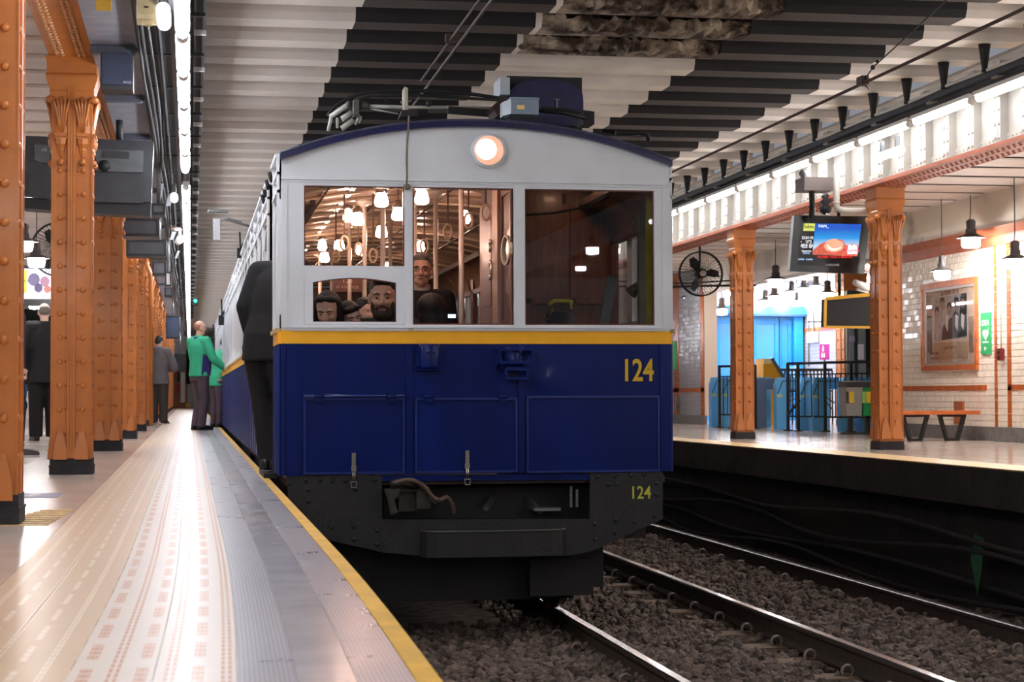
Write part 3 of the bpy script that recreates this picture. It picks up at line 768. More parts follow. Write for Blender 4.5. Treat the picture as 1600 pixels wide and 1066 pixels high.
while y < 62:
    n = int(round((y-14.9)/1.385))
    nm_ = {-1: 'nearest visible fluorescent tube on the far platform side, at the right edge', 0: 'second visible fluorescent tube of the far platform row', 1: 'third visible fluorescent tube of the far platform row', 2: 'fourth visible fluorescent tube of the far platform row'}
    if n in nm_: lb, g = nm_[n], None
    elif n < -1: lb, g = 'fluorescent tube of the far row beyond the right edge of the view', 'right row tubes outside the view'
    else: lb, g = 'fluorescent tube in the long row over the far platform edge', 'far tubes of the right row'
    if k == 0: tr.location = (6.55, y, 3.06); tr['label'] = lb; tr['group'] = g or ''
    else:
        c = copy_tree(tr, (6.55, y, 3.06), lb)
        if g: c['group'] = g
        elif 'group' in c: del c['group']
    k += 1; y += 1.385
# emergency lamps (short white tubes)
def elamp(loc, label, L=.5, lit=True):
    r = thing('emergency_lamp', label, 'lamp', loc)
    obj('diffuser', MB().lathe([(.024, 0), (.042, .03), (.042, L-.03), (.024, L)], (0, 0, 0), 12, axis='y'), [mat('bright_plastic_diffuser', (240, 240, 240), .3, emit=.6)], r)
    for y0 in (.1, L-.14): obj('bracket', MB().box(-.02, .02, y0, y0+.04, .03, .14), [greym], r)
elamp((onZ(257, 45, 2.80).x, onZ(257, 45, 2.80).y-.62, 2.80), 'rounded white emergency lamp beside the pale junction box at the top left')
elamp((-.17, 19.8, 2.66), 'small white emergency lamp beside the gap in the tube row', .35)
elamp((-.13, 24.0, 2.56), 'second small white lamp further along the left tube row', .3)
elamp((6.58, 16.6, 2.86), 'short white emergency lamp below the far tube row, above the column with the bench', .62)
elamp((6.58, 25.6, 2.84), 'short white emergency lamp below the far tube row, just right of the tram', .7)

# pendant lamps
def pendant_parts(r, top):
    obj('cord', MB().tube([(0, 0, top), (0, 0, .30), (-.01, 0, .22)], .006, 5), [blk2], r)
    h = MB().lathe([(.022, .22), (.045, .21), (.048, .12), (.055, .11), (.062, .10), (.062, .05), (.085, .045)], (0, 0, 0), 14)
    for k in range(6):
        a = k*PI/3; h.bar((.05*math.cos(a), .05*math.sin(a), .12), (.055*math.cos(a), .055*math.sin(a), .2), .008, .008)
    obj('lamp_housing', h, [housing], r)
    obj('reflector', MB().lathe([(.06, .05), (.10, .035), (.165, .006), (.176, -.002), (.165, -.004), (.10, .022), (.06, .035)], (0, 0, 0), 20), [housing], r)
    obj('globe', MB().lathe([(.05, .02), (.104, .006), (.110, -.03), (.104, -.09), (.090, -.112), (.03, -.118)], (0, 0, 0), 16), [pend_m], r)
def pendant(loc, label, s=1., group=None, top=None):
    r = thing('pendant_lamp', label, 'lamp', loc, group)
    key = round(((top or 2.92)-loc[2])/s, 1)
    if key not in PEND:
        pendant_parts(r, key); PEND[key] = [(k, []) for k in kids(r)]
    else:
        for k, _ in PEND[key]:
            d = k.copy(); COL.objects.link(d); d.parent = r
    r.scale = (s, s, s); return r
PEND = {}
pendant(onZ(1517, 372, 2.38), 'large white pendant lamp with dark shade just right of the column beside the bench')
p = onX(1472, 424, 8.8); pendant(p, 'white pendant lamp with dark shade in front of the wall, above the poster', .86)
p = onX(1586, 405, 8.9); pendant(p, 'white pendant lamp with dark shade cut by the right edge of the photo', .93)
pts = [(1212, 437, 33, 'largest pendant lamp left of the screen, between the two far columns'), (1078, 464, 26, 'pendant lamp just below the wall fan'),
       (1057, 492, 21, 'small low pendant lamp nearest to the tram on the far platform'), (1096, 491, 24, 'pendant lamp low under the fan, first of the overlapping bunch'),
       (1138, 453, 26, 'pendant lamp beside the left far column, right of the fan'), (1160, 482, 26, None), (1185, 489, 22, None), (1113, 487, 23, None),
       (1293, 458, 28, 'pendant lamp just below the screen on the far platform'), (1210, 463, 26, None), (1237, 456, 23, None), (1256, 451, 24, None), (1275, 447, 24, None), (1313, 450, 20, None),
       (1245, 471, 21, 'pendant lamp hanging lowest of those in front of the blue gate'), (1196, 470, 24, None), (1190, 476, 22, None), (1128, 483, 25, None), (1362, 408, 26, 'pendant lamp half hidden by the column beside the bench, above'), (1362, 433, 24, 'pendant lamp half hidden by the column beside the bench, below')]
for x, y, wpx, lb in pts:
    Z = .32*2920/wpx; d = ray(x, y); q = CP+d*Z/1.0
    if q.x > 12.6 or (q.x > 9.1 and (q.y < 24.8)):
        d2 = min(12.4, q.x)/q.x; q = CP+(q-CP)*min(d2, .98)
    pendant(q, lb or 'white pendant lamp in the dense bunch in front of the ticket hall', wpx*(q-CP).length/2920/.32, None if lb else 'bunched pendant lamps of the ticket hall', top=2.92)
pendant(onZ(57, 404, 2.36), 'pendant lamp seen between the first two left columns, right one of the pair', top=3.5)
pendant(onZ(37, 378, 2.40), 'pendant lamp half hidden by the nearest column, left one of the pair', top=3.5)
for x, yv, z in [(6.62, -5.95, 3.02), (7.4, -10.6, 3.06), (-2.2, 2., 2.5), (-2.4, 8., 2.5), (-4., 12, 2.5), (8.6, 5., 2.35), (8.6, 11., 2.35), (8.6, 14.6, 2.45), (8.8, 17.4, 2.45), (7.7, 12.6, 2.45), (-3.4, 18., 2.5), (-3.2, 32., 2.5), (-3.2, 40, 2.5), (-1.9, -3., 2.6), (-1.9, -8., 2.6), (8.2, -1., 2.45), (-4., -2, 2.6), (-4.2, 24., 2.6), (-4.2, 30., 2.6), (-3, 50, 2.5), (8.3, 33, 2.4)]:  # first two show in the cab glass; rest unseen, many added for light
    pendant((x, yv, z), 'unseen pendant lamp outside the photo frame', 1., 'pendant lamps outside the view', top=3.45 if x < 0 or yv < -5 else 2.92)
# ================================================================ THE OLD TRAM-LIKE TRAIN
YF = 12.25
def fp(x, y, Y=YF): v = onY(x, y, Y); return (v.x, v.z)
XL, XR = .586, 3.192
CXT = (XL+XR)/2
CAR_L = 15.4
car = thing('train_carriage', 'front train carriage, pale grey over navy blue with yellow band and number 124', 'train', (CXT, YF, ZR), 'carriages of the old train')
def roofz(x, crown=2.385, edge=2.145):
    t = (x-CXT)/((XR-XL)/2); return edge+(crown-edge)*(1-abs(t)**2.15)
zt = 1.015      # top of the yellow band on the face
zy0, zb = .91, .052
# --- front face: grey upper frame with three windows
W1 = [fp(475, 290), fp(632, 291), fp(632, 509), fp(475, 508)]
W2 = [fp(645, 291), fp(802, 292), fp(802, 508), fp(645, 509)]
W3 = [fp(820, 292), fp(1022, 298), fp(1021, 508), fp(820, 508)]
x1a, x1b = W1[0][0], W1[1][0]; x2a, x2b = W2[0][0], W2[1][0]; x3a, x3b = W3[0][0], W3[1][0]
zw0, zw1 = 1.036, 1.947
T = .05
up = MB()
up.box(XL, x1a, YF, YF+T, zt-.02, zw1); up.box(x1b, x2a, YF, YF+T, zt-.02, zw1); up.box(x2b, x3a, YF, YF+T, zt-.02, zw1); up.box(x3b, XR, YF, YF+T, zt-.02, zw1)
for a, b in ((x1a, x1b), (x2a, x2b), (x3a, x3b)): up.box(a, b, YF, YF+T, zt-.02, zw0)
n = 28; top = [(XL+(XR-XL)*i/n, roofz(XL+(XR-XL)*i/n)-.02) for i in range(n+1)]
up.prism([(XR, zw1), (XL, zw1)]+top, YF, YF+T)
W_('front_panel', up, [greyw], car)
W_('window_post', MB().box(x1b+.004, x2a-.004, YF-.012, YF, zw0-.01, zw1+.02), [greyw], car)
W_('window_post', MB().box(x2b+.004, x3a-.004, YF-.012, YF, zw0-.01, zw1+.02), [greyw], car)
# cornice moulding and sill
W_('moulding', MB().box(XL-.004, XR+.004, YF-.012, YF, 1.985, 2.000).box(XL-.004, XR+.004, YF-.007, YF, 1.968, 1.976), [greyw], car)
W_('sill', MB().box(XL+.06, XR-.06, YF-.03, YF, 1.012, 1.026).box(XL+.05, x1b+.02, YF-.02, YF, .994, 1.012).box(x2a, XR-.07, YF-.02, YF, .996, 1.012), [greyw], car)
W_('vertical_seam', MB().box(x1b+.02, x1b+.023, YF-.001, YF, 2.0, 2.36), [mat('seam_shadow_groove', (150, 152, 150), .6)], car)
# inner edge strips of the windows (brown wood)
wf = MB()
for a, b in ((x1a, x1b), (x2a, x2b), (x3a, x3b)):
    wf.frame([(a, zw0), (b, zw0), (b, zw1), (a, zw1)], [(a+.008, zw0+.01), (b-.008, zw0+.01), (b-.008, zw1-.008), (a+.008, zw1-.008)], YF+.015, YF+.045)
W_('window_lining', wf, [wood], car)
# left window: transom with an arched lower light
za0, za1 = fp(500, 415)[1], fp(500, 441)[1]
lx0, lx1 = fp(489, 470)[0], fp(619, 470)[0]
arch = [(lx0, zw0+.018)]+[(lx0+(lx1-lx0)*i/14, fp(500, 441)[1]+.030*math.sin(PI*i/14)) for i in range(15)]+[(lx1, zw0+.018)]
outer = [(x1a+.002, zw0+.002)]+[(x1a+(x1b-x1a)*i/14, za0) for i in range(15)]+[(x1b-.002, zw0+.002)]
W_('sash', MB().frame(outer, arch, YF+.004, YF+.034), [greyw], car)
W_('sash_lining', MB().frame([(a[0], a[1]) for a in arch], [(CXT*0+((a[0]-(lx0+lx1)/2)*.985+(lx0+lx1)/2), (a[1]-1.15)*.97+1.15) for a in arch], YF+.006, YF+.03), [wood], car)
# panes
W_('pane', MB().box(x1a, x1b, YF+.02, YF+.024, za0, zw1), [wglass], car)
W_('pane', MB().prism([(a[0], a[1]) for a in arch], YF+.016, YF+.02), [wglass], car)
W_('pane', MB().box(x2a, x2b, YF+.02, YF+.024, zw0, zw1), [wglass], car)
W_('pane', MB().box(x3a, x3b, YF+.02, YF+.024, zw0, zw1), [wglass2], car)
# yellow band
yb = MB(); yb.box(XL, XR, YF-.006, YF+.03, zy0, zt-.018)
W_('yellow_band', yb, [yellow], car)
# navy lower panel: a slightly bulged sheet
nb = MB(); vs = []; fs = []; nx, nz = 40, 24
for j in range(nz+1):
    for i in range(nx+1):
        x = XL+(XR-XL)*i/nx; z = zb+(zy0-zb)*j/nz
        b = .0
        if 2.2 < x < 3.05:
            b = .010*math.exp(-((x-2.33)/.05)**2-((z-.66)/.07)**2)-.006*math.exp(-((x-2.5)/.1)**2-((z-.35)/.2)**2)-.008*math.exp(-((x-2.72)/.14)**2-((z-.2)/.06)**2)
        vs.append((x, YF-b, z))
for j in range(nz):
    for i in range(nx): a = j*(nx+1)+i; fs.append((a, a+1, a+nx+2, a+nx+1))
nb.add(vs, fs, 0, True); nb.box(XL, XR, YF+.012, YF+.04, zb, zy0)
W_('lower_panel', nb, [navy], car)
W_('corner_post', MB().box(XL-.004, fp(446, 600)[0], YF-.014, YF+.0, zb, zy0), [navy], car); W_('corner_post', MB().box(fp(446, 600)[0]+.006, fp(470, 600)[0], YF-.008, YF, zb-.004, zy0), [navy], car)
W_('corner_post', MB().box(fp(1031, 600)[0], XR+.004, YF-.012, YF, zb+.03, zy0), [navy], car)
W_('corner_post', MB().box(XL-.004, fp(449, 400)[0], YF-.008, YF, zt, 1.965), [greyw], car); W_('corner_post', MB().box(XR-.05, XR+.004, YF-.006, YF, zt, 1.965), [greyw], car)
for x_ in (634, 809): W_('cover_strip', MB().box(fp(x_, 600)[0], fp(x_+11, 600)[0], YF-.012, YF, zb, zy0), [navy], car)
# hatch doors
def hatch(x0, y0, x1_, y1, latch=None, rod=False, hinges=()):
    a, c = fp(x0, y0), fp(x1_, y1); X0, X1, z1, z0 = a[0], c[0], a[1], c[1]
    h = MB(); h.hexa([(X0+.012, YF-.012, z0+.012), (X1-.012, YF-.012, z0+.012), (X1-.012, YF, z0+.012), (X0+.012, YF, z0+.012), (X0+.012, YF-.012, z1-.012), (X1-.012, YF-.012, z1-.012), (X1-.012, YF, z1-.012), (X0+.012, YF, z1-.012)])
    o = W_('hatch_door', h, [navy], car)
    W_('door_frame', MB().frame([(X0, z0), (X1, z0), (X1, z1), (X0, z1)], [(X0+.013, z0+.014), (X1-.013, z0+.014), (X1-.013, z1-.014), (X0+.013, z1-.014)], YF-.024, YF), [navye], o)
    if rod:
        W_('hinge_rod', MB().tube([(X0+.0, YF-.032, z1+.012), (X1, YF-.032, z1+.012)], .012, 8), [navye], o)
    for hx in hinges:
        q = fp(hx, y0); W_('hinge', MB().box(q[0]-.022, q[0]+.022, YF-.044, YF, q[1]-.03, q[1]+.035).tube([(q[0]-.03, YF-.035, q[1]+.01), (q[0]+.03, YF-.035, q[1]+.01)], .014, 8), [navy], o)
    if latch:
        q = fp(*latch); X, z = q
        W_('latch', MB().box(X-.013, X+.013, YF-.036, YF-.012, z+.0, z+.085).box(X-.017, X+.017, YF-.040, YF-.012, z-.035, z+.0).tube([(X-.006, YF-.042, z-.03), (X-.006, YF-.042, z-.10)], .004, 6).tube([(X+.006, YF-.042, z-.03), (X+.006, YF-.042, z-.10)], .004, 6)
           .frame([(X-.022, z-.10), (X+.022, z-.10), (X+.018, z-.142), (X-.018, z-.142)], [(X-.016, z-.107), (X+.016, z-.107), (X+.012, z-.136), (X-.012, z-.136)], YF-.046, YF-.034), [steel], o)
hatch(474, 622, 632, 740, (552, 728), True, (498, 611))
hatch(648, 622, 808, 738, (729, 724), False, (669, 785))
hatch(822, 619, 1030, 737)
# numbers
text('124', .208, (fp(996, 595)[0], YF-.0065, fp(996, 595)[1]), TFRONT, ynum, car, 'number', .001, sx=.73, bold=.004)
text('124', .118, (fp(1000, 779)[0], YF-.013, fp(1000, 779)[1]), TFRONT, ynum2, car, 'number', .001, sx=.84, bold=.0015)
# sockets under the band
X, z = fp(670, 558)
W_('socket_cover', MB().lathe([(.07, -.08), (.074, -.06), (.074, .07), (.068, .085)], (X, YF-.02, z), 20).box(X-.085, X-.06, YF-.04, YF, z-.06, z+.05).box(X+.06, X+.085, YF-.04, YF, z-.06, z+.05).box(X-.03, X+.03, YF-.104, YF-.08, z+.018, z+.03).box(X-.075, X+.075, YF-.07, YF, z-.088, z-.078), [navy], car)
X, z = fp(803, 562)
W_('coupling_socket', MB().lathe([(.062, -.05), (.066, -.02), (.066, .07), (.058, .08)], (X-.005, YF-.02, z), 20)
   .frame([(X-.115, z-.03), (X+.12, z-.03), (X+.11, z+.07), (X-.125, z+.07)], [(X-.10, z-.012), (X+.105, z-.012), (X+.10, z+.058), (X-.11, z+.058)], YF-.115, YF-.09)
   .bar((X-.115, YF-.1, z+.06), (X-.115, YF, z+.06), .022, .022).bar((X+.11, YF-.1, z+.05), (X+.11, YF, z+.05), .03, .03).bar((X-.11, YF-.1, z-.02), (X-.11, YF, z-.06), .02, .02)
   .frame([(X-.075, z-.135), (X+.075, z-.135), (X+.085, z-.06), (X-.085, z-.06)], [(X-.058, z-.118), (X+.058, z-.118), (X+.066, z-.075), (X-.066, z-.075)], YF-.12, YF-.06).box(X-.07, X+.07, YF-.08, YF, z-.075, z-.05), [navy], car)
# headlamp
X, z = fp(762.5, 236)
hl = W_('headlamp', MB().lathe([(.114, -.03), (.118, -.012), (.114, .0)], (X, YF, z), 32, axis='y').lathe([(.119, -.035), (.121, -.02), (.100, -.02)], (X, YF-.002, z), 32, axis='y'), [greyw], car)
W_('lamp_glass', MB().lathe([(.098, -.042), (.098, -.03)], (X, YF, z), 32, axis='y'), [head_m], hl)
W_('lamp_bulb', MB().lathe([(.066, -.050), (.070, -.042)], (X-.018, YF, z+.006), 24, axis='y'), [mat('lit_headlamp_bulb', (255, 244, 232), .3, emit=.9)], hl)
# roof: front bow and long shell
rb = MB()
vs = []; fs = []; n = 36
for Y in (YF-.05, YF+.06):
    for i in range(n+1):
        x = XL-.012+(XR-XL+.024)*i/n; xx = min(max(x, XL), XR); r = roofz(xx)
        vs.append((x, Y, r+.004)); vs.append((x, Y, r-.036))
for i in range(n):
    a = 2*i; m2 = 2*(n+1)
    fs += [(a, a+2, a+3, a+1), (m2+a, m2+a+1, m2+a+3, m2+a+2), (a, m2+a, m2+a+2, a+2), (a+1, a+3, m2+a+3, m2+a+1)]
fs += [(0, 1, 2*(n+1)+1, 2*(n+1)), (2*n, 4*n+2, 4*n+3, 2*n+1)]
rb.add(vs, fs); W_('roof_bow', rb, [navyd], car)
rim = [(XL-.008+(XR-XL+.016)*i/n, YF-.045, roofz(min(max(XL-.008+(XR-XL+.016)*i/n, XL), XR))+.008) for i in range(n+1)]
W_('roof_rim', MB().tube(rim, .010, 6), [mat('worn_roof_rim', (64, 66, 92), .5, noise=.4, nscale=20)], car)
def shell(y0, y1, name='roof', par=None):
    s = MB(); vs = []; fs = []; n = 18
    for Y in (y0, y1):
        for i in range(n+1): x = XL-.0+(XR-XL)*i/n; vs.append((x, Y, roofz(x)))
        for i in range(n+1): x = XR-(XR-XL)*i/n; vs.append((x, Y, roofz(x)-.03))
    m = 2*(n+1)
    for k in range(m): q = (k+1) % m; fs.append((k, q, m+q, m+k))
    fs += [tuple(range(m)), tuple(range(2*m-1, m-1, -1))]
    return s.add(vs, fs)
W_('roof', shell(YF+.06, YF+CAR_L), [mat('dusty_roof', (96, 98, 104), .7, noise=.3)], car)
# --- sides
SIDE_X = XL-.012
def side(mbs, y0, y1, x=SIDE_X, sgn=-1, door=None):
    """pilasters, belt, arched window band; mbs = dict of MB"""
    def bx(k, dx0, dx1, ya, yb_, z0, z1):
        a, b = (x+sgn*dx1, x+sgn*dx0) if sgn < 0 else (x+dx0, x+dx1)
        mbs[k].box(min(a, b), max(a, b), ya, yb_, z0, z1)
    n = max(1, int(round((y1-y0)/1.0))); w = (y1-y0)/n
    bx('lower', -.04, 0, y0, y1, .05, zy0)
    bx('band', -.02, .012, y0, y1, zy0, .985)
    bx('ledge', -.02, .03, y0, y1, .985, 1.01)
    bx('upper', -.04, 0, y0, y1, 1.01, 1.10); bx('upper', -.04, 0, y0, y1, 1.86, 2.16)
    for k in range(n*2+1):
        yy = y0+k*w/2; bx('rib', 0, .012, max(y0, yy-.03), min(y1, yy+.03), .05, zy0)
    for k in range(n+1):
        yy = y0+k*w; bx('upper', -.04, .016, max(y0, yy-.08), min(y1, yy+.08), 1.01, 2.13)
    for k in range(n):
        ya, yb_ = y0+k*w+.08, y0+(k+1)*w-.08
        # arched head of the window
        m = 8; pts = [(ya+(yb_-ya)*i/m, 1.70+.16*math.sin(PI*i/m)**.6) for i in range(m+1)]
        poly = [(ya, 1.88)]+pts+[(yb_, 1.88)]
        a, b = sorted((x+sgn*-.03, x))
        mbs['upper'].prism(poly[::-1], a, b, 'yz')
        a, b = sorted((x+sgn*-.025, x+sgn*-.02)); mbs['glass'].box(a, b, ya, yb_, 1.10, 1.80)
    for z in (1.90, 2.02): bx('trim', 0, .02, y0, y1, z, z+.018)
    bx('trim', 0, .03, y0, y1, 2.13, 2.155)
def sides(par, y0, y1, door_y=None):
    for sgn, x in ((-1, SIDE_X), (1, XR+.012)):
        M = {k: MB() for k in ('lower', 'band', 'ledge', 'upper', 'rib', 'glass', 'trim')}
        if sgn < 0 and door_y:
            side(M, y0, door_y[0], x, sgn); side(M, door_y[1], y1, x, sgn)
        else: side(M, y0, y1, x, sgn)
        W_('lower_side', M['lower'], [navys], par); W_('side_band', M['band'], [yellow], par); W_('belt_ledge', M['ledge'], [mat('worn_belt_ledge', (196, 168, 110), .5, noise=.3, nscale=12)], par)
        W_('upper_side', M['upper'], [greyw], par); tag(W_('side_rib', M['rib'], [navye], par), kind='stuff'); W_('side_window', M['glass'], [wglass], par); W_('side_trim', M['trim'], [greyw], par)
sides(car, YF+.03, YF+CAR_L, (12.98, 13.85))
# solid floor, underfloor, step
W_('car_floor', MB().box(XL+.03, XR-.03, YF+.05, YF+CAR_L, -.02, .03), [woodd], car)
W_('door_step', MB().box(.50, .75, 12.98, 13.85, .00, .035), [blk], car)
W_('door_jamb', MB().box(.575, .66, 12.94, 12.98, .05, 2.1).box(.575, .66, 13.85, 13.89, .05, 2.1), [greyw], car)
# --- black apron under the face
pts = lambda L: [fp(*p) for p in L]
ap = W_('apron_plate', MB().prism(pts([(448, 742), (597, 743), (597, 863), (508, 843), (452, 800)]), YF+.0, YF+.03), [blk], car)
ap2 = W_('apron_plate', MB().prism(pts([(921, 740), (1035, 737), (1035, 811), (928, 860), (921, 861)]), YF-.012, YF+.02), [blk], car)
W_('buffer_beam', MB().prism(pts([(597, 812), (921, 811), (921, 862), (884, 869), (650, 868), (597, 863)]), YF-.01, YF+.12), [blk], car)
W_('headstock', MB().prism(pts([(597, 743), (921, 740), (921, 750), (597, 752)]), YF, YF+.1), [navy], car)
a, b = fp(657, 828), fp(881, 866)
bmb = MB(); vs = []; n = 12; cxx = [(a[0]+.12, b[0]-.12)]
out = []
for i in range(n+1): t = PI+PI*i/n; out.append(((a[0]+.13)+.13*math.cos(PI-PI/2*0+0)*0, 0))
prof = [(a[0], YF-.02), (a[0]+.004, YF-.05), (a[0]+.03, YF-.085), (a[0]+.10, YF-.115), (a[0]+.3, YF-.13), (b[0]-.3, YF-.13), (b[0]-.10, YF-.115), (b[0]-.03, YF-.085), (b[0]-.004, YF-.05), (b[0], YF-.02)]
W_('bumper', MB().prism(prof, b[1], a[1]-.012, 'xy'), [blk], car)
m_ = 10; rimp = [(p[0], p[1], a[1]-.008) for p in prof]
W_('bumper_rim', MB().tube(rimp, .008, 6), [mat('worn_black_edge', (84, 84, 84), .45, metal=.4)], car)
rv = [(445+8, 756), (478, 751), (500, 751), (520, 752), (540, 751), (555, 752), (482, 766), (482, 784), (518, 824), (553, 823), (589, 829), (553, 843), (589, 851), (585, 751), (556, 765),
      (933, 745), (960, 744), (986, 743), (1006, 741), (950, 757), (962, 757), (1025, 755), (1025, 773), (1022, 807), (991, 815), (961, 813), (929, 819), (960, 832), (929, 842)]
rm = MB().sph((0, 0, 0), (.016, .010, .016), 8, 5).mesh('apron_rivet', [blk])
for x, y in rv:
    q = fp(x, y); obj('apron_rivet', rm, None, ap if x < 700 else ap2, loc=(q[0], YF if x < 700 else YF-.012, q[1]))
# coupling gear in the left opening
X, z = fp(612, 775)
W_('coupler_head', MB().prism([(X-.06, z+.05), (X+.04, z+.055), (X+.03, z-.0), (X+.0, z-.02), (X+.03, z-.10), (X-.02, z-.12), (X-.035, z-.03)], YF-.13, YF-.02)
   .box(X+.02, X+.24, YF-.10, YF+.05, z+.03, z+.06).box(X+.15, X+.24, YF-.12, YF+.0, z-.08, z+.03).tube([(X-.02, YF-.12, z+.08), (X+.05, YF-.14, z+.095), (X+.16, YF-.12, z+.075)], .03, 10)
   .box(X+.04, X+.15, YF-.06, YF+.05, z-.10, z+.03), [mat('greasy_iron', (66, 62, 58), .45, metal=.6, noise=.4)], car)
W_('hose', MB().tube([(X+.0, YF-.14, z+.09), (X+.10, YF-.16, z+.11), (X+.19, YF-.15, z+.07), (X+.25, YF-.13, z-.0), (X+.30, YF-.12, z-.025), (X+.35, YF-.1, z-.01), (X+.39, YF-.08, z-.06), (X+.40, YF-.06, z-.12)], .016, 8, fine=5), [mat('grey_brown_hose', (96, 74, 66), .6, noise=.3)], car)
W_('hose', MB().tube([(X+.22, YF-.12, z+.0), (X+.27, YF-.14, z-.05), (X+.30, YF-.13, z-.02)], .008, 8), [blk], car)
X, z = fp(860, 790)
W_('brake_rod', MB().bar((X-.42, YF+.1, z-.02), (X-.24, YF+.5, z+.12), .03, .03).bar((X-.05, YF+.1, z-.05), (X-.14, YF+.4, z+.1), .03, .03).bar((X+.16, YF+.1, z-.02), (X+.16, YF+.1, z+.12), .016, .02).bar((X+.2, YF+.1, z-.02), (X+.2, YF+.1, z+.1), .016, .02).box(X-.1, X+.08, YF+.05, YF+.3, z-.04, z-.02), [greym], car)
W_('underframe', MB().box(XL+.1, XR-.1, YF+.3, YF+CAR_L-.1, -.32, -.05).box(XL+.15, XL+.3, YF+.1, YF+.6, -.4, 0).box(XR-.3, XR-.15, YF+.1, YF+.6, -.4, 0), [blk2], car)
bg = W_('bogie_frame', MB().box(1.0, 1.16, YF+.5, YF+3.6, -.62, -.38).box(2.62, 2.78, YF+.5, YF+3.6, -.62, -.38).box(1.0, 2.78, YF+1.9, YF+2.2, -.6, -.4).box(2.40, 2.80, YF+.35, YF+.6, -.75, -.35).box(.9, 1.2, YF+.4, YF+.6, -.8, -.3)
        .box(2.28, 2.72, YF+.30, YF+.45, -.80, -.55), [blk2], car)
W_('shade_board', MB().box(.86, 2.62, YF+.50, YF+.54, -.84, -.36), [blk2], car)  # black board added to stand for the shade under the carriage front
wm = MB().lathe([(.06, -.06), (.06, -.03), (.40, -.03), (.43, -.05), (.43, .0), (.40, .06), (.36, .06), (.36, .02), (.08, .02), (.08, .06)], (0, 0, 0), 28, axis='x').mesh('wheel', [mat('worn_wheel_steel', (70, 64, 60), .4, metal=.8)])
for yy in (YF+1.0, YF+3.0, YF+11.6, YF+13.4):
    for x, s in ((1.175, 1), (2.61, -1)):
        o = obj('wheel', wm, None, car, loc=(x-CXT+.03*s, yy-YF, .43)); o.rotation_euler.z = 0 if s < 0 else PI
W_('skirt_box', MB().box(XL+.05, XL+.35, YF+3.8, YF+6.6, -.5, .0).box(XL+.05, XL+.35, YF+8, YF+10.6, -.45, .0), [blk2], car)
# ---- interior
ys0, ys1 = YF+.06, YF+CAR_L-.2
ir = MB(); n = 16
def inz(x): return 2.02+.17*(1-abs((x-CXT)/1.28)**2.2)
vs = []; fs = []
for Y in (ys0, ys1):
    for i in range(n+1): x = XL+.03+(XR-XL-.06)*i/n; vs.append((x, Y, inz(x)))
for i in range(n): fs.append((i, i+1, n+2+i, n+1+i))
ir.add(vs, fs, 0, True); W_('interior_ceiling', ir, [cream], car)
rib_pts = [(XL+.05+(XR-XL-.1)*i/14, inz(XL+.05+(XR-XL-.1)*i/14)-.012) for i in range(15)]
rr = MB()
yy = YF+.5
while yy < ys1: rr.tube([(x, yy, z) for x, z in rib_pts], .014, 6); yy += .55
tag(W_('ceiling_rib', rr, [mat('pale_enamel_rib', (214, 196, 168), .35)], car), kind='stuff')
lr = MB()
for x in (1.0, 1.5, 2.0, 2.6): lr.tube([(x, ys0, inz(x)-.02), (x, ys1, inz(x)-.02)], .008, 6)
W_('ceiling_conduit', lr, [steel], car)
# interior side walls: wooden dado, pillars, cove above windows
for sgn, x in ((1, XL+.03), (-1, XR-.03)):
    X = lambda d: x+sgn*d
    def bx(mb, d0, d1, a, b, c, d): mb.box(min(X(d0), X(d1)), max(X(d0), X(d1)), a, b, c, d)
    m = MB(); y0_ = ys0 if sgn < 0 else 13.9
    bx(m, 0, .03, y0_, ys1, .03, 1.02)
    yy = y0_+.4
    while yy < ys1: bx(m, 0, .05, yy-.07, yy+.07, 1.0, 1.86); yy += 1.0
    W_('wood_dado', m, [wood], car)
    c = MB(); pr = []
    for i in range(7):
        a = PI/2*i/6; pr.append((X(.02+.26*(1-math.cos(a))), 1.74+.26*math.sin(a)))
    vs = [(p[0], y_, p[1]) for y_ in (y0_, ys1) for p in pr]; c.add(vs, [(i, i+1, 8+i, 7+i) for i in range(6)], 0, True)
    W_('cove_panel', c, [olive], car)
    W_('cove_rail', MB().bar((X(.28), y0_, 2.0), (X(.28), ys1, 2.0), .035, .05).bar((X(.03), y0_, 1.72), (X(.03), ys1, 1.72), .04, .05), [woodd], car)
    a = MB(); yy = y0_+.7
    while yy < ys1: a.tube([(p[0]+sgn*.008, yy, p[1]) for p in pr], .014, 6); yy += 1.0
    tag(W_('cove_rib', a, [olive], car), kind='stuff')
# far end partition of the saloon
W_('end_partition', MB().box(XL+.05, 1.45, ys1-.05, ys1, .03, 2.15).box(2.3, XR-.05, ys1-.05, ys1, .03, 2.15).box(1.45, 2.3, ys1-.05, ys1, 1.85, 2.15), [wood], car)
na, nb2 = onY(519, 456, 18), onY(566, 432, 18)
pt = W_('notice_panel', MB().box(na.x, nb2.x, 18, 18.03, na.z, nb2.z), [wood], car)
text('124', .07, ((na.x+nb2.x)/2, 17.99, nb2.z-.065), TFRONT, mat('cream_lettering', (220, 200, 170), .5), car, 'lettering')
text('45 ASIENTOS', .038, ((na.x+nb2.x)/2, 17.99, na.z+.03), TFRONT, MATS['cream_lettering'], car, 'lettering')
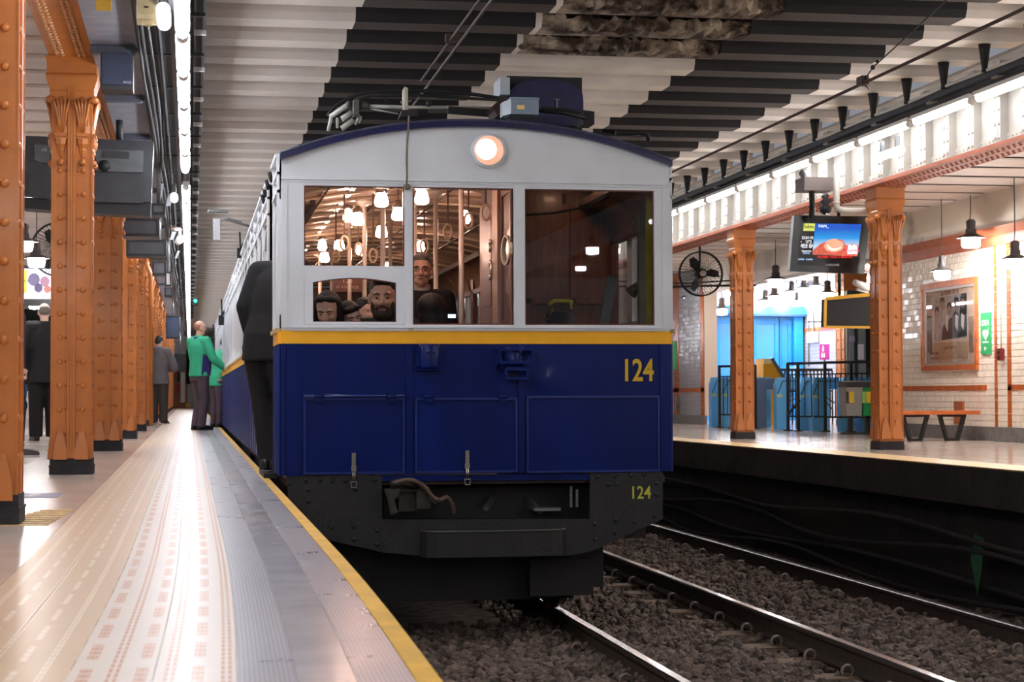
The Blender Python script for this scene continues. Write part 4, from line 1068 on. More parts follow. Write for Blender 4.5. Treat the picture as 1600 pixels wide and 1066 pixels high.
# poles with ceiling discs, strap hangers, bulbs
polem = mat('white_enamel_pole', (222, 208, 198), .25, coat=.3)
def pole(x, y): return MB().tube([(x, y, .03), (x, y, inz(x)-.05)], .019, 8).lathe([(.075, -.005), (.070, -.03), (.035, -.045), (.02, -.06)], (x, y, inz(x)), 12)
pp = []
for (px, Y) in [(721, 13.0), (598, 13.6), (681, 14.6), (648, 15.4), (569.5, 15.2), (610, 16.6), (546, 17.2), (518, 19.2), (500, 21.)]:
    v = onY(px, 400, Y); W_('pole', pole(v.x, Y), [polem], car)
bulbs = [(659, 308), (622, 334), (596, 362), (564, 391), (596, 312), (559, 342), (530, 383), (507, 402), (505, 425)]
bu = W_('lamp_row', MB().box(1.2, 1.24, 13.2, 26, 2.14, 2.17), [steel], car)
for i, (x, y) in enumerate(bulbs):
    v = onZ(x, y, 1.93); v.y = min(v.y, 24)
    s = W_('saloon_lamp', MB().lathe([(.02, .10), (.04, .06), (.045, .045)], (v.x, v.y, v.z), 12), [steel], car)
    W_('bulb_shade', MB().lathe([(.02, .05), (.034, .045), (.050, -.015), (.046, -.04), (.03, -.05)], (v.x, v.y, v.z), 12), [bulb_m], s)
for xx in (1.25, 2.2):
    for yy in (15.0, 18.0, 21.0, 24.5):
        s = W_('saloon_lamp', MB().lathe([(.03, .12), (.06, .09)], (xx, yy, 1.98), 10), [steel], car)
        W_('bulb_shade', MB().lathe([(.02, .085), (.034, .07), (.045, .01), (.03, -.015)], (xx, yy, 1.98), 10), [bulb_m], s)
strapm = mat('brown_leather_strap', (96, 66, 50), .6); gripm = mat('cream_strap_grip', (214, 190, 160), .4)
for (px, Y, yb_) in [(732, 13.3, 345), (759, 13.0, 332), (700, 13.6, 362), (663, 14.4, 385), (622, 14.2, 330), (538, 14.5, 380), (583, 14.8, 400), (560, 15.6, 390), (638, 14.0, 410), (525, 16, 400)]:
    v = onY(px, yb_, Y)
    s = W_('strap_hanger', MB().bar((v.x, Y, v.z+.06), (v.x, Y, inz(v.x)), .012, .006), [strapm], car)
    g = []
    for k in range(13): a = 2*PI*k/12; g.append((v.x+.030*math.sin(a), Y, v.z+.055*math.cos(a)))
    W_('strap_grip', MB().tube(g, .010, 6, caps=False), [gripm], s)
# driver's cab: partition, open door with locks, back wall, controller handle
pX = onY(805, 400, YF+.1).x
def pY(px): return onX(px, 400, pX-.03).y
cpn = W_('cab_partition', MB().box(pX-.03, pX+.0, YF+.06, 13.62, .03, 2.14), [woodd], car)
mw = mat('mid_brown_wood', (128, 76, 54), .35, rgb2=(98, 58, 42), nscale=7, stretch=(6, 6, .8), coat=.15)
ya, yb2, yc, yd = pY(802), pY(786), pY(778), pY(757)
W_('window_panel', MB().frame([(ya, .05), (yb2, .05), (yb2, 2.12), (ya, 2.12)], [(ya+.05, 1.08), (yb2-.05, 1.08), (yb2-.05, 1.93), (ya+.05, 1.93)], pX-.05, pX-.03, 'yz').box(pX-.036, pX-.03, ya, yb2, .05, 2.1), [mw], cpn)
W_('door_post', MB().box(pX-.07, pX-.03, yb2, yc, .03, 2.12), [mat('pale_wood_post', (186, 146, 120), .4)], cpn)
od = W_('cab_door', MB().box(pX-.065, pX-.03, yc, yd, .03, 1.93).box(pX-.068, pX-.065, yc+.08, yd-.08, 1.2, 1.85), [mat('red_mahogany_door', (116, 40, 32), .35, rgb2=(88, 28, 24), nscale=7, stretch=(6, 6, .8), coat=.2)], cpn)
c = onX(790, 391, pX-.055)
ov = [(.13*math.cos(2*PI*k/20), .090*math.sin(2*PI*k/20)) for k in range(20)]
W_('oval_window', MB().frame([(c.y+1.35*a, c.z+1.12*b) for a, b in ov], [(c.y+a, c.z+b) for a, b in ov], pX-.06, pX-.036, 'yz'), [gripm], cpn)
W_('oval_glass', MB().prism([(c.y+a, c.z+b) for a, b in ov], pX-.045, pX-.037, 'yz'), [mat('reflecting_oval_glass', (150, 130, 116), .1, metal=.3)], cpn)
for y in (379, 389, 412, 433):
    v = onX(768, y, pX-.07); W_('lock', MB().lathe([(.022, -.02), (.026, -.006), (.018, 0)], (pX-.068, v.y, v.z), 14, axis='x'), [steel], od)
v = onX(768, 422, pX-.09); W_('handle', MB().tube([(pX-.09, v.y, v.z-.05), (pX-.09, v.y, v.z+.05)], .010, 8), [steel], od)
W_('low_panel', MB().box(1.75, pX-.03, 13.60, 13.62, .03, 1.10), [wood], cpn) if False else None
cabX0 = pX
s = W_('added_cab_lamp', MB().lathe([(.03, .05), (.05, .03)], (2.75, 13.2, 2.07), 12), [steel], car)  # unseen lamp added above the window line to brighten the cab
W_('bulb_shade', MB().lathe([(.04, .02), (.05, .01), (.03, .0)], (2.75, 13.2, 2.075), 12), [mat('added_cab_bulb', (255, 200, 160), .4, emit=16.)], s)
W_('cab_back_wall', MB().box(pX, XR-.05, 13.7, 13.74, .03, 2.1).box(2.45, 2.5, 13.66, 13.7, .03, 2.05).box(2.8, 2.84, 13.66, 13.7, .03, 2.05).box(pX, XR-.1, 13.66, 13.7, 1.25, 1.29), [mw], car)
W_('cab_side', MB().box(XR-.07, XR-.03, YF+.06, YF+.14, .03, 2.0).box(XR-.07, XR-.03, 12.75, 13.7, .03, 1.05).box(XR-.09, XR-.03, 12.70, 12.78, 1.0, 2.0), [woodd], car)
v0, v1 = onY(1009, 310, YF+.15), onY(1019, 505, YF+.15)
W_('yellow_jamb', MB().box(v0.x, v1.x, YF+.13, YF+.16, 1.03, 1.96), [mat('olive_yellow_paint', (176, 164, 52), .5, noise=.2)], car)
v0, v1 = onY(996, 310, YF+.4), onY(1009, 505, YF+.4)
W_('grey_jamb', MB().box(v0.x, v1.x, YF+.36, YF+.42, 1.0, 1.93), [mat('grey_olive_panel', (104, 100, 88), .5)], car)
v = onY(875, 475, 12.7)
ct = W_('controller', MB().lathe([(.10, -.5), (.10, -.07), (.07, -.05)], (v.x, 12.7, v.z), 16), [blk2], car)
W_('controller_handle', MB().tube([(v.x-.09, 12.66, v.z-.01), (v.x-.05, 12.66, v.z+.02), (v.x+.03, 12.64, v.z+.018), (v.x+.075, 12.62, v.z+.012)], [.016, .016, .012, .012], 8).tube([(v.x+.06, 12.62, v.z+.01), (v.x+.06, 12.62, v.z-.04)], .010, 8), [mat('worn_yellow_handle', (214, 206, 60), .4)], ct)
W_('brass_valve', MB().tube([(v.x-.07, 12.66, v.z-.12), (v.x-.07, 12.66, v.z-.03)], .022, 8).tube([(v.x-.03, 12.66, v.z-.13), (v.x-.03, 12.66, v.z-.04)], .02, 8).tube([(v.x-.12, 12.66, v.z-.11), (v.x+.1, 12.66, v.z-.11)], .008, 6), [mat('dull_brass', (150, 120, 76), .4, metal=.7)], ct)
v = onY(945, 480, 12.75)
W_('lever', MB().bar((v.x+.07, 12.8, v.z+.22), (v.x-.02, 12.75, v.z-.2), .07, .03), [greym], car)
W_('horn_bracket', MB().tube([(onY(985, 460, 12.8).x, 12.8, 1.28), (onY(998, 450, 12.8).x, 12.8, 1.34), (onY(1008, 448, 12.8).x, 12.8, 1.36)], [.05, .03, .03], 8), [woodd], car)
W_('cab_ceiling_arc', MB().tube([(pX+.1, 12.8, 1.82), (pX+.35, 12.8, 1.84), (pX+.65, 12.8, 1.90), (pX+.75, 12.8, 1.96)], .010, 6).box(2.56, 2.58, 12.75, 12.78, 1.9, 1.97), [woodd], car)
# ---- roof gear
def roofbox():
    a = fp(787, 155, 12.45); b = fp(838, 181, 12.45)
    g = thing('roof_box', 'small blue-grey box with a yellow label on the front edge of the train roof', 'box', (a[0], 12.4, b[1]))
    W_('box_body', MB().box(a[0]+.035, b[0], 12.36, 12.60, b[1]-.005, a[1]-.008), [mat('blue_grey_enamel', (132, 148, 164), .45, noise=.1)], g)
    W_('box_side', MB().hexa([(a[0]+.0, 12.5, b[1]), (a[0]+.035, 12.36, b[1]-.002), (a[0]+.035, 12.6, b[1]), (a[0], 12.6, b[1]), (a[0]+.0, 12.5, a[1]-.012), (a[0]+.035, 12.36, a[1]-.012), (a[0]+.035, 12.6, a[1]-.012), (a[0], 12.6, a[1]-.012)]), [mat('pale_blue_grey', (176, 188, 196), .45)], g)
    W_('box_lid', MB().box(a[0]+.03, b[0]+.004, 12.352, 12.61, a[1]-.014, a[1]), [MATS['blue_grey_enamel']], g)
    c, d = fp(808, 164, 12.355), fp(820, 171, 12.355)
    W_('label', MB().box(c[0], d[0], 12.354, 12.36, d[1], c[1]), [mat('buff_paper_label', (226, 196, 130), .6)], g)
roofbox()
a, b = fp(793, 118, 13.3), fp(910, 182, 13.3)
g = thing('roof_hood', 'navy arched hood in a black square plate standing on the train roof', 'hood', ((a[0]+b[0])/2, 13.3, b[1]))
W_('back_plate', MB().box(a[0], b[0], 13.31, 13.55, b[1]-.12, a[1]), [blk2], g)
w_ = b[0]-a[0]; ap_ = [(a[0]+.004, b[1]-.08)]+[(a[0]+w_/2-w_/2*.98*math.cos(PI*i/16)*(1 if True else 1), a[1]-.17+.14*math.sin(PI*i/16)**.75) for i in range(17)]+[(b[0]-.004, b[1]-.08)]
W_('hood_body', MB().prism(ap_, 13.24, 13.32), [navyd], g)
v = onY(870, 160, 13.23)
W_('handle', MB().bar((v.x, 13.22, v.z-.06), (v.x, 13.22, v.z+.02), .012, .012).bar((v.x-.02, 13.22, v.z+.02), (v.x+.02, 13.22, v.z+.02), .008, .008), [greym], g)
W_('side_vent', MB().box(a[0]-.07, a[0]+.0, 13.2, 13.5, b[1]+.13, a[1]-.03), [MATS['pale_blue_grey']], g)
a, b = fp(765, 170, 12.7), fp(788, 150, 12.7)
tag(obj('roof_wedge', MB().prism([(a[0], a[1]), (a[0]+.08, a[1]+.075), (a[0]+.14, a[1]+.0), (a[0]+.14, a[1]-.06), (a[0]+.04, a[1]-.06)], 12.6, 12.9), [mat('dark_maroon_paint', (48, 22, 24), .5)]), 'dark maroon wedge beside the blue-grey roof box', 'fitting')
tag(obj('roof_pipe', MB().tube([onY(838, 172, 12.7), onY(880, 176, 12.7), onY(914, 184, 12.7)], .016, 8).tube([onY(845, 168, 12.9), onY(924, 176, 12.9)], .012, 8).box(onY(907, 180, 12.8).x, onY(924, 180, 12.8).x, 12.7, 12.9, onY(910, 197, 12.8).z, onY(910, 177, 12.8).z), [blk2]), 'black pipes lying on the roof right of the navy hood', 'pipe')
tag(obj('grab_rail', MB().tube([onY(962, 208, 12.9), onY(1006, 207, 12.9), onY(1012, 211, 12.9), onY(1014, 222, 12.9)], .018, 8), [blk2]), 'bent black rail on the right shoulder of the train roof', 'rail')
tag(obj('grab_rail', MB().tube([onY(940, 204, 13.4), onY(1000, 213, 13.4)], .014, 8), [blk2]), 'second straight black rail behind the bent rail on the roof', 'rail')
# pantograph
pg = thing('pantograph', 'folded current collector with grey arms and springs on the train roof', 'pantograph', (1.4, 12.9, 2.3))
gi = mat('grey_weathered_iron', (186, 184, 176), .5, metal=.2, noise=.3)
PY = 12.9
def P_(x, y, d=0): return onY(x, y, PY+d)
W_('collector_bow', MB().tube([P_(512, 181, .3), P_(524, 166, .3), P_(540, 156, .3), P_(562, 147, .3), P_(600, 142, .3), P_(660, 142, .3), P_(720, 145, .3), P_(790, 155, .3)], .014, 6, fine=3).tube([P_(518, 182, .1), P_(548, 160, .1), P_(580, 150, .1), P_(660, 149, .1), P_(800, 158, .1)], .011, 6), [blk2], pg)
W_('arm', MB().tube([P_(516, 183), P_(540, 166), P_(546, 163)], .018, 8).tube([P_(575, 166), P_(640, 168), P_(720, 168), P_(768, 170)], .013, 8).tube([P_(578, 170), P_(622, 178)], .006, 6), [gi], pg)
W_('linkage', MB().tube([P_(518, 180), P_(513, 205)], .012, 6), [gi], pg)
for q_ in ((527, 184, 527, 200, .010), (562, 180, 555, 195, .010), (565, 182, 561, 193, .006)): W_('linkage', MB().tube([P_(q_[0], q_[1]), P_(q_[2], q_[3])], q_[4], 6), [gi], pg)
W_('spring', MB().tube([P_(534, 186), P_(550, 176)], .020, 10).tube([P_(534, 201), P_(552, 188)], .020, 10), [mat('pale_grey_spring', (170, 170, 160), .5)], pg)
W_('pivot', MB().box(P_(552, 170).x, P_(560, 170).x, PY-.06, PY+.06, P_(550, 182).z, P_(550, 157).z).tube([P_(562, 165), P_(576, 166)], .030, 10).sph(P_(545, 163), .026, 8, 6).tube([P_(556, 158), P_(568, 164)], .012, 6), [mat('dark_worn_iron', (92, 90, 86), .5, metal=.5)], pg)
W_('insulator', MB().tube([P_(670, 158, -.1), P_(670, 166, -.1)], .018, 8).tube([P_(603, 152, .2), P_(603, 158, .2)], .01, 6).tube([P_(641, 172, .0), P_(668, 174, 0)], .012, 6).bar(P_(700, 172), P_(766, 177), .03, .05), [blk2], pg)
hk = thing('roof_hook', 'pale upright rope hook on the front edge of the roof', 'hook', onY(633, 180, 12.3))
W_('hook_horn', MB().tube([onY(634, 180, 12.3), onY(633, 160, 12.3), onY(633, 142, 12.3), onY(635, 137, 12.3)], [.018, .020, .019, .014], 8), [mat('worn_cream_porcelain', (176, 172, 158), .5)], hk)
W_('base', MB().prism([fp(624, 184, 12.25), fp(653, 182, 12.25), fp(650, 173, 12.25), fp(628, 173, 12.25)], 12.22, 12.38), [blk2], hk)
W_('pin', MB().tube([onY(626, 160, 12.3), onY(643, 157, 12.3)], .008, 6), [greym], hk)
rope = [onY(x, y, YF-.05) for x, y in [(639, 181), (638, 200), (636, 225), (635, 250), (636, 275), (635, 291)]]
ro = tag(obj('rope', MB().tube(rope, .0065, 6).sph(onY(636, 292, YF-.04), (.026, .02, .022), 8, 6), [mat('grey_brown_rope', (120, 112, 98), .9)]), 'grey trolley rope hanging down the front of the train from the roof hook', 'rope')
# --- following carriages
car2 = thing('train_carriage', 'second carriage of the old train, coupled behind the front one', 'train', (CXT, YF+CAR_L+.4, ZR), 'carriages of the old train')
s0, s1 = YF+CAR_L+.4, YF+2*CAR_L+.4
sides(car2, s0, s1)
W_('roof', shell(s0, s1), [MATS['dusty_roof']], car2)
W_('end_wall', MB().box(XL, XR, s0, s0+.05, .05, 2.2).box(XL, XR, s1-.05, s1, .05, 2.2), [greyw], car2)
W_('underframe', MB().box(XL+.08, XR-.08, s0, s1, -.5, .05), [blk2], car2)
TREE[car2.name] = [(k, []) for k in kids(car2)]
for k, lb in ((1, 'third carriage of the old train, seen very foreshortened'), (2, 'last visible carriage of the old train, farthest down the platform')):
    copy_tree(car2, (CXT, YF+CAR_L+.4+k*(CAR_L+.4), ZR), lb)
# roofline insulators and lamps on the side of the roof
for i, (x, y, Y) in enumerate([(376, 385, 21.), (347, 490, 32.), (334, 530, 45.)]):
    v = onY(x, y, Y)
    g = thing('trolley_fitting', ['dark upright fitting with wires on the roof edge of the front carriage', 'dark upright fitting on the roof edge farther back', 'small dark fitting on the roof edge near the far end'][i], 'fitting', v)
    s_ = Y/21.
    obj('post', MB().bar((0, 0, -.12*s_), (-.01, 0, .16*s_), .018*s_, .018*s_), [blk2], g); obj('clamp', MB().box(-.04*s_, .02*s_, -.03, .03, -.13*s_, -.02*s_).sph((.03*s_, 0, 0), .035*s_, 8, 5), [blk2], g)
bx_ = onY(366, 437, 24)
tag(obj('marker_box', MB().box(bx_.x-.03, bx_.x+.045, 24, 24.1, bx_.z-.06, bx_.z+.06), [mat('white_box_paint', (220, 220, 216), .4)]), 'small white box on the roof edge above the leaning man', 'box')
for i, (x, y) in enumerate([(425, 276), (420, 288), (416, 300), (413, 310)]):
    v = onX(x, y, XL-.02); tag(obj('roof_bracket', MB().tube([(v.x, v.y, v.z-.04), (v.x-.02, v.y, v.z+.03)], .014, 6), [blk2]), ['nearest dark bracket on the roof edge', 'second dark bracket on the roof edge', 'third dark bracket on the roof edge', 'farthest dark bracket of the four on the roof edge'][i], 'bracket')
# ================================================================ OVERHEAD FIXTURES, LEFT
mb = MB()
tray = thing('cable_tray', 'dark perforated cable tray hanging over the left platform edge beside the tube row', 'tray', (0, 8, 2.84))
W_('side_rail', MB().box(.075, .095, 4, 60, 2.97, 3.01).box(.02, .035, 4, 60, 2.97, 3.01), [dgrey], tray)
W_('base_plate', MB().box(-.01, .09, 4, 60, 3.005, 3.01), [blk2], tray)
cr = MB().box(-.035, .045, 0, .04, 0, .03).mesh('clip_bracket', [mat('pale_clip_plastic', (200, 200, 196), .5)])
for k in range(26): obj('clip_bracket', cr, None, tray, loc=(.055, 4.3+k*1.4-.0, .09))
rg2 = MB().box(-.30, .09, 0, .04, 0, .02).mesh('cross_arm', [dgrey])
for k in range(34): obj('cross_arm', rg2, None, tray, loc=(0, 1.0+k*1.4, .11))
W_('lamp_rail', MB().box(-.07, -.03, -8, 78, 2.84, 2.875), [dgrey], tray)
W_('inner_rail', MB().box(-.13, -.10, 4, 60, 2.88, 2.93).box(-.20, -.185, 4, 60, 2.88, 2.93), [dgrey], tray)
tray2 = thing('cable_tray', 'second dark tray of cables between the tube row and the grey duct', 'tray', (-.25, 8, 2.9))
W_('base_plate', MB().box(-.36, -.02, 4, 70, 2.96, 2.97), [blk2], tray2)
for j, x in enumerate((-.33, -.30, -.26, -.22)):
    W_('cable', MB().tube([(x+.01*math.sin(y*.8+j), y, 2.93+.008*math.sin(y*1.7+j*2)) for y in np.arange(4, 50, .8)], .012, 5), [[blk2, cabm, dgrey, blk2][j]], tray2)
duct = thing('cable_duct', 'broad perforated grey duct beside the orange girder over the left platform', 'duct', (-.53, 8, 3.0))
W_('duct_body', MB().box(-.685, -.37, 4, 60, 3.0, 3.10), [ductm], duct)
W_('duct_edge', MB().box(-.375, -.362, 4, 60, 2.985, 3.11), [greym], duct)
br = MB().prism([(-.685, 0), (-.39, 0), (-.355, .05), (-.685, .05)], 0, .10).mesh('duct_bracket', [mat('grey_blue_bracket', (78, 80, 92), .5)])
for k, y in enumerate([13.15, 15.3, 17.6, 19.9, 22.2, 24.5, 27, 30, 33, 37, 41]): obj('duct_bracket', br, None, duct, loc=(.53, y-8, -.055))
jb = thing('junction_box', 'cream junction box with a dark slot at the top left beside the emergency lamp', 'box', onZ(229, 20, 2.86))
v = onY(213, 29, 11.2); v2 = onY(245, -12, 11.2)
W_('box_body', MB().box(v.x, v2.x, 11.2, 11.4, v.z, v2.z), [mat('cream_plastic_box', (236, 222, 180), .5)], jb)
a, b = onY(218, 21, 11.2), onY(240, 1, 11.2)
W_('cover', MB().box(a.x, b.x, 11.19, 11.2, a.z, b.z), [mat('cream_plastic_cover', (228, 212, 166), .45)], jb)
a, b = onY(225, 12, 11.19), onY(232, 10, 11.19); W_('slot', MB().box(a.x, b.x, 11.186, 11.19, a.z, b.z), [blk2], jb)
a, b = onY(226, 41, 11.3), onY(237, 29, 11.3); W_('stem', MB().box(a.x, b.x, 11.25, 11.3, a.z, b.z), [MATS['cream_plastic_cover']], jb)
v, v2 = onY(150, 15, 11.3), onY(174, -10, 11.3)
yt = tag(obj('hanging_label', MB().box(v.x, v2.x, 11.3, 11.33, v.z, v2.z), [mat('yellow_plastic_label', (222, 176, 60), .5)]), 'yellow label on the underside of the grey duct at the top left', 'label')
# loudspeaker under the duct
def pbox(name, label, cat, x0, y0, x1, y1, Y, d, m, lip=None, parts=()):
    a, b = onY(x0, y1, Y), onY(x1, y0, Y)
    g = thing(name, label, cat, ((a.x+b.x)/2, Y, a.z))
    W_('body', MB().box(a.x, b.x, Y, Y+d, a.z, b.z), [m], g)
    return g, a, b
spk = mat('dark_blue_grey_cloth', (52, 58, 78), .8, noise=.1, bump=.4, bscale=200)
g, a, b = pbox('loudspeaker', 'dark blue-grey square loudspeaker under the duct, beside the second column capital', 'speaker', 157, 84, 208, 139, 13.05, .22, mat('black_plastic_case', (34, 34, 40), .5))
W_('grille', MB().box(a.x+.008, b.x-.006, 13.035, 13.05, a.z+.03, b.z-.004), [spk], g)
c, d = onY(193, 130, 13.03), onY(205, 126, 13.03)
text('BOSS', .022, ((c.x+d.x)/2, 13.032, c.z), TFRONT, mat('pale_grey_print', (180, 180, 188), .5), g, 'lettering')
# back of the hanging display
dm = mat('dark_display_housing', (48, 50, 54), .4, noise=.2, coat=.2); dm2 = mat('display_panel_grey', (84, 88, 90), .35, noise=.2)
MY = 16.6
TL, TR_, BR_, BL_ = onY(40, 212, MY), onY(240, 221, MY), onY(236, 316, MY), onY(37, 308, MY)
g = thing('hanging_display', 'large dark hanging display seen from behind, partly hidden by the second left column', 'screen', ((TL.x+TR_.x)/2, MY, BL_.z))
W_('housing', MB().hexa([BL_, BR_, BR_+Vector((0, .3, .02)), BL_+Vector((0, .3, .02)), TL, TR_, TR_+Vector((0, .3, 0)), TL+Vector((0, .3, 0))]), [dm], g)
bl2, br2 = onY(36, 326, MY+.02), onY(235, 338, MY+.02)
W_('lower_rim', MB().hexa([bl2, br2, br2+Vector((0, .28, 0)), bl2+Vector((0, .28, 0)), BL_+Vector((0, .02, 0)), BR_+Vector((0, .02, 0)), BR_+Vector((0, .3, 0)), BL_+Vector((0, .3, 0))]), [mat('black_display_rim', (28, 28, 30), .45)], g)
def mpoly(px, d=.02, Y=MY): 
    v = [onY(x, y, Y) for x, y in px]; return [p-Vector((0, d, 0)) for p in v]+[p for p in v]
def mquad(name, px, m, par, d=.02, Y=MY):
    v = mpoly(px, d, Y); n = len(px)
    return W_(name, MB().add(v, [tuple(range(n)), tuple(range(2*n-1, n-1, -1))]+[(k, (k+1) % n, n+(k+1) % n, n+k) for k in range(n)]), [m], par)
mquad('back_panel', [(54, 226), (77, 227), (77, 256), (62, 254), (54, 250)], dm2, g); mquad('back_panel', [(150, 234), (224, 236), (223, 270), (150, 268)], dm2, g)
mquad('lower_panel', [(46, 266), (78, 268), (78, 312), (45, 308)], dm, g, .012); mquad('lower_panel', [(148, 272), (226, 273), (224, 318), (148, 316)], dm, g, .012)
mquad('vent_slot', [(160, 235), (202, 238), (202, 249), (160, 247)], dm, g, .026)
v = onY(163, 259, MY-.02); W_('round_port', MB().lathe([(.048, -.02), (.052, 0)], (v.x, MY-.02, v.z), 20, axis='y'), [blk2], g)
W_('hanger', MB().tube([(TL.x+.3, MY+.15, TL.z), (TL.x+.3, MY+.15, 3.5)], .03, 8), [blk2], g); W_('hanger', MB().tube([(TR_.x-.3, MY+.15, TR_.z), (TR_.x-.3, MY+.15, 3.1)], .03, 8), [blk2], g)
text('LG', .035, (onY(69, 236, MY-.02).x, MY-.022, onY(69, 236, MY-.02).z), TFRONT, MATS['pale_grey_print'], g, 'lettering')
# boxes, speakers and cameras crowding the row behind it
dk = mat('dark_grey_case', (58, 58, 62), .5, noise=.15); dk2 = mat('slate_case', (84, 84, 88), .5, noise=.1); lt = mat('pale_equipment_case', (206, 204, 198), .5)
L_ = [('hanging_display', 'dark box of a display just right of and below the big hanging display', 'screen', 176, 341, 249, 369, 21., .4, dk, 'b'),
      ('hanging_display', 'dark display back hanging above the fourth and fifth columns', 'screen', 197, 375, 260, 400, 23.5, .4, dk, 'b'),
      ('equipment_box', 'mid grey case hanging above the fifth column', 'box', 236, 378, 262, 406, 24.5, .35, dk2, 'b'),
      ('equipment_box', 'grey case under the duct below the mid grey one', 'box', 238, 408, 260, 430, 27., .35, dk2, 'b'),
      ('junction_box', 'pale wall box hanging beside the tube row half way along', 'box', 258, 425, 268, 448, 28., .2, lt, 'b'),
      ('equipment_box', 'lower grey case farther down the row of hanging equipment', 'box', 257, 448, 270, 464, 31., .3, dk2, 'b'),
      ('hanging_display', 'blue glinting display hanging far down the left row', 'screen', 259, 494, 281, 529, 46., .5, mat('blue_glossy_screen', (48, 66, 92), .15), 's'),
      ('equipment_box', 'slanted slate case right of the big hanging display', 'box', 237, 318, 258, 336, 19., .3, dk2, 'b'),
      ('hanging_sign', 'far dark sign across the platform end', 'sign', 272, 553, 291, 580, 70., .2, blk2, 'b')]
for nm_, lb, ct_, x0, y0, x1, y1, Y, d, m, kd in L_:
    g, a, b = pbox(nm_, lb, ct_, x0, y0, x1, y1, Y, d, m)
    W_('rim', MB().frame([(a.x, a.z), (b.x, a.z), (b.x, b.z), (a.x, b.z)], [(a.x+.02, a.z+.03), (b.x-.02, a.z+.03), (b.x-.02, b.z-.02), (a.x+.02, b.z-.02)], Y-.02, Y), [blk2], g)
    W_('hanger', MB().tube([((a.x+b.x)/2, Y+d/2, b.z), ((a.x+b.x)/2, Y+d/2, 3.1)], .02, 6), [greym], g)
hs = mat('hanging_strip_metal', (150, 152, 156), .4, metal=.4)
for i, (x0, y0, x1, y1, Y) in enumerate([(236, 80, 244, 110, 14.), (243, 130, 250, 165, 15.5), (251, 188, 257, 207, 17.5), (251, 218, 258, 244, 19.), (248, 287, 253, 317, 20.5), (262, 290, 269, 322, 22.), (267, 362, 273, 375, 25), (275, 392, 279, 404, 27)]):
    a, b = onY(x0, y1, Y), onY(x1, y0, Y)
    tag(obj('hanging_strip', MB().hexa([(a.x-.02, Y, a.z), (b.x-.02, Y, a.z), (b.x-.02, Y+.02, a.z), (a.x-.02, Y+.02, a.z), (a.x+.02, Y, b.z), (b.x+.02, Y, b.z), (b.x+.02, Y+.02, b.z), (a.x+.02, Y+.02, b.z)]), [hs]), 'pale metal strip hanging between the duct and the tube row', 'bracket', 'hanging strips beside the duct')
# dome camera on a stem, bullet cameras
g = thing('ceiling_antenna', 'white disc antenna on a white stem in front of the tube row', 'antenna', onY(279, 355, 26))
v = onY(279, 357, 26)
W_('disc', MB().lathe([(.05, -.03), (.10, -.02), (.115, .0), (.10, .02), (.03, .03)], (v.x, v.y, v.z), 18), [lt], g)
W_('stem', MB().tube([(v.x-.03, v.y, v.z+.02), (v.x-.03, v.y, v.z+.06)], .035, 8).tube([(v.x-.03, v.y, v.z+.06), (v.x-.03, v.y, v.z+.42)], .015, 8), [lt], g)
g = thing('security_camera', 'white security camera under the disc antenna', 'camera', onY(280, 373, 26.5))
v = onY(280, 374, 26.5); W_('lens_body', MB().tube([(v.x+.02, v.y, v.z+.06), (v.x-.02, v.y-.1, v.z-.05)], [.04, .05], 10), [lt], g); W_('bracket', MB().tube([(v.x+.02, v.y, v.z+.06), (v.x+.03, v.y, v.z+.2)], .012, 6), [greym], g)
g = thing('signal_lamp', 'small green signal light in a dark case beside the tube row', 'signal', onY(305, 470, 40))
a, b = onY(301, 477, 40), onY(309, 465, 40)
W_('case', MB().box(a.x, b.x, 40, 40.2, a.z, b.z), [blk2], g); v = onY(305.5, 470.5, 39.98)
W_('green_lens', MB().lathe([(.035, -.03), (.035, 0)], (v.x, 39.98, v.z), 14, axis='y'), [mat('lit_green_lens', (40, 220, 150), .3, emit=1.6)], g)
# wire tensioner on the ceiling left of the train
g = thing('tensioner', 'pale metal wire tensioner with a hanging plate fixed to the ceiling left of the train', 'bracket', onY(340, 335, 22))
a, b = onY(333, 375, 22), onY(344, 342, 22)
W_('hanging_plate', MB().box(a.x, b.x, 22, 22.05, a.z, b.z), [mat('pale_galvanised', (176, 178, 180), .4)], g)
W_('ceiling_plate', MB().box(onY(325, 330, 22).x, onY(356, 330, 22).x, 21.9, 22.1, onY(340, 332, 22).z, onY(340, 329, 22).z), [greym], g)
W_('turnbuckle', MB().tube([onY(344, 342, 22), onY(356, 344, 22), onY(376, 350, 22), onY(394, 355, 22)], .014, 6).tube([onY(355, 341, 22), onY(378, 347, 22)], .008, 6), [greym], g)
# ================================================================ OVERHEAD FIXTURES, RIGHT
trr = thing('cable_tray', 'long dark cable tray hanging above the far tube row', 'tray', (6.5, 8, 3.2))
W_('tray_body', MB().box(6.50, 6.62, 2, 56, 3.17, 3.20).box(6.49, 6.50, 2, 56, 3.17, 3.25), [dgrey], trr)
W_('conduit', MB().tube([(6.47, y, 3.235+.006*math.sin(y*3)) for y in np.arange(2, 40, .6)], .013, 6), [lt], trr)
W_('lamp_rail', MB().box(6.52, 6.60, 2, 56, 3.115, 3.15), [blk2], trr)
cb_ = MB().lathe([(.055, .24), (.045, .17), (.025, .03), (.03, .0)], (0, 0, 0), 8).mesh('hanger_cone', [blk2])
for k in range(40):
    y = 13.47+.852*(k-10)+.15
    if 7 < y < 36: obj('hanger_cone', cb_, None, trr, loc=(6.46-6.5, y-8, .02))
cl_ = MB().box(-.03, .03, -.06, .06, 0, .02).mesh('clip_bracket', [lt])
for k in range(22): obj('clip_bracket', cl_, None, trr, loc=(.02, 4+k*1.38-.4, -.045))
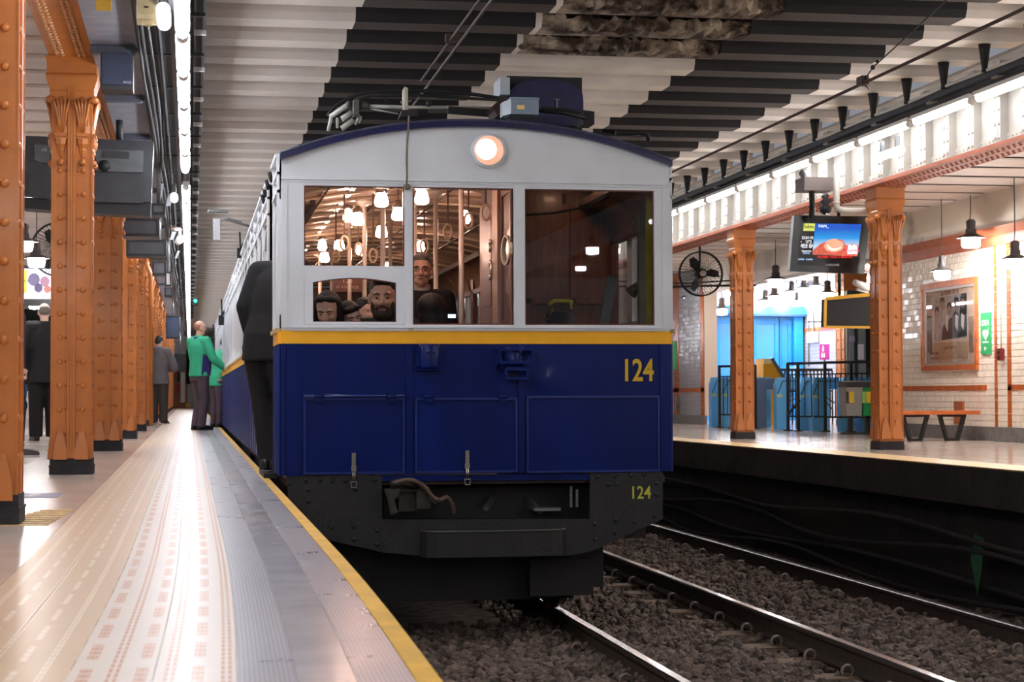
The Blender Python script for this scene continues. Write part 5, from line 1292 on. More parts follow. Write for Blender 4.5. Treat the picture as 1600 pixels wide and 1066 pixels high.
# contact wires
cwm = mat('rusty_contact_wire', (70, 50, 44), .6)
tag(obj('contact_wire', MB().tube([(5.40, 2, 3.1), (5.42, 60, 3.1)], .013, 6), [cwm]), 'thick dark contact wire over the empty right-hand track', 'wire')
tag(obj('contact_wire', MB().tube([(1.86, 2, 3.1), (1.90, 16.5, 3.08)], .012, 6).tube([(1.80, 2, 3.1), (1.84, 15., 3.12)], .010, 6).box(1.80, 1.92, 13.2, 13.26, 3.10, 3.16), [cwm]), 'pair of dark contact wires coming down to the collector on the train', 'wire')
ta, tb = onX(1349, 127, 5.41), onX(1385, 105, 5.3)
tag(obj('span_wire', MB().tube([(5.41, ta.y, 3.12), (5.36, ta.y-.35, 3.17), (5.2, ta.y-3.0, 3.44)], .006, 5).sph((5.36, ta.y-.35, 3.17), .02, 8, 5).sph((5.39, ta.y-.12, 3.13), .018, 8, 5).sph((5.34, ta.y-.5, 3.19), .016, 8, 5), [blk2]), 'thin stay wire with small insulators tied to the far contact wire', 'wire')
tag(obj('wire_clamp', MB().box(5.38, 5.44, ta.y-.05, ta.y+.08, 3.09, 3.16).tube([(5.41, ta.y, 3.1), (5.5, ta.y+.1, 3.08)], .012, 6), [cwm]), 'dark clamp on the far contact wire', 'clamp')
# speaker box, camera dome, pipe
g, a, b = pbox('loudspeaker', 'brownish grey wedge loudspeaker under the girder above the screen', 'speaker', 1257, 277, 1303, 297, 18.6, .3, mat('brown_grey_case', (116, 104, 100), .5))
W_('neck', MB().tube([onY(1253, 270, 18.8), onY(1262, 283, 18.7)], .04, 8), [greym], g)
W_('mounting_pole', MB().tube([onY(1268, 297, 18.7), onY(1269, 322, 18.8), onY(1268, 338, 18.9)], .03, 8), [blk2], g)
g = thing('dome_camera', 'dark dome camera with rings hanging behind the screen', 'camera', onY(1289, 325, 19.2))
v = onY(1290, 320, 19.2)
W_('dome', MB().lathe([(.02, .12), (.05, .09), (.03, .06), (.07, .03), (.03, .0), (.07, -.03), (.06, -.08), (.02, -.11)], v, 14), [blk2], g)
pv = [onX(x, y, 6.74) for x, y in [(1307, 262), (1307, 300), (1307, 318)]]
Yp = 18.3
pp_ = [onY(1307, 258, Yp), onY(1307, 314, Yp), onY(1308, 325, Yp), onY(1315, 329, Yp), onY(1330, 330, Yp), onY(1366, 330, Yp)]
tag(obj('drain_pipe', MB().tube(pp_, .034, 10).tube([onY(1307, 316, Yp), onY(1307, 318, Yp)], .04, 10), [mat('pale_grey_pipe', (196, 192, 184), .4)]), 'pale bent pipe from the white girder into the column beside the bench', 'pipe')
# information screen
SY = 19.0
sa, sb, sc_, sd = onY(1241, 337, SY+.10), onY(1359, 338, SY), onY(1350, 428, SY), onY(1234, 423, SY+.10)
g = thing('information_screen', 'lit information screen with a blue and red advertisement hanging over the far platform', 'screen', ((sa.x+sb.x)/2, SY, sc_.z))
def lerp(a, b, t): return a+(b-a)*t
def SP(u, v, d=0.): 
    p = lerp(lerp(sa, sb, u), lerp(sd, sc_, u), v); return p-nrm*d
nrm = (sd-sa).cross(sb-sa).normalized()
if nrm.y < 0: nrm = -nrm
nrm = Vector((nrm.x, nrm.y, nrm.z))
def SQ(name, u0, v0, u1, v1, d0, d1, m, par=None):
    A = [SP(u0, v0, d0), SP(u1, v0, d0), SP(u1, v1, d0), SP(u0, v1, d0)]; B = [SP(u0, v0, d1), SP(u1, v0, d1), SP(u1, v1, d1), SP(u0, v1, d1)]
    return W_(name, MB().hexa(A+B), [m], par or g)
SQ('casing', 0, 0, 1, 1, -.10, 0, mat('glossy_black_bezel', (16, 17, 18), .2))
SQ('side_edge', -.012, 0, .0, 1, -.10, -.002, mat('silver_screen_edge', (150, 156, 162), .25, metal=.6))
scm = lambda n, c, e=1.0: mat(n, c, .4, emit=e*.31)
scr = SQ('screen_face', .10, .10, .93, .90, 0, .003, mat('dark_lit_screen', (12, 20, 26), .15))
def sky_mat():
    m = bpy.data.materials.new('screen_picture'); m.use_nodes = True; nt = m.node_tree; b = nt.nodes['Principled BSDF']
    tc = nt.nodes.new('ShaderNodeTexCoord'); sp = nt.nodes.new('ShaderNodeSeparateXYZ'); nt.links.new(tc.outputs['Generated'], sp.inputs[0])
    r = nt.nodes.new('ShaderNodeValToRGB'); r.color_ramp.elements[0].position = .30; r.color_ramp.elements[0].color = (*lin((190, 214, 236)), 1)
    r.color_ramp.elements[1].position = .85; r.color_ramp.elements[1].color = (*lin((8, 84, 196)), 1)
    e = r.color_ramp.elements.new(.55); e.color = (*lin((30, 150, 224)), 1)
    nt.links.new(sp.outputs['Z'], r.inputs[0]); nt.links.new(r.outputs[0], b.inputs['Emission Color']); b.inputs['Emission Strength'].default_value = .30
    b.inputs['Base Color'].default_value = (0, 0, 0, 1); return m
W_('picture', MB().hexa([SP(.285, .14, .003), SP(.90, .14, .003), SP(.885, .70, .003), SP(.285, .70, .003), SP(.285, .14, .005), SP(.90, .14, .005), SP(.885, .70, .005), SP(.285, .70, .005)]), [sky_mat()], g)
def spoly(name, uv, m, d=.006):
    v = [SP(u, w_, d) for u, w_ in uv]+[SP(u, w_, d+.001) for u, w_ in uv]; n = len(uv)
    return W_(name, MB().add(v, [tuple(range(n)), tuple(range(2*n-1, n-1, -1))]+[(k, (k+1) % n, n+(k+1) % n, n+k) for k in range(n)]), [m], g)
rndp = random.Random(3)
red = mat('screen_red_food', (196, 92, 70), .4, emit=.27, rgb2=(150, 60, 46), nscale=60)
red.node_tree.links.new(red.node_tree.nodes['Color Ramp'].outputs[0], red.node_tree.nodes['Principled BSDF'].inputs['Emission Color'])
hill = [(.285, .70), (.285, .62), (.33, .56), (.38, .50), (.43, .47), (.50, .44), (.57, .40), (.63, .42), (.68, .44), (.72, .52), (.78, .50), (.84, .48), (.89, .53), (.885, .70)]
spoly('red_heap', hill, red)
blob = [(.56+.13*math.cos(2*PI*k/22)*(1+rndp.uniform(-.08, .08)), .53+.115*math.sin(2*PI*k/22)*(1+rndp.uniform(-.1, .1))) for k in range(22)]
spoly('bitten_sweet', blob, scm('screen_pale_brown', (206, 150, 124), .8), .0075)
spoly('pale_crescent', [(.46, .50), (.48, .58), (.53, .62), (.60, .61), (.66, .56), (.655, .54), (.60, .575), (.54, .575), (.50, .54)], scm('screen_cream', (232, 212, 196), .9), .0085)
spoly('logo_patch', [(.74, .60), (.755, .50), (.80, .52), (.83, .49), (.87, .53), (.885, .66), (.75, .67)], scm('screen_white', (240, 236, 240), .9), .0085)
yel = spoly('yellow_badge', [(.135, .14), (.283, .14), (.283, .275), (.135, .275)], scm('screen_yellow_green', (196, 206, 96), .8), .004)
sa_ang = math.atan2((sb-sa).y, (sb-sa).x)
ROT = (PI/2, 0, sa_ang)
def st(txt, u, v, size, col, name='caption', al='CENTER', sx=1., b_=.0005, d=.0105):
    return text(txt, size, SP(u, v, d), ROT, col, g, name, .0004, al, sx, b_)
wt = scm('screen_text_white', (225, 232, 240), .9); bk = mat('screen_text_black', (20, 24, 20), .5); rdt = scm('screen_text_red', (214, 38, 34), .9); pk = scm('screen_text_pink', (206, 40, 92), .9); bt = scm('screen_text_blue', (150, 196, 240), .9)
st('Subte.', .21, .225, .052, bk, sx=.9)
st('PAN_', .40, .21, .045, wt)
st('22:54 HS', .20, .42, .040, wt, sx=.85); st('13°3', .215, .49, .040, wt, sx=.9)
st('LUN 24   32°C', .20, .53, .020, wt); st('MARTES   20/28', .20, .555, .020, wt); st('Humed   55%', .20, .58, .020, wt)
st('Congreso', .20, .65, .026, wt); st('Once', .20, .69, .034, bt)
st('LINEA  Avellan', .195, .80, .026, bt)
st('Fungo', .815, .63, .058, pk, b_=.001)
st('PROXIMO: 14:52:21 2 MINUTOS', .585, .745, .034, rdt, sx=.8)
st('SAMSUNG', .565, .885, .032, MATS['pale_grey_print'], d=.0045)
W_('mounting_bracket', MB().tube([SP(.25, -.02, -.05), SP(.25, -.14, -.05)], .03, 8).box(SP(.1, 0).x, SP(.33, 0).x, SY+.02, SY+.08, SP(.2, -.0).z, SP(.2, -.03).z).tube([SP(.45, -.0, -.05), SP(.45, -.05, -.05)], .02, 8), [lt], g)
W_('status_light', MB().sph(SP(.12, .47, .001), .006, 6, 4), [wt], g)
# black display board with yellow frame
g = thing('display_board', 'blank black display board with a yellow frame behind the column beside the bench', 'board', (7.65, 21, 1.35))
c1, c2, c3, c4 = onY(1289, 467, 21), onY(1385, 458, 20.9), onY(1385, 512, 20.9), onY(1288, 511, 21)
W_('panel', MB().hexa([c1, c2, c3, c4, c1+Vector((0, .12, 0)), c2+Vector((0, .12, 0)), c3+Vector((0, .12, 0)), c4+Vector((0, .12, 0))]), [mat('unlit_display_black', (14, 14, 16), .6)], g)
yfm = mat('yellow_board_frame', (218, 166, 34), .5)
for nm_, p, q, w_ in (('top_rail', c1, c2, .042), ('bottom_rail', c4, c3, .028), ('side_rail', c1, c4, .03)):
    W_(nm_, MB().bar(p-Vector((0, .015, 0)), q-Vector((0, .015, 0)), .03, w_), [yfm], g)
W_('bracket_arm', MB().bar(onY(1286, 503, 21.1), onY(1262, 503, 21.1), .012, .012), [blk2], g)
W_('hanger', MB().tube([(c1.x+.2, 21.06, c1.z), (c1.x+.2, 21.06, 2.9)], .02, 6), [blk2], g)
g = thing('security_camera', 'pale security camera above the black display board', 'camera', onY(1342, 446, 21.3))
W_('camera_body', MB().tube([onY(1335, 441, 21.2), onY(1356, 450, 21.3)], [.035, .05], 10), [lt], g); W_('mount', MB().bar(onY(1338, 452, 21.3), onY(1356, 457, 21.3), .05, .03), [lt], g)
# wall fan (cage, blades, motor)
fc = onY(1095, 428, 27.); fr_ = .33
g = thing('wall_fan', 'large black caged fan hanging under the far platform ceiling beside the tram', 'fan', fc)
cage = MB()
for yy in (-.08, .08):
    cage.tube([(fr_*math.cos(2*PI*k/32), yy*.4, fr_*math.sin(2*PI*k/32)) for k in range(33)], .010, 6, caps=False)
W_off = lambda mb_: [tuple(Vector(v)) for v in mb_.v]
obj('cage_ring', cage, [blk2], g)
wr_ = MB()
for k in range(44):
    a = 2*PI*k/44; ca, sa_ = math.cos(a), math.sin(a)
    for s in (-1, 1): wr_.tube([(.07*ca, s*.10, .07*sa_), (fr_*.6*math.cos(a+.12), s*.11, fr_*.6*math.sin(a+.12)), (fr_*math.cos(a+.2), s*.02, fr_*math.sin(a+.2))], .0028, 4)
tag(obj('cage_wire', wr_, [blk2], g), kind='stuff')
bl_me = MB().add([(-.03, .02, .05), (.03, -.02, .05), (.075, -.03, .20), (.05, -.02, .27), (-.02, .01, .28), (-.06, .03, .18), (-.03, .028, .05), (.03, -.012, .05), (.075, -.022, .20), (.05, -.012, .27), (-.02, .018, .28), (-.06, .038, .18)],
                [(0, 1, 2, 3, 4, 5), (11, 10, 9, 8, 7, 6)]+[(k, (k+1) % 6, 6+(k+1) % 6, 6+k) for k in range(6)]).mesh('blade', [blk2])
for a in (25, 145, 265): b_ = obj('blade', bl_me, None, g); b_.rotation_euler = (0, R(a)-R(60), 0)
obj('motor', MB().lathe([(.05, -.12), (.07, -.10), (.07, .02), (.06, .16)], (0, 0, 0), 16, axis='y'), [blk2], g)
obj('hub_badge', MB().lathe([(.045, -.13), (.045, -.12)], (0, 0, 0), 16, axis='y'), [mat('pale_badge', (170, 160, 150), .4)], g)
obj('bracket', MB().tube([(0, .1, .0), (.02, .12, .30), (.02, .12, .42)], .018, 6).tube([(.05, .1, .05), (.32, .12, -.03)], .02, 6), [blk2], g)
fv = onY(92, 390, 27); g2 = thing('wall_fan', 'caged black fan glimpsed between the first two left columns', 'fan', fv)
for k in list(kids(g)):
    d = k.copy(); COL.objects.link(d); d.parent = g2
g2.scale = (1.15, 1.15, 1.15)
# dark pipes and cable runs under the far ceiling beside the fan
tag(obj('ceiling_cable', MB().tube([(6.9, 30, 2.35), (7.5, 30, 2.33), (8.3, 30, 2.36), (9.3, 30, 2.38)], .02, 6).tube([(6.9, 30.3, 2.45), (8.2, 30.3, 2.42), (9.3, 30.3, 2.5)], .014, 6), [blk2]), 'dark cables slung across the far platform behind the fan', 'cable')
# ================================================================ FAR PLATFORM FURNITURE
def poster():
    y0, y1, z0, z1 = 21.20, 22.93, .855, 1.975
    g = thing('poster_case', 'recessed glazed poster case framed in orange-brown tiles, with a printed old photograph', 'poster', (wlx, (y0+y1)/2, z0))
    W_('back_board', MB().box(wlx-.001, wlx+.004, y0+.07, y1-.07, z0+.07, z1-.07), [mat('sepia_poster_paper', (222, 196, 178), .6, noise=.15, nscale=12, emit=0)], g)
    fr_ = MB(); nb_ = 11
    L = y1-y0
    for k in range(12):
        a, b = y0+k*L/12+.002, y0+(k+1)*L/12-.002
        W_('tile', MB().box(wlx-.035, wlx, a, b, z1-.075, z1), [tileo], g); W_('tile', MB().box(wlx-.035, wlx, a, b, z0, z0+.065), [tileo], g)
    L = z1-z0-.14
    for k in range(7):
        a, b = z0+.067+k*L/7+.002, z0+.067+(k+1)*L/7-.002
        W_('tile', MB().box(wlx-.035, wlx, y0, y0+.06, a, b), [tileo], g); W_('tile', MB().box(wlx-.035, wlx, y1-.06, y1, a, b), [tileo], g)
    W_('metal_frame', MB().frame([(y0+.06, z0+.065), (y1-.06, z0+.065), (y1-.06, z1-.075), (y0+.06, z1-.075)], [(y0+.10, z0+.10), (y1-.12, z0+.10), (y1-.12, z1-.11), (y0+.10, z1-.11)], wlx-.022, wlx-.004, 'yz'), [mat('brushed_frame', (186, 170, 158), .35, metal=.5)], g)
    def pq(name, poly, m, d=.002):
        # poly in (u from left=high Y to right=low Y, v from bottom) fractions
        P = [(y1-.12-(y1-y0-.22)*u, z0+.10+(z1-z0-.21)*v) for u, v in poly]
        W_(name, MB().prism(P, wlx-.003-d, wlx-.001, 'yz'), [m], g)
    dk_ = mat('print_dark_suit', (44, 42, 50), .6); gm = mat('print_mid_grey', (184, 176, 174), .6, noise=.3, nscale=14); wh = mat('print_white', (224, 216, 210), .6); br_ = mat('print_brown', (120, 90, 74), .6, rgb2=(176, 146, 120), nscale=16); sk = mat('print_skin_grey', (170, 140, 130), .6)
    pq('photo_ground', [(.17, .30), (.84, .33), (.84, .93), (.17, .90)], gm)
    pq('side_ornament', [(.02, .15), (.12, .15), (.12, .66), (.02, .66)], br_); pq('side_ornament', [(.88, .12), (.98, .12), (.98, .60), (.88, .60)], br_)
    pq('suit', [(.32, .31), (.84, .34), (.84, .92), (.74, .92), (.70, .62), (.62, .70), (.55, .62), (.47, .58), (.36, .50)], dk_, .003)
    for u, v, w_ in ((.50, .72, .055), (.64, .78, .05), (.77, .80, .05), (.35, .80, .05), (.24, .68, .045)):
        pq('face', [(u+w_*math.cos(2*PI*k/12), v+.075*math.sin(2*PI*k/12)) for k in range(12)], sk, .004)
        pq('hair', [(u-w_, v+.02), (u-w_*.8, v+.09), (u, v+.11), (u+w_*.8, v+.09), (u+w_, v+.02), (u, v+.06)], dk_, .005)
    for u in (.43, .63, .75): pq('shirt', [(u-.02, .50), (u+.03, .42), (u+.05, .62), (u-.01, .66)], wh, .004)
    pq('caption_panel', [(.15, .04), (.86, .04), (.86, .28), (.15, .28)], mat('print_buff', (206, 172, 140), .6, rgb2=(180, 144, 116), nscale=30), .002)
    TW = (PI/2, 0, -PI/2)
    ink = mat('print_brown_ink', (110, 70, 56), .6)
    text('LA TORRE DE LA', .075, (wlx-.006, 22.05, 1.80), TW, ink, g, 'lettering')
    text('CAFE  TORTONI', .05, (wlx-.006, 22.05, 1.12), TW, ink, g, 'lettering')
    text('BUENOS AIRES', .045, (wlx-.006, 22.55, 1.06), TW, ink, g, 'lettering'); text('FOTO Y ARTE', .045, (wlx-.006, 22.55, 1.00), TW, ink, g, 'lettering')
    W_('poster_glass', MB().box(wlx-.012, wlx-.009, y0+.08, y1-.09, z0+.08, z1-.09), [pglass], g)
poster()
g = thing('emergency_sign', 'tall green defibrillator sign on the tiled wall right of the poster', 'sign', (wlx, 20.97, 1.03))
W_('panel', MB().box(wlx-.014, wlx-.002, 20.83, 21.11, 1.03, 1.53), [mat('green_sign', (54, 180, 108), .45)], g)
sw = mat('sign_white', (240, 244, 240), .5); TW = (PI/2, 0, -PI/2)
text('DEA', .095, (wlx-.015, 20.97, 1.375), TW, sw, g, 'lettering', sx=1.15, bold=.002)
hp = []
for k in range(24):
    t = 2*PI*k/24; hp.append((20.97-.085*(math.sin(t)**3), 1.27+.075*(.81*math.cos(t)-.31*math.cos(2*t)-.13*math.cos(3*t)-.06*math.cos(4*t))))
W_('heart', MB().prism(hp, wlx-.0165, wlx-.0141, 'yz'), [sw], g)
W_('bolt', MB().prism([(20.965, 1.31), (20.99, 1.265), (20.972, 1.268), (20.978, 1.23), (20.952, 1.28), (20.97, 1.277)], wlx-.018, wlx-.0166, 'yz'), [MATS['green_sign']], g)
W_('cross', MB().box(wlx-.0165, wlx-.0141, 20.86, 20.89, 1.335, 1.34).box(wlx-.0165, wlx-.0141, 20.872, 20.878, 1.322, 1.352), [sw], g)
text('Desfibrilador', .034, (wlx-.015, 20.97, 1.165), TW, sw, g, 'lettering')
W_('arrow', MB().prism([(21.02, 1.10), (20.985, 1.13), (20.985, 1.105), (20.93, 1.105), (20.93, 1.095), (20.985, 1.095), (20.985, 1.07)], wlx-.0165, wlx-.0141, 'yz'), [sw], g)
a = onX(1561, 554, wlx-.04)
g = thing('wall_socket', 'small dark red twin socket box on the tiled wall', 'socket', a)
W_('box_body', MB().box(wlx-.05, wlx, a.y-.06, a.y+.06, a.z-.07, a.z+.07), [mat('dark_red_plastic', (120, 34, 34), .4)], g)
W_('socket_hole', MB().lathe([(.022, -.006), (.022, 0)], (wlx-.05, a.y, a.z+.03), 10, axis='x').lathe([(.022, -.006), (.022, 0)], (wlx-.05, a.y, a.z-.03), 10, axis='x'), [blk2], g)
tag(obj('conduit', MB().tube([(wlx-.02, a.y-.02, a.z+.07), (wlx-.02, a.y-.02, 2.3)], .009, 6), [mat('cream_conduit', (212, 200, 176), .4)]), 'thin cream conduit running up from the red socket box', 'pipe')
a = onX(1594, 486, wlx-.01); tag(obj('wall_notice', MB().box(wlx-.006, wlx, a.y-.03, a.y+.08, a.z-.08, a.z+.10), [mat('white_notice', (232, 226, 226), .5)]), 'small white notice with red print at the right edge of the photo', 'notice')
tag(obj('advert_poster', MB().box(wlx-.02, wlx-.002, 18.0, 19.82, 1.01, 2.2), [mat('pale_lilac_poster', (214, 208, 220), .4)]), 'blank pale poster cut by the right edge of the photo', 'poster')
# bench
by_ = 21.6
g = thing('bench', 'orange-brown wooden bench on black trapezoid legs in front of the tiled wall', 'bench', (8.95, by_, 0))
va, vb = onZ(1413, 648, .35), onZ(1503, 651, .35)
zs = .36
W_('seat', MB().box(8.28, 9.27, 21.0, 21.38, zs-.045, zs), [mat('orange_bench_wood', (190, 100, 44), .4, noise=.2, nscale=9)], g)
for xc in (8.52, 8.985):
    W_('leg', MB().frame([(xc-.17, zs-.045), (xc-.075, .0), (xc+.085, .0), (xc+.18, zs-.045)], [(xc-.125, zs-.075), (xc-.05, .03), (xc+.06, .03), (xc+.135, zs-.075)], 21.15, 21.22), [blk], g)
wb = onX(1497, 645, wlx-.03)
tag(obj('wall_box', MB().box(wlx-.03, wlx, wb.y-.13, wb.y+.13, wb.z-.14, wb.z+.14), [mat('orange_brown_metal', (170, 92, 50), .4)]), 'square orange-brown box low on the wall behind the bench', 'box')
# bins
def bin_(x0, x1, lb, c, name, sx):
    Yb = 24.9; a, b = onY(x0, 650, Yb), onY(x1, 597, Yb)
    g = thing('waste_bin', lb, 'bin', ((a.x+b.x)/2, Yb, a.z), 'recycling bins')
    W_('bin_body', MB().hexa([(a.x+.02, Yb, a.z), (b.x-.0, Yb, a.z), (b.x-.0, Yb+.28, a.z), (a.x+.02, Yb+.28, a.z), (a.x, Yb-.04, b.z-.07), (b.x+.004, Yb-.04, b.z-.07), (b.x+.004, Yb+.3, b.z-.07), (a.x, Yb+.3, b.z-.07)]), [mat(name, c, .45)], g)
    W_('bin_lid', MB().hexa([(a.x-.012, Yb-.05, b.z-.075), (b.x+.004, Yb-.05, b.z-.075), (b.x+.004, Yb+.31, b.z-.075), (a.x-.012, Yb+.31, b.z-.075), (a.x, Yb-.0, b.z), (b.x, Yb-.0, b.z), (b.x, Yb+.3, b.z+.02), (a.x, Yb+.3, b.z+.02)]), [mat('dark_bin_lid', (60, 62, 64), .5)], g)
    c1 = onY(x0+sx, 630, Yb-.05); c2 = onY(x0+sx+8, 612, Yb-.05)
    W_('yellow_sticker', MB().box(c1.x, c2.x, Yb-.045, Yb-.03, c1.z, c2.z), [mat('yellow_sticker', (232, 200, 50), .5)], g)
    c1 = onY(x0+.5, 630, Yb-.05); c2 = onY(x0+sx-1, 612, Yb-.05)
    W_('side_sticker', MB().box(c1.x, c2.x, Yb-.046, Yb-.03, c1.z, c2.z), [mat('dark_sticker' if sx == 5 else 'pale_green_sticker', (60, 40, 50) if sx == 5 else (150, 214, 110), .5)], g)
    W_('foot', MB().bar(((a.x+b.x)/2, Yb+.15, a.z), ((a.x+b.x)/2, Yb+.15, .02), .06, .06).box((a.x+b.x)/2-.11, (a.x+b.x)/2+.11, Yb+.05, Yb+.25, 0, .025), [blk], g)
bin_(1322, 1346, 'grey recycling bin with dark lid behind the railing, left of the green one', (158, 158, 154), 'grey_bin', 5)
bin_(1347, 1374, 'green recycling bin with dark lid, half hidden by the column beside the bench', (22, 152, 80), 'green_bin', 7)
# turnstiles
def turnstile(px, pw, Y, lb, m, grp='turnstiles of the ticket hall', top=590, L=1.15, tilt=True):
    a = onY(px, 672, Y); b = onY(px+pw, 672, Y); w = b.x-a.x; H_ = onY(px, top, Y).z
    g = thing('turnstile', lb, 'turnstile', (a.x, Y, 0), grp)
    yb_ = Y+.0
    W_('pedestal', MB().prism([(0+a.x, 0), (b.x, 0), (b.x, H_*.80), (b.x+.0, H_*.97), (a.x+w*.75, H_), (a.x+.04, H_), (a.x, H_*.86), (a.x, H_*.5)], Y, Y+.18) if tilt else MB().box(a.x, b.x, Y, Y+.25, 0, H_), [m], g)
    W_('cabinet', MB().prism([(b.x, H_*.78), (b.x+L*.5, H_*.78), (b.x+L*.5, H_), (a.x+w*.75, H_), (b.x, H_*.97)], Y+.02, Y+.16), [m], g)
    W_('rear_pedestal', MB().box(b.x+L*.5-.02, b.x+L*.5+w*.7, Y+.02, Y+.16, 0, H_), [m], g)
    if tilt:
        W_('edge_line', MB().bar((a.x+.01, Y-.004, H_*.68), (a.x+.10, Y-.004, H_*.93), .006, .012).bar((a.x+.10, Y-.004, H_*.93), (b.x+.2, Y-.004, H_*.93), .006, .012), [blk2], g)
        W_('card_reader', MB().box(a.x+.005, a.x+.09, Y-.012, Y, H_*.62, H_*.67), [mat('pale_yellow_reader', (214, 220, 150), .5)], g)
        W_('arm', MB().bar((b.x, Y+.05, H_*.68), (b.x+.16, Y-.05, H_*.52), .02, .02).bar((b.x, Y+.05, H_*.62), (b.x+.14, Y-.02, H_*.40), .02, .02), [steel], g)
turnstile(1112, 15, 31.4, 'light blue turnstile farthest left, behind the left end of the railing', blues)
turnstile(1129, 15, 30.6, 'second light blue turnstile from the left, just left of the column', blues)
turnstile(1181, 17, 29.8, 'plain grey metal turnstile cabinet just right of the left far column', mat('grey_turnstile_metal', (112, 124, 146), .4, metal=.3), tilt=False, top=592)
turnstile(1214, 18, 29.0, 'light blue turnstile with open arms in the middle of the row', blues)
turnstile(1251, 17, 27.7, 'light blue turnstile behind the railing corner, fifth from the left', blues)
turnstile(1270, 17, 27.1, 'light blue turnstile nearest, left of the bins', blues)
turnstile(1315, 17, 26.9, 'light blue turnstile mostly hidden behind the grey bin', blues)
turnstile(1345, 17, 26.9, 'light blue turnstile mostly hidden behind the green bin', blues)
# railings
def railing(xs, Y0, Y1, lb, ytop=566, nb_=7):
    n = len(xs); g = thing('railing', lb, 'railing', onY(xs[0], 676, Y0))
    Ys = [Y0+(Y1-Y0)*i/(n-1) for i in range(n)]; Xs = [onY(x, 600, Y).x for x, Y in zip(xs, Ys)]
    H_ = 1.03
    W_('handrail', MB().bar((Xs[0], Ys[0], H_), (Xs[-1], Ys[-1], H_), .05, .04), [blk], g)
    W_('mid_rail', MB().bar((Xs[0], Ys[0], H_-.17), (Xs[-1], Ys[-1], H_-.17), .02, .02), [blk], g); W_('bottom_rail', MB().bar((Xs[0], Ys[0], .22), (Xs[-1], Ys[-1], .22), .025, .025), [blk], g)
    for X, Y in zip(Xs, Ys):
        W_('post', MB().bar((X, Y, 0), (X, Y, H_), .04, .04).box(X-.06, X+.06, Y-.05, Y+.05, 0, .015), [blk], g)
    for i in range(n-1):
        for k in range(1, nb_):
            t = k/nb_; X, Y = Xs[i]+(Xs[i+1]-Xs[i])*t, Ys[i]+(Ys[i+1]-Ys[i])*t
            W_('baluster', MB().bar((X, Y, .22), (X, Y, H_-.17), .012, .012), [blk], g)
railing([1124, 1143, 1180], 30.4, 29.6, 'black steel railing left of and behind the left far column', nb_=3)
railing([1231, 1247, 1289], 27.6, 26.9, 'black steel railing with slanted brace in the middle of the turnstile row', nb_=4)
railing([1289, 1330, 1372], 26.6, 25.9, 'black steel railing behind the bins, ending at the column beside the bench', nb_=5)
tag(obj('rail_brace', MB().bar(onY(1231, 648, 27.5), onY(1250, 626, 27.5), .03, .03), [blk]), 'slanted black brace between the railing posts', 'rail')
# back railing with crowd barrier
g = thing('barrier', 'low black barred barrier in the hall behind the turnstiles', 'barrier', onY(1240, 600, 33))
m = MB(); a, b = onY(1180, 560, 33.), onY(1300, 560, 33.)
W_('top_bar', MB().box(a.x, b.x, 32.98, 33.02, .98, 1.03).box(a.x, b.x, 32.98, 33.02, .60, .63), [blk], g)
for k in range(22): W_('bar', MB().box(a.x+(b.x-a.x)*k/21-.012, a.x+(b.x-a.x)*k/21+.012, 32.99, 33.01, 0, 1.0), [blk], g)
# yellow ticket machine / ramp
g = thing('ticket_kiosk', 'yellow kiosk with a slanted dark edge behind the turnstiles', 'kiosk', onY(1205, 640, 32))
W_('kiosk_body', MB().prism([(onY(1193, 600, 32).x, 0), (onY(1222, 600, 32).x, 0), (onY(1222, 600, 32).x, .86), (onY(1208, 600, 32).x, 1.17), (onY(1193, 600, 32).x, 1.19)], 32, 32.5), [mat('yellow_kiosk', (236, 170, 40), .4)], g)
W_('slant_edge', MB().bar((onY(1206, 556, 31.95).x, 31.97, 1.2), (onY(1228, 556, 31.95).x, 31.97, .80), .05, .05), [mat('grey_edge', (90, 92, 96), .5)], g)
W_('pale_cap', MB().box(onY(1193, 600, 32).x, onY(1206, 600, 32).x, 31.98, 32.0, 1.10, 1.19), [mat('pale_orange_cap', (244, 214, 160), .4)], g)
# blue gateway
g = thing('blue_gateway', 'tall bright blue wooden gateway at the back of the ticket hall', 'door', onY(1170, 660, 38))
def B_(x, y, Y=38.): return onY(x, y, Y)
X0, X1, Xm = B_(1100, 500).x, B_(1250, 500).x, B_(1195, 500).x; zT = 2.24
W_('lintel', MB().prism([(X0-.02, zT-.0), (X1+.05, zT), (X1+.05, zT+.04), (X1-.02, zT+.17), (X0+.0, zT+.17), (X0-.02, zT+.04)], 37.7, 38.15), [bluep], g)
W_('cornice', MB().box(X0-.04, X1+.08, 37.6, 38.1, zT-.05, zT+.0), [mat('dark_blue_shadow_paint', (14, 52, 110), .4)], g)
W_('post', MB().box(X0, X0+.22, 37.8, 38.1, 0, zT), [bluep], g); W_('post', MB().box(X1-.20, X1, 37.8, 38.1, 0, zT), [bluep], g)
for i, (a, b) in enumerate([(X0+.22, X0+1.0), (X0+1.02, X0+1.62), (X0+1.64, X1-.2)]):
    d_ = W_('door_leaf', MB().box(a, b, 37.95, 38.05, 0, zT-.05), [mat('mid_blue_paint', (64, 140, 206), .3)], g)
    W_('panel_frame', MB().frame([(a+.03, .1), (b-.03, .1), (b-.03, zT-.12), (a+.03, zT-.12)], [(a+.10, .95), (b-.10, .95), (b-.10, zT-.2), (a+.10, zT-.2)], 37.92, 37.96), [bluep], d_)
W_('leaf_shelf', MB().box(X0+1.85, X0+2.0, 37.7, 37.95, .75, 1.15), [mat('pale_leaflet', (120, 176, 216), .5)], g)
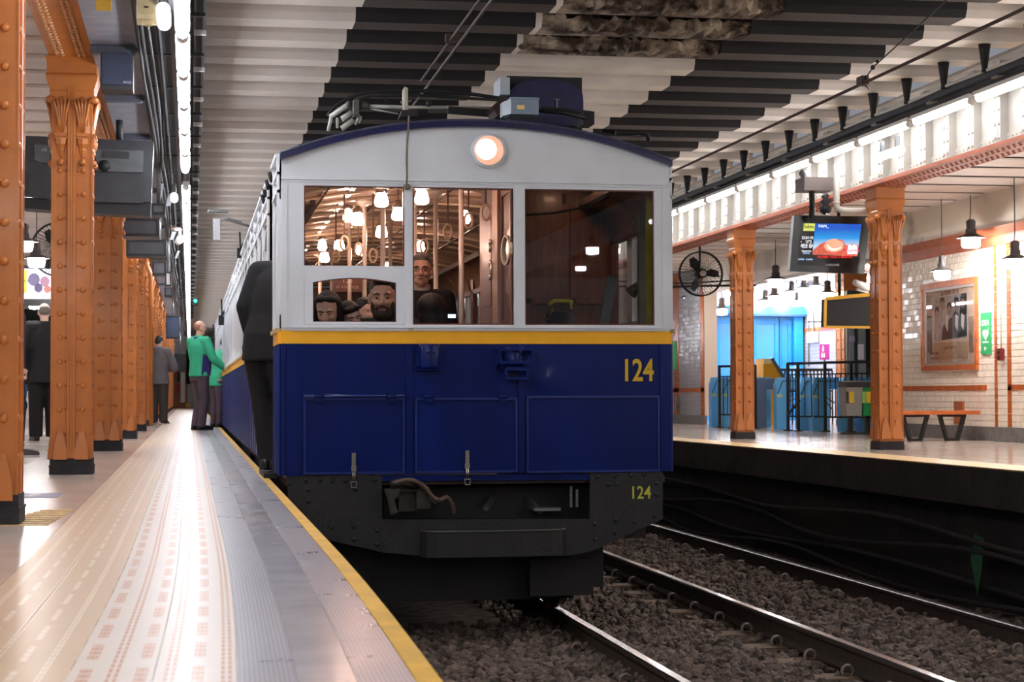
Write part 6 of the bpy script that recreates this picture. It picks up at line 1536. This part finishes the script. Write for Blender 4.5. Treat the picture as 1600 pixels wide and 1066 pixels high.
# hall wall items
v = onX(1272, 528, 12.78)
g = thing('fuse_box', 'white electrical box with two conduits on the white wall of the ticket hall', 'box', v)
W_('box_body', MB().box(12.70, 12.79, v.y-.25, v.y+.15, v.z-.1, v.z+.12).box(12.74, 12.79, v.y+.2, v.y+.35, v.z-.02, v.z+.12), [lt], g)
W_('conduit', MB().tube([(12.76, v.y-.05, v.z+.1), (12.76, v.y-.05, 2.9)], .018, 6).tube([(12.76, v.y+.3, v.z-.6), (12.76, v.y+.3, 2.9)], .018, 6), [greym], g)
v = onX(1288, 552, 12.78)
g = thing('direction_sign', 'purple sign with pictograms on the white wall beside the thick brown column', 'sign', v)
a, b = onY(1281, 562, 35.), onY(1296, 538, 35.)
W_('panel', MB().box(a.x, b.x, 35, 35.03, a.z, b.z), [mat('purple_sign', (186, 62, 164), .5)], g)
mm = (a.x+b.x)/2
W_('pictogram', MB().box(mm-.05, mm-.02, 34.985, 35, a.z+.16, a.z+.24).sph((mm-.035, 34.99, a.z+.26), .014, 8, 5).box(mm-.07, mm-.045, 34.985, 35, a.z+.04, a.z+.11).box(mm-.03, mm-.0, 34.985, 35, a.z+.04, a.z+.11).sph((mm-.055, 34.99, a.z+.125), .012, 8, 5).sph((mm-.015, 34.99, a.z+.125), .012, 8, 5), [sw], g)
W_('leg', MB().bar((mm, 35.02, 0), (mm, 35.02, a.z), .03, .03), [greym], g)
# dark green shopfront with papers
g = thing('kiosk_front', 'dark green and grey kiosk front with white papers, seen below the black board', 'kiosk', onY(1350, 660, 30))
a, b = onY(1325, 660, 30.), onY(1385, 445, 30.)
W_('front', MB().box(a.x, b.x+.4, 30, 30.1, 0, 2.3), [mat('dark_green_paint', (52, 74, 72), .4)], g)
for x0, x1, c in [(1327, 1335, 'g'), (1342, 1353, 'g')]:
    W_('door_frame', MB().box(onY(x0, 600, 29.97).x, onY(x1, 600, 29.97).x, 29.96, 30, .1, 2.2), [mat('grey_aluminium', (150, 158, 158), .4, metal=.3)], g)
for x0, y0, x1, y1, nm_, c in [(1341, 538, 1350, 562, 'white_paper', (232, 230, 236)), (1362, 528, 1372, 580, 'lilac_paper', (180, 170, 196)), (1327, 525, 1336, 534, 'lilac_paper', (180, 170, 196))]:
    p, q = onY(x0, y1, 29.93), onY(x1, y0, 29.93); W_('paper', MB().box(p.x, q.x, 29.94, 29.95, p.z, q.z), [mat(nm_, c, .6)], g)
W_('window_dark', MB().box(onY(1354, 560, 29.95).x, onY(1362, 560, 29.95).x, 29.95, 30, 1.0, 2.1), [blk2], g)
# small green sign and bracket on the far left wall pier
v = onX(1051, 540, wlx-.02)
tag(obj('emergency_sign', MB().box(wlx-.02, wlx, v.y-.25, v.y+.25, 1.05, 1.6), [MATS['green_sign']]), 'small green sign on the far wall just right of the train', 'sign')
v = onX(1058, 630, wlx-.02)
tag(obj('wall_bracket', MB().box(wlx-.05, wlx, v.y-.06, v.y+.06, v.z-.14, v.z+.14), [greym]), 'narrow grey metal holder on the far wall just right of the train', 'bracket')
# ================================================================ LEFT BACKGROUND
a, b = onY(33, 467, 27.), onY(80, 420, 27.)
g = thing('advert_screen', 'bright advertising screen between the first two left columns', 'screen', ((a.x+b.x)/2, 27, a.z))
W_('casing', MB().box(a.x-.3, b.x+.25, 27.02, 27.12, a.z-.10, b.z+.05), [mat('black_screen_case', (20, 20, 22), .3)], g)
W_('screen_face', MB().box(a.x-.25, b.x+.2, 27, 27.02, a.z, b.z), [scm('screen_lilac_white', (222, 222, 240), 1.1)], g)
q0, q1 = onY(33, 458, 27), onY(42, 422, 27); W_('yellow_block', MB().box(q0.x, q1.x, 26.985, 27, q0.z, q1.z), [scm('screen_yellow', (226, 226, 60), 1.)], g)
text('subte', .07, ((q0.x+q1.x)/2, 26.98, q0.z+.15), TFRONT, mat('screen_text_dark', (60, 60, 40), .5), g, 'lettering')
for x, y, r_, c in ((53, 437, 10, (120, 110, 150)), (70, 440, 8, (170, 130, 150)), (60, 450, 7, (90, 80, 120)), (74, 452, 6, (190, 120, 110))):
    v = onY(x, y, 26.98); rr_ = r_*27/2920; W_('picture_figure', MB().prism([(v.x+rr_*math.cos(k*PI/5)*.9, v.z+rr_*math.sin(k*PI/5)) for k in range(10)], 26.98, 26.99), [scm('screen_blob_%d' % x, c, .6)], g)
# white vehicle of the opposite platform side
tv = thing('white_train', 'rounded white train end glimpsed on the far left track', 'train', (-4.9, 52, -.9))
W_('body', MB().prism([(-6.6, -.9), (-4.2, -.9), (-4.15, .6), (-4.35, 1.6), (-4.75, 2.15), (-5.4, 2.4), (-6.6, 2.45)], 46, 62), [mat('white_train_shell', (214, 208, 200), .35)], tv)
W_('side_window', MB().box(-6.2, -4.8, 45.96, 46.0, 1.1, 1.9), [blk2], tv); W_('lower_door', MB().box(-6.2, -4.6, 45.95, 46, -.2, .8), [mat('beige_door', (196, 184, 166), .5)], tv)
# platform end
g = thing('end_hoarding', 'cream and orange hoarding with a red notice at the far end of the left platform', 'hoarding', (-1.5, 86, 0))
def EB(x0, y0, x1, y1, m, n_, d=.1): a, b = onY(x0, y1, 86-d), onY(x1, y0, 86-d); W_(n_, MB().box(a.x, b.x, 86-d, 86, max(a.z, 0), b.z), [m], g)
EB(268, 575, 293, 640, orange_d, 'board'); EB(282, 582, 289, 629, tilew, 'cream_panel', .2); EB(276, 600, 282, 612, mat('red_notice', (196, 50, 44), .5), 'red_notice', .25); EB(277, 582, 281, 596, blk2, 'dark_panel', .22); EB(290, 631, 297, 637, yellow, 'yellow_step', .3); EB(291, 545, 330, 600, dark, 'dark_arch', .15)
# ================================================================ PEOPLE
# every body is one continuous surface: overlapping muscles fused by a voxel remesh, baked below
def cap(mb, a, b, ra, rb=None, n=12):
    rb = ra if rb is None else rb
    a, b = Vector(a), Vector(b); d = (b-a); L = d.length; d = d/L if L > 1e-6 else Vector((0, 0, 1))
    pts = []; rad = []
    for k in range(4): t = PI/2*k/3.5; pts.append(a-d*ra*math.cos(t)); rad.append(max(ra*math.sin(t), ra*.05))
    for k in (0, .5, 1.): pts.append(a+d*L*k); rad.append(ra+(rb-ra)*k)
    for k in range(3, -1, -1): t = PI/2*k/3.5; pts.append(b+d*rb*math.cos(t)); rad.append(max(rb*math.sin(t), rb*.05))
    # strictly advancing points
    out = []; ro = []
    for p, r in zip(pts, rad):
        if out and (p-out[-1]).dot(d) < 1e-4: p = out[-1]+d*1e-3
        out.append(p); ro.append(r)
    return mb.tube(out, ro, n)
def ell(mb, c, r, M=None, n=14, m=10):
    q = MB().sph((0, 0, 0), r, n, m); c = Vector(c)
    return mb.add([(M @ Vector(v) if M else Vector(v))+c for v in q.v], q.f, 0, True)
def loft(mb, rings, n=20):
    vs = []; fs = []
    for c, rx, ry in rings:
        for k in range(n): a = 2*PI*k/n; vs.append((c[0]+rx*math.cos(a), c[1]+ry*math.sin(a), c[2]))
    for i in range(len(rings)-1):
        for k in range(n): k2 = (k+1) % n; fs.append((i*n+k, i*n+k2, (i+1)*n+k2, (i+1)*n+k))
    fs.append(tuple(range(n-1, -1, -1))); fs.append(tuple((len(rings)-1)*n+k for k in range(n)))
    return mb.add(vs, fs, 0, True)
def rem(name, mb, m, root, vox=.011, smooth=5):
    o = obj(name, mb, [m], root)
    r = o.modifiers.new('r', 'REMESH'); r.mode = 'VOXEL'; r.voxel_size = vox; r.use_smooth_shade = True
    s = o.modifiers.new('s', 'SMOOTH'); s.factor = .5; s.iterations = smooth
    REM.append(o); return o
skin = mat('skin', (226, 184, 164), .5, noise=.06, nscale=20); skin2 = mat('tan_skin', (218, 172, 148), .5, noise=.08, nscale=20); skin3 = mat('fair_skin', (232, 192, 174), .5, noise=.05, nscale=20)
hairk = mat('dark_hair', (28, 22, 20), .5, noise=.3, nscale=60, bump=.4, bscale=120); hairg = mat('grey_hair', (120, 112, 108), .6, noise=.3, nscale=60, bump=.4, bscale=120)
eyew = mat('eye_white', (176, 160, 152), .3); eyeb = mat('dark_iris', (26, 16, 12), .1); lipm = mat('lip', (140, 76, 66), .5); browm = mat('eyebrow_hair', (40, 28, 24), .8)
def person(label, loc, rot, H=1.72, hd=(0, 0), arms=None, legs=None, lean=(0, 0), skinm=skin, top=None, trousers=None, shoes=None, hair='short', hairm=hairk, vox=.012, topm=None, trm=None, shm=None,
           face=False, beard=None, glasses=False, top_hem=.80, seated=False, hood=False, lower=True, headscale=1., tilt=0., group=None, collar=None, sole=None, bulk=1.):
    """local frame: feet at the origin, facing +Y; arms = ((elbow),(hand)) per side right(+x), left(-x) in metres for H=1.75"""
    s = H/1.75
    root = thing('person', label, 'person', loc, group); root.rotation_euler.z = rot
    V = lambda p: Vector(p)*s
    lx, ly = lean
    hipz = .93 if not seated else .50
    hip = Vector((0, 0, hipz)); 
    off = lambda z: Vector((lx*max(0, z-hipz), ly*max(0, z-hipz), 0))
    sh = [Vector((.185*sg, -.01, hipz+.50))+off(hipz+.5) for sg in (1, -1)]
    neck = Vector((0, 0, hipz+.56))+off(hipz+.56); headc = Vector((0, .02, hipz+.705))+off(hipz+.70)
    arms = arms or [None, None]; A = []
    for i, sg in enumerate((1, -1)):
        if arms[i]: e, h = Vector(arms[i][0]), Vector(arms[i][1])
        else: e, h = sh[i]+Vector((.05*sg, -.03, -.29)), sh[i]+Vector((.06*sg, .05, -.545))
        A.append((e, h))
    legs = legs or [None, None]; Lg = []
    for i, sg in enumerate((1, -1)):
        if legs[i]: k, a, t = [Vector(q) for q in legs[i]]
        elif seated: k, a, t = Vector((.10*sg, .0, .30)), Vector((.10*sg, -.06, .12)), Vector((.10*sg, -.20, .10))
        else: k, a, t = Vector((.10*sg, .015, .50)), Vector((.105*sg, -.01, .085)), Vector((.13*sg, .15, .03))
        Lg.append((k, a, t))
    b = MB()
    # torso
    cap(b, V(hip+Vector((-.07, 0, -.02))), V(hip+Vector((.07, 0, -.02))), .115*s)
    loft(b, [(V(hip+Vector((0, 0, -.06))), .15*s, .11*s), (V(hip+Vector((0, 0, .10))+off(hipz+.1)), .135*s, .095*s), (V(hip+Vector((0, 0, .28))+off(hipz+.28)), .155*s, .11*s), (V(hip+Vector((0, 0, .42))+off(hipz+.42)), .165*s, .105*s), (V(hip+Vector((0, 0, .51))+off(hipz+.51)), .12*s, .075*s)])
    cap(b, V(sh[0]), V(sh[1]), .058*s); cap(b, V(neck-Vector((0, 0, .04))), V(headc-Vector((0, .015, .05))), .058*s, .052*s)
    for i, sg in enumerate((1, -1)):
        e, h = A[i]
        cap(b, V(sh[i]), V(e), .052*s, .038*s); cap(b, V(e), V(h), .038*s, .025*s)
        k, a, t = Lg[i]
        hp = hip+Vector((.095*sg, 0, -.03))
        cap(b, V(hp), V(k), .082*s, .054*s); cap(b, V(k), V(a), .052*s, .036*s); cap(b, V(a+Vector((0, -.03, -.03))), V(t), .036*s, .028*s)
        # hand: palm, four fingers, thumb
        d = (h-e).normalized(); side = Vector((0, 1, 0)) if abs(d.y) < .8 else Vector((1, 0, 0))
        side = (side-d*side.dot(d)).normalized(); nrm_ = d.cross(side)*(-sg)
        p0 = h+d*.02; p1 = h+d*.085
        for q in (-.022, -.007, .008, .023): cap(b, V(h+side*q*.6), V(p1+side*q), .014*s, .012*s, 8)
        for q, L in ((-.029, .055), (-.010, .068), (.010, .072), (.029, .062)):
            k1 = p1+side*q+d*L*.5+nrm_*(-.008); k2 = k1+d*L*.4-nrm_*.018
            cap(b, V(p1+side*q), V(k1), .0085*s, .008*s, 6); cap(b, V(k1), V(k2), .008*s, .007*s, 6)
        cap(b, V(h+side*.02+d*.03), V(h+side*.050+d*.065-nrm_*.01), .011*s, .0095*s, 6); cap(b, V(h+side*.050+d*.065-nrm_*.01), V(h+side*.052+d*.10-nrm_*.02), .0095*s, .008*s, 6)
    # head
    hy, hp_ = hd; HM = Matrix.Rotation(R(hy), 3, 'Z') @ Matrix.Rotation(R(hp_), 3, 'X') @ Matrix.Rotation(R(tilt), 3, 'Y')
    hs_ = s*headscale; hc = V(headc)
    def hpnt(x, y, z): return hc+HM @ (Vector((x, y, z))*hs_)
    def hell(c, r, mb=b): ell(mb, hpnt(*c), tuple(q*hs_ for q in r), HM)
    hell((0, -.012, .035), (.076, .094, .088)); hell((0, .012, -.02), (.066, .076, .072)); hell((0, .032, -.068), (.050, .052, .040)); hell((0, .052, -.088), (.026, .024, .022))
    hell((0, .066, .028), (.054, .022, .014)); hell((.030, .068, -.022), (.022, .020, .02)); hell((-.030, .068, -.022), (.022, .020, .02))
    cap(b, hpnt(0, .080, .016), hpnt(0, .101, -.024), .009*hs_, .014*hs_, 8); hell((.012, .093, -.030), (.009, .011, .008)); hell((-.012, .093, -.030), (.009, .011, .008))
    hell((0, .078, -.055), (.026, .012, .012)); cap(b, hpnt(0, .03, -.05), V(neck), .05*s, .056*s)
    for sg in (1, -1): hell((.077*sg, -.005, -.005), (.010, .020, .030))
    rem('body' if True else '', b, skinm, root, vox if not face else min(vox, .0062), 4 if not face else 3)
    # clothes
    if topm:
        j = MB(); c = .018*bulk; hm = hip.z-.93+top_hem+.0
        loft(j, [(V(Vector((0, 0, hm))), (.175+c)*s, (.125+c)*s), (V(hip+Vector((0, 0, .04))), (.160+c)*s, (.115+c)*s), (V(hip+Vector((0, 0, .18))+off(hipz+.18)), (.150+c)*s, (.112+c)*s), (V(hip+Vector((0, 0, .33))+off(hipz+.33)), (.168+c)*s, (.125+c)*s), (V(hip+Vector((0, 0, .44))+off(hipz+.44)), (.172+c)*s, (.115+c)*s), (V(hip+Vector((0, 0, .525))+off(hipz+.525)), (.12+c)*s, (.078+c)*s), (V(hip+Vector((0, 0, .565))+off(hipz+.56)), (.066)*s, (.066)*s)])
        cap(j, V(sh[0]), V(sh[1]), (.058+c)*s)
        for i in (0, 1):
            e, h = A[i]; h2 = e+(h-e)*.97
            cap(j, V(sh[i]), V(e), (.058+c)*s, (.045+c)*s)
            q = MB(); pts = [V(e), V(e+(h2-e)*.5), V(h2)]; j.tube(pts, [(.045+c)*s, (.040+c)*s, (.030+c)*s], 12)
            for t_, rr_ in ((.25, .008), (.7, .006)): ell(j, V(e+(h2-e)*t_), ((.046+rr_)*s,)*3); 
            ell(j, V(sh[i]+(e-sh[i])*.8), (.066*s,)*3)
        if hood:
            ell(j, V(neck+Vector((0, -.07, .01))), (.12*s, .075*s, .065*s)); ell(j, V(neck+Vector((0, -.10, -.06))), (.10*s, .06*s, .08*s))
        else:
            loft(j, [(V(neck+Vector((0, -.01, -.03))), .082*s, .082*s), (V(neck+Vector((0, -.012, .035))), .066*s, .066*s)])
        rem('jacket', j, topm, root, vox, 3)
    if collar:
        q = MB(); loft(q, [(V(neck+Vector((0, -.005, -.03))), .080*s, .082*s), (V(neck+Vector((0, -.008, .048))), .069*s, .070*s)]); obj('collar', q, [collar], root)
    if trm and lower:
        j = MB(); c = .014*bulk
        loft(j, [(V(hip+Vector((0, 0, -.14))), .165*s, .12*s), (V(hip+Vector((0, 0, .0))), .168*s, .125*s), (V(hip+Vector((0, 0, .12))), .148*s, .108*s)])
        for i, sg in enumerate((1, -1)):
            k, a, t = Lg[i]; hp = hip+Vector((.09*sg, 0, -.06))
            cap(j, V(hp), V(k), (.088+c)*s, (.060+c)*s)
            pts = [V(k), V(k+(a-k)*.5), V(a+Vector((0, 0, -.035)))]; j.tube(pts, [(.060+c)*s, (.055+c)*s, (.050+c)*s], 12)
            for t_ in (.78, .92): ell(j, V(k+(a-k)*t_+Vector((.004*sg, .006, 0))), (.070*s, .068*s, .02*s))
            ell(j, V(k+Vector((0, .01, .0))), (.074*s,)*3)
        rem('trousers', j, trm, root, vox, 2)
    if shm and lower:
        for i, sg in enumerate((1, -1)):
            k, a, t = Lg[i]; j = MB(); fwd_ = (t-a); fwd_.z = 0; fwd_ = fwd_.normalized() if fwd_.length > .01 else Vector((0, 1, 0))
            cap(j, V(a+fwd_*-.035+Vector((0, 0, -.035))), V(a+fwd_*.12+Vector((0, 0, -.045))), .043*s, .040*s); cap(j, V(a+fwd_*.12+Vector((0, 0, -.045))), V(a+fwd_*.19+Vector((0, 0, -.052))), .040*s, .030*s); cap(j, V(a+Vector((0, 0, -.02))), V(a+Vector((0, 0, .03))), .047*s, .045*s)
            j.hexa([V(a+fwd_*-.07+Vector((-.035, 0, -.085))), V(a+fwd_*-.07+Vector((.035, 0, -.085))), V(a+fwd_*.21+Vector((.035, 0, -.085))), V(a+fwd_*.21+Vector((-.035, 0, -.085))), V(a+fwd_*-.07+Vector((-.035, 0, -.055))), V(a+fwd_*-.07+Vector((.035, 0, -.055))), V(a+fwd_*.21+Vector((.035, 0, -.055))), V(a+fwd_*.21+Vector((-.035, 0, -.055)))])
            o = rem('shoe', j, shm, root, .010, 2)
            if sole: obj('sole', MB().bar(V(a+fwd_*-.07+Vector((0, 0, -.075))), V(a+fwd_*.21+Vector((0, 0, -.075))), .085*s, .022*s), [sole], o)
    # hair
    if hair:
        hmb = MB()
        def hh(c, r): ell(hmb, hpnt(*c), tuple(q*hs_ for q in r), HM)
        if hair == 'short': hh((0, -.022, .048), (.081, .096, .084)); hh((0, -.050, .0), (.074, .062, .07)); hh((0, .045, .098), (.055, .035, .022))
        elif hair == 'long': hh((0, -.034, .048), (.086, .094, .090)); hh((.082, -.020, -.04), (.022, .05, .13)); hh((-.082, -.020, -.04), (.022, .05, .13)); hh((.03, .035, .098), (.045, .035, .022)); hh((-.03, .035, .098), (.045, .035, .022)); hh((0, -.06, -.07), (.09, .055, .16))
        elif hair == 'full': hh((0, -.01, .03), (.105, .112, .105)); hh((0, -.03, -.06), (.11, .09, .12))
        elif hair == 'fringe': hh((0, -.022, .048), (.083, .096, .084)); hh((0, -.050, .0), (.076, .062, .07)); hh((.02, .062, .082), (.055, .028, .026)); hh((-.035, .055, .088), (.035, .03, .024))
        elif hair == 'stubble': hh((0, -.020, .030), (.0775, .0925, .078))
        rem('hair', hmb, hairm, root, .0085 if face else vox, 2)
    if face:
        for sg in (1, -1):
            e = obj('eye', MB().sph((0, 0, 0), (.0125*hs_, .007*hs_, .0046*hs_), 10, 6), [eyew], root, loc=hpnt(.031*sg, .0800, .004)); e.rotation_euler = HM.to_euler()
            i = obj('iris', MB().sph((0, 0, 0), (.0058*hs_, .003*hs_, .0044*hs_), 8, 5), [eyeb], e, loc=(0, .0055*hs_, 0))
            obj('eyebrow', MB().tube([hpnt(.012*sg, .0955, .024), hpnt(.030*sg, .093, .031), hpnt(.050*sg, .079, .023)], [.003*hs_, .0036*hs_, .0016*hs_], 6), [browm], root)
        obj('mouth', MB().tube([hpnt(-.026, .078, -.056), hpnt(-.010, .0895, -.054), hpnt(.010, .0895, -.054), hpnt(.026, .078, -.056)], [.002*hs_, .0045*hs_, .0045*hs_, .002*hs_], 6), [lipm], root)
    if beard:
        q = MB()
        ell(q, hpnt(0, .040, -.082), tuple(v*hs_ for v in (.058, .050, .040)), HM); ell(q, hpnt(.050, .018, -.045), tuple(v*hs_ for v in (.018, .045, .045)), HM); ell(q, hpnt(-.050, .018, -.045), tuple(v*hs_ for v in (.018, .045, .045)), HM)
        cap(q, hpnt(-.026, .080, -.050), hpnt(0, .092, -.042), .007*hs_, .008*hs_); cap(q, hpnt(.026, .080, -.050), hpnt(0, .092, -.042), .007*hs_, .008*hs_); cap(q, hpnt(-.03, .074, -.052), hpnt(-.028, .068, -.075), .010*hs_); cap(q, hpnt(.03, .074, -.052), hpnt(.028, .068, -.075), .010*hs_)
        ell(q, hpnt(0, .070, -.086), tuple(v*hs_ for v in (.032, .026, .024)), HM)
        rem('beard', q, beard, root, .006, 2)
    if glasses:
        q = MB()
        for sg in (1, -1):
            q.tube([hpnt(sg*.032+.021*math.cos(2*PI*k/16), .099, .004+.015*math.sin(2*PI*k/16)) for k in range(17)], .0018, 5, caps=False)
            q.tube([hpnt(sg*.053, .098, .008), hpnt(sg*.080, .03, .008), hpnt(sg*.080, -.01, .004)], .0015, 5)
        q.tube([hpnt(-.011, .10, .008), hpnt(.011, .10, .008)], .0015, 5); obj('glasses', q, [blk2], root)
    root['_h'] = 0
    del root['_h']
    return root, hpnt, V
suit = mat('black_suit_cloth', (22, 22, 26), .85, noise=.2, nscale=30, bump=.25, bscale=12); pant = mat('black_trouser_cloth', (16, 15, 17), .9, bump=.25, bscale=10)
shoek = mat('black_leather', (24, 22, 22), .3); denim = mat('blue_denim', (74, 110, 156), .85, noise=.25, nscale=12, bump=.2, bscale=20)
# 1 green jacket man
gj = mat('mint_green_jacket', (52, 186, 142), .6, noise=.10, nscale=6, bump=.3, bscale=8); pj = mat('purple_panel_cloth', (52, 40, 110), .7, bump=.2, bscale=8)
ptr = mat('dusky_purple_trousers', (84, 70, 82), .8, noise=.15, bump=.3, bscale=9)
p = onZ(311, 672, 0)
r_, hp_, V_ = person('bald man in a mint green and purple jacket standing with one hand on the train', (p.x+.0, 31.4, 0), R(-50), 1.80, hd=(-25, -4), topm=gj, trm=ptr, shm=shoek, hair='stubble', hairm=mat('shaved_scalp', (170, 118, 96), .45), top_hem=.86, face=True, vox=.014, bulk=1.3,
       arms=[((.30, .04, 1.14), (.34, .27, .98)), ((-.27, .10, 1.16), (-.20, .28, .98))], legs=[((.10, .02, .50), (.08, -.02, .085), (.10, .14, .03)), ((-.10, .10, .50), (-.10, .0, .085), (-.11, .15, .03))], skinm=skin2)
obj('side_panel', MB().hexa([V_(q) for q in [(.165, -.09, .88), (.205, .07, .88), (.19, .08, .9), (.15, -.08, .9), (.17, -.05, 1.34), (.200, .02, 1.34), (.18, .03, 1.34), (.15, -.04, 1.34)]]), [pj], r_)
obj('collar', MB().lathe([(.088, 1.44*1.03), (.078, 1.50*1.03)], (0, -.012, 0), 16), [pj], r_)
obj('wristwatch', MB().tube([V_((.335, .235, 1.0)), V_((.342, .262, .985))], .052, 10), [blk2], r_)
# 2 second green-jacket person behind him
person('person in a matching green jacket half hidden behind the bald man, bending to the train', (.47, 34.2, 0), R(-60), 1.62, hd=(0, -20), topm=gj, trm=ptr, shm=shoek, lean=(0, .25), vox=.016, arms=[((.28, .28, 1.05), (.30, .46, .84)), None], hair='short')
# 3 hoodie man
hg = mat('grey_hooded_jacket', (104, 98, 100), .85, noise=.15, bump=.3, bscale=10); ct = mat('dark_olive_trousers', (62, 56, 52), .85, bump=.3, bscale=10)
person('man in a grey hooded jacket looking down beside the far orange columns', (-.63, 38.3, 0), R(-18), 1.76, hd=(-12, -32), topm=hg, trm=ct, shm=mat('dark_shoe', (48, 44, 46), .5), hood=True, vox=.014, arms=[((.30, .06, 1.12), (.14, .28, 1.12)), ((-.30, .06, 1.12), (-.1, .28, 1.10))], bulk=2.6, sole=mat('pale_sole', (190, 184, 176), .6))
# 4 suit man leaning out of the train door
person('man in a black suit standing in the front train door, his head inside', (.54, 13.42, .045), R(-35), 1.74, hd=(-40, -40), topm=suit, trm=pant, shm=shoek, top_hem=.78, lean=(.06, .28), vox=.011, bulk=1.25, hair='short',
       arms=[((.24, .06, 1.16), (.22, .12, .92)), ((-.20, .02, 1.17), (-.17, .08, .92))], legs=[((.12, .04, .50), (.10, -.02, .085), (.12, .14, .03)), ((-.06, .02, .50), (.03, -.04, .085), (.02, .12, .03))])
# 5-7 people on the left between columns
person('man in a black suit walking away, between the first two left columns', (-1.85, 24.7, 0), R(12), 1.76, topm=suit, trm=pant, shm=shoek, top_hem=.74, vox=.012, bulk=2.6, hairm=hairg, hair='stubble', skinm=skin3, arms=[None, ((-.30, -.04, 1.14), (-.32, .02, .86))])
person('dark-haired person in blue jeans and dark top walking ahead of the suited man', (-2.62, 31.5, 0), R(15), 1.68, topm=suit, trm=denim, shm=mat('navy_shoe', (36, 44, 66), .6), vox=.014, hair='short')
person('grey-haired person in a grey top far behind the suited man', (-2.62, 41., 0), R(5), 1.72, topm=hg, trm=denim, shm=shoek, vox=.018, hair='short', hairm=hairg, hood=False)
person('person hidden behind the nearest column, one grey shoe with a white sole showing', (-1.66, 18.1, 0), R(-75), 1.70, topm=mat('dark_purple_top', (50, 40, 60), .8), trm=mat('dark_jeans', (40, 44, 60), .8), shm=mat('grey_canvas_shoe', (80, 74, 72), .8), sole=mat('white_rubber_sole', (214, 208, 204), .6), vox=.014,
       legs=[((.10, .06, .50), (.10, .04, .085), (.10, .2, .03)), ((-.10, -.02, .50), (-.10, -.05, .085), (-.1, .1, .03))])
# ---- passengers (floor of the carriage at .03)
dk_top = mat('dark_grey_top', (38, 40, 44), .85); dkb = mat('black_top', (24, 24, 26), .85)
def seated_at(px, py, Y, H, label, **k):
    """place a person so that the middle of the head lands on a measured point"""
    s = H/1.75; st_ = k.pop('stand', False); hz = (.93 if st_ else .50)+.705
    v = onY(px, py, Y); lean = k.get('lean', (0, 0)); rot = k.pop('rot', PI)
    zo = v.z-hz*s
    offx = lean[0]*.70*s; offy = (.02+lean[1]*.70)*s
    x = v.x-(offx*math.cos(rot)-offy*math.sin(rot)); y = Y-(offx*math.sin(rot)+offy*math.cos(rot))
    return person(label, (x, y, zo), rot, H, seated=not st_, lower=st_, vox=.010, face=k.pop('face', True), **k)
seated_at(598, 467, 12.66, 1.80, 'bearded man with short dark hair behind the lower left front window', rot=PI-.28, hd=(8, -3), hairm=hairk, hair='short', beard=mat('dark_beard', (78, 64, 58), .8, noise=.4, nscale=80, bump=.4, bscale=150), topm=dk_top, headscale=1.18, skinm=skin2, bulk=1.3)
seated_at(512, 487, 12.62, 1.66, 'dark-haired woman looking down behind the lower left front window', rot=PI-.15, hd=(-8, -20), hair='long', topm=dkb, headscale=1.06, skinm=skin3)
seated_at(548, 496, 12.70, 1.50, 'boy with tousled dark hair between the woman and the bearded man', rot=PI+.15, hd=(10, -16), tilt=16, hair='fringe', topm=dk_top, headscale=1.02, skinm=skin3)
seated_at(617, 455, 13.9, 1.74, 'passenger half hidden behind the bearded man at the edge of the arched window', rot=PI, hair='short', topm=dk_top, stand=True)
seated_at(572, 490, 13.25, 1.60, 'dark-haired passenger in an olive coat behind the boy', rot=PI+.6, hair='short', topm=mat('olive_coat', (74, 66, 50), .85), face=False)
seated_at(658, 424, 13.45, 1.70, 'standing man with glasses and grey hair seen through the middle front window', rot=PI-.05, hd=(-6, 0), hair='short', hairm=hairg, glasses=True, topm=dkb, stand=True, skinm=skin2, collar=mat('pale_shirt', (170, 160, 160), .7), headscale=1.06)
ph = seated_at(673, 488, 12.70, 1.66, 'person with long dark hair turned away, holding a lit phone behind the middle front window', rot=R(20), hair='full', topm=dkb, face=False, headscale=1.05, arms=[((.30, .10, 1.0), (.28, .30, 1.02)), None])
# standing passengers further back
v = onY(706, 494, 12.62)
g = thing('phone', 'small lit phone screen glowing behind the middle front window', 'phone', v)
obj('phone_body', MB().box(-.035, .035, 0, .012, -.02, .02), [blk2], g); obj('phone_screen', MB().box(-.026, .026, -.002, 0, -.012, .012), [mat('lit_phone_screen', (170, 214, 255), .3, emit=1.4)], g)
for i, (px, Y, H) in enumerate([(520, 16.5, 1.7), (585, 17.5, 1.75), (700, 14.8, 1.6)]):
    v = onY(px, 480, Y)
    person(['standing passenger in a dark coat deep in the front carriage, left', 'standing passenger in a dark coat deep in the front carriage, middle', 'passenger in a dark coat beside the pole behind the glasses man'][i], (v.x, Y, .03), PI, H, topm=dkb, trm=pant, shm=shoek, vox=.016, hair='short') if i == 9 else None

# ================================================================ BAKE
dg = bpy.context.evaluated_depsgraph_get()
new = [(o, bpy.data.meshes.new_from_object(o.evaluated_get(dg))) for o in REM]
for o, me in new:
    o.modifiers.clear(); n_ = o.data.name; o.data = me; me.name = n_
    me.polygons.foreach_set('use_smooth', [True]*len(me.polygons))
for o in FONTS:
    me = bpy.data.meshes.new_from_object(o.evaluated_get(dg))
    k = bpy.data.objects.new(o.name, me); n_ = o.name
    par, inv = o.parent, o.matrix_parent_inverse.copy(); l_, r_, s_ = o.location.copy(), o.rotation_euler.copy(), o.scale.copy()
    bpy.data.objects.remove(o); k.name = n_
    COL.objects.link(k); k.location = l_; k.rotation_euler = r_; k.scale = s_
    if par: k.parent = par; k.matrix_parent_inverse = inv
for o in COL.objects:
    if 'group' in o and o['group'] == '': del o['group']
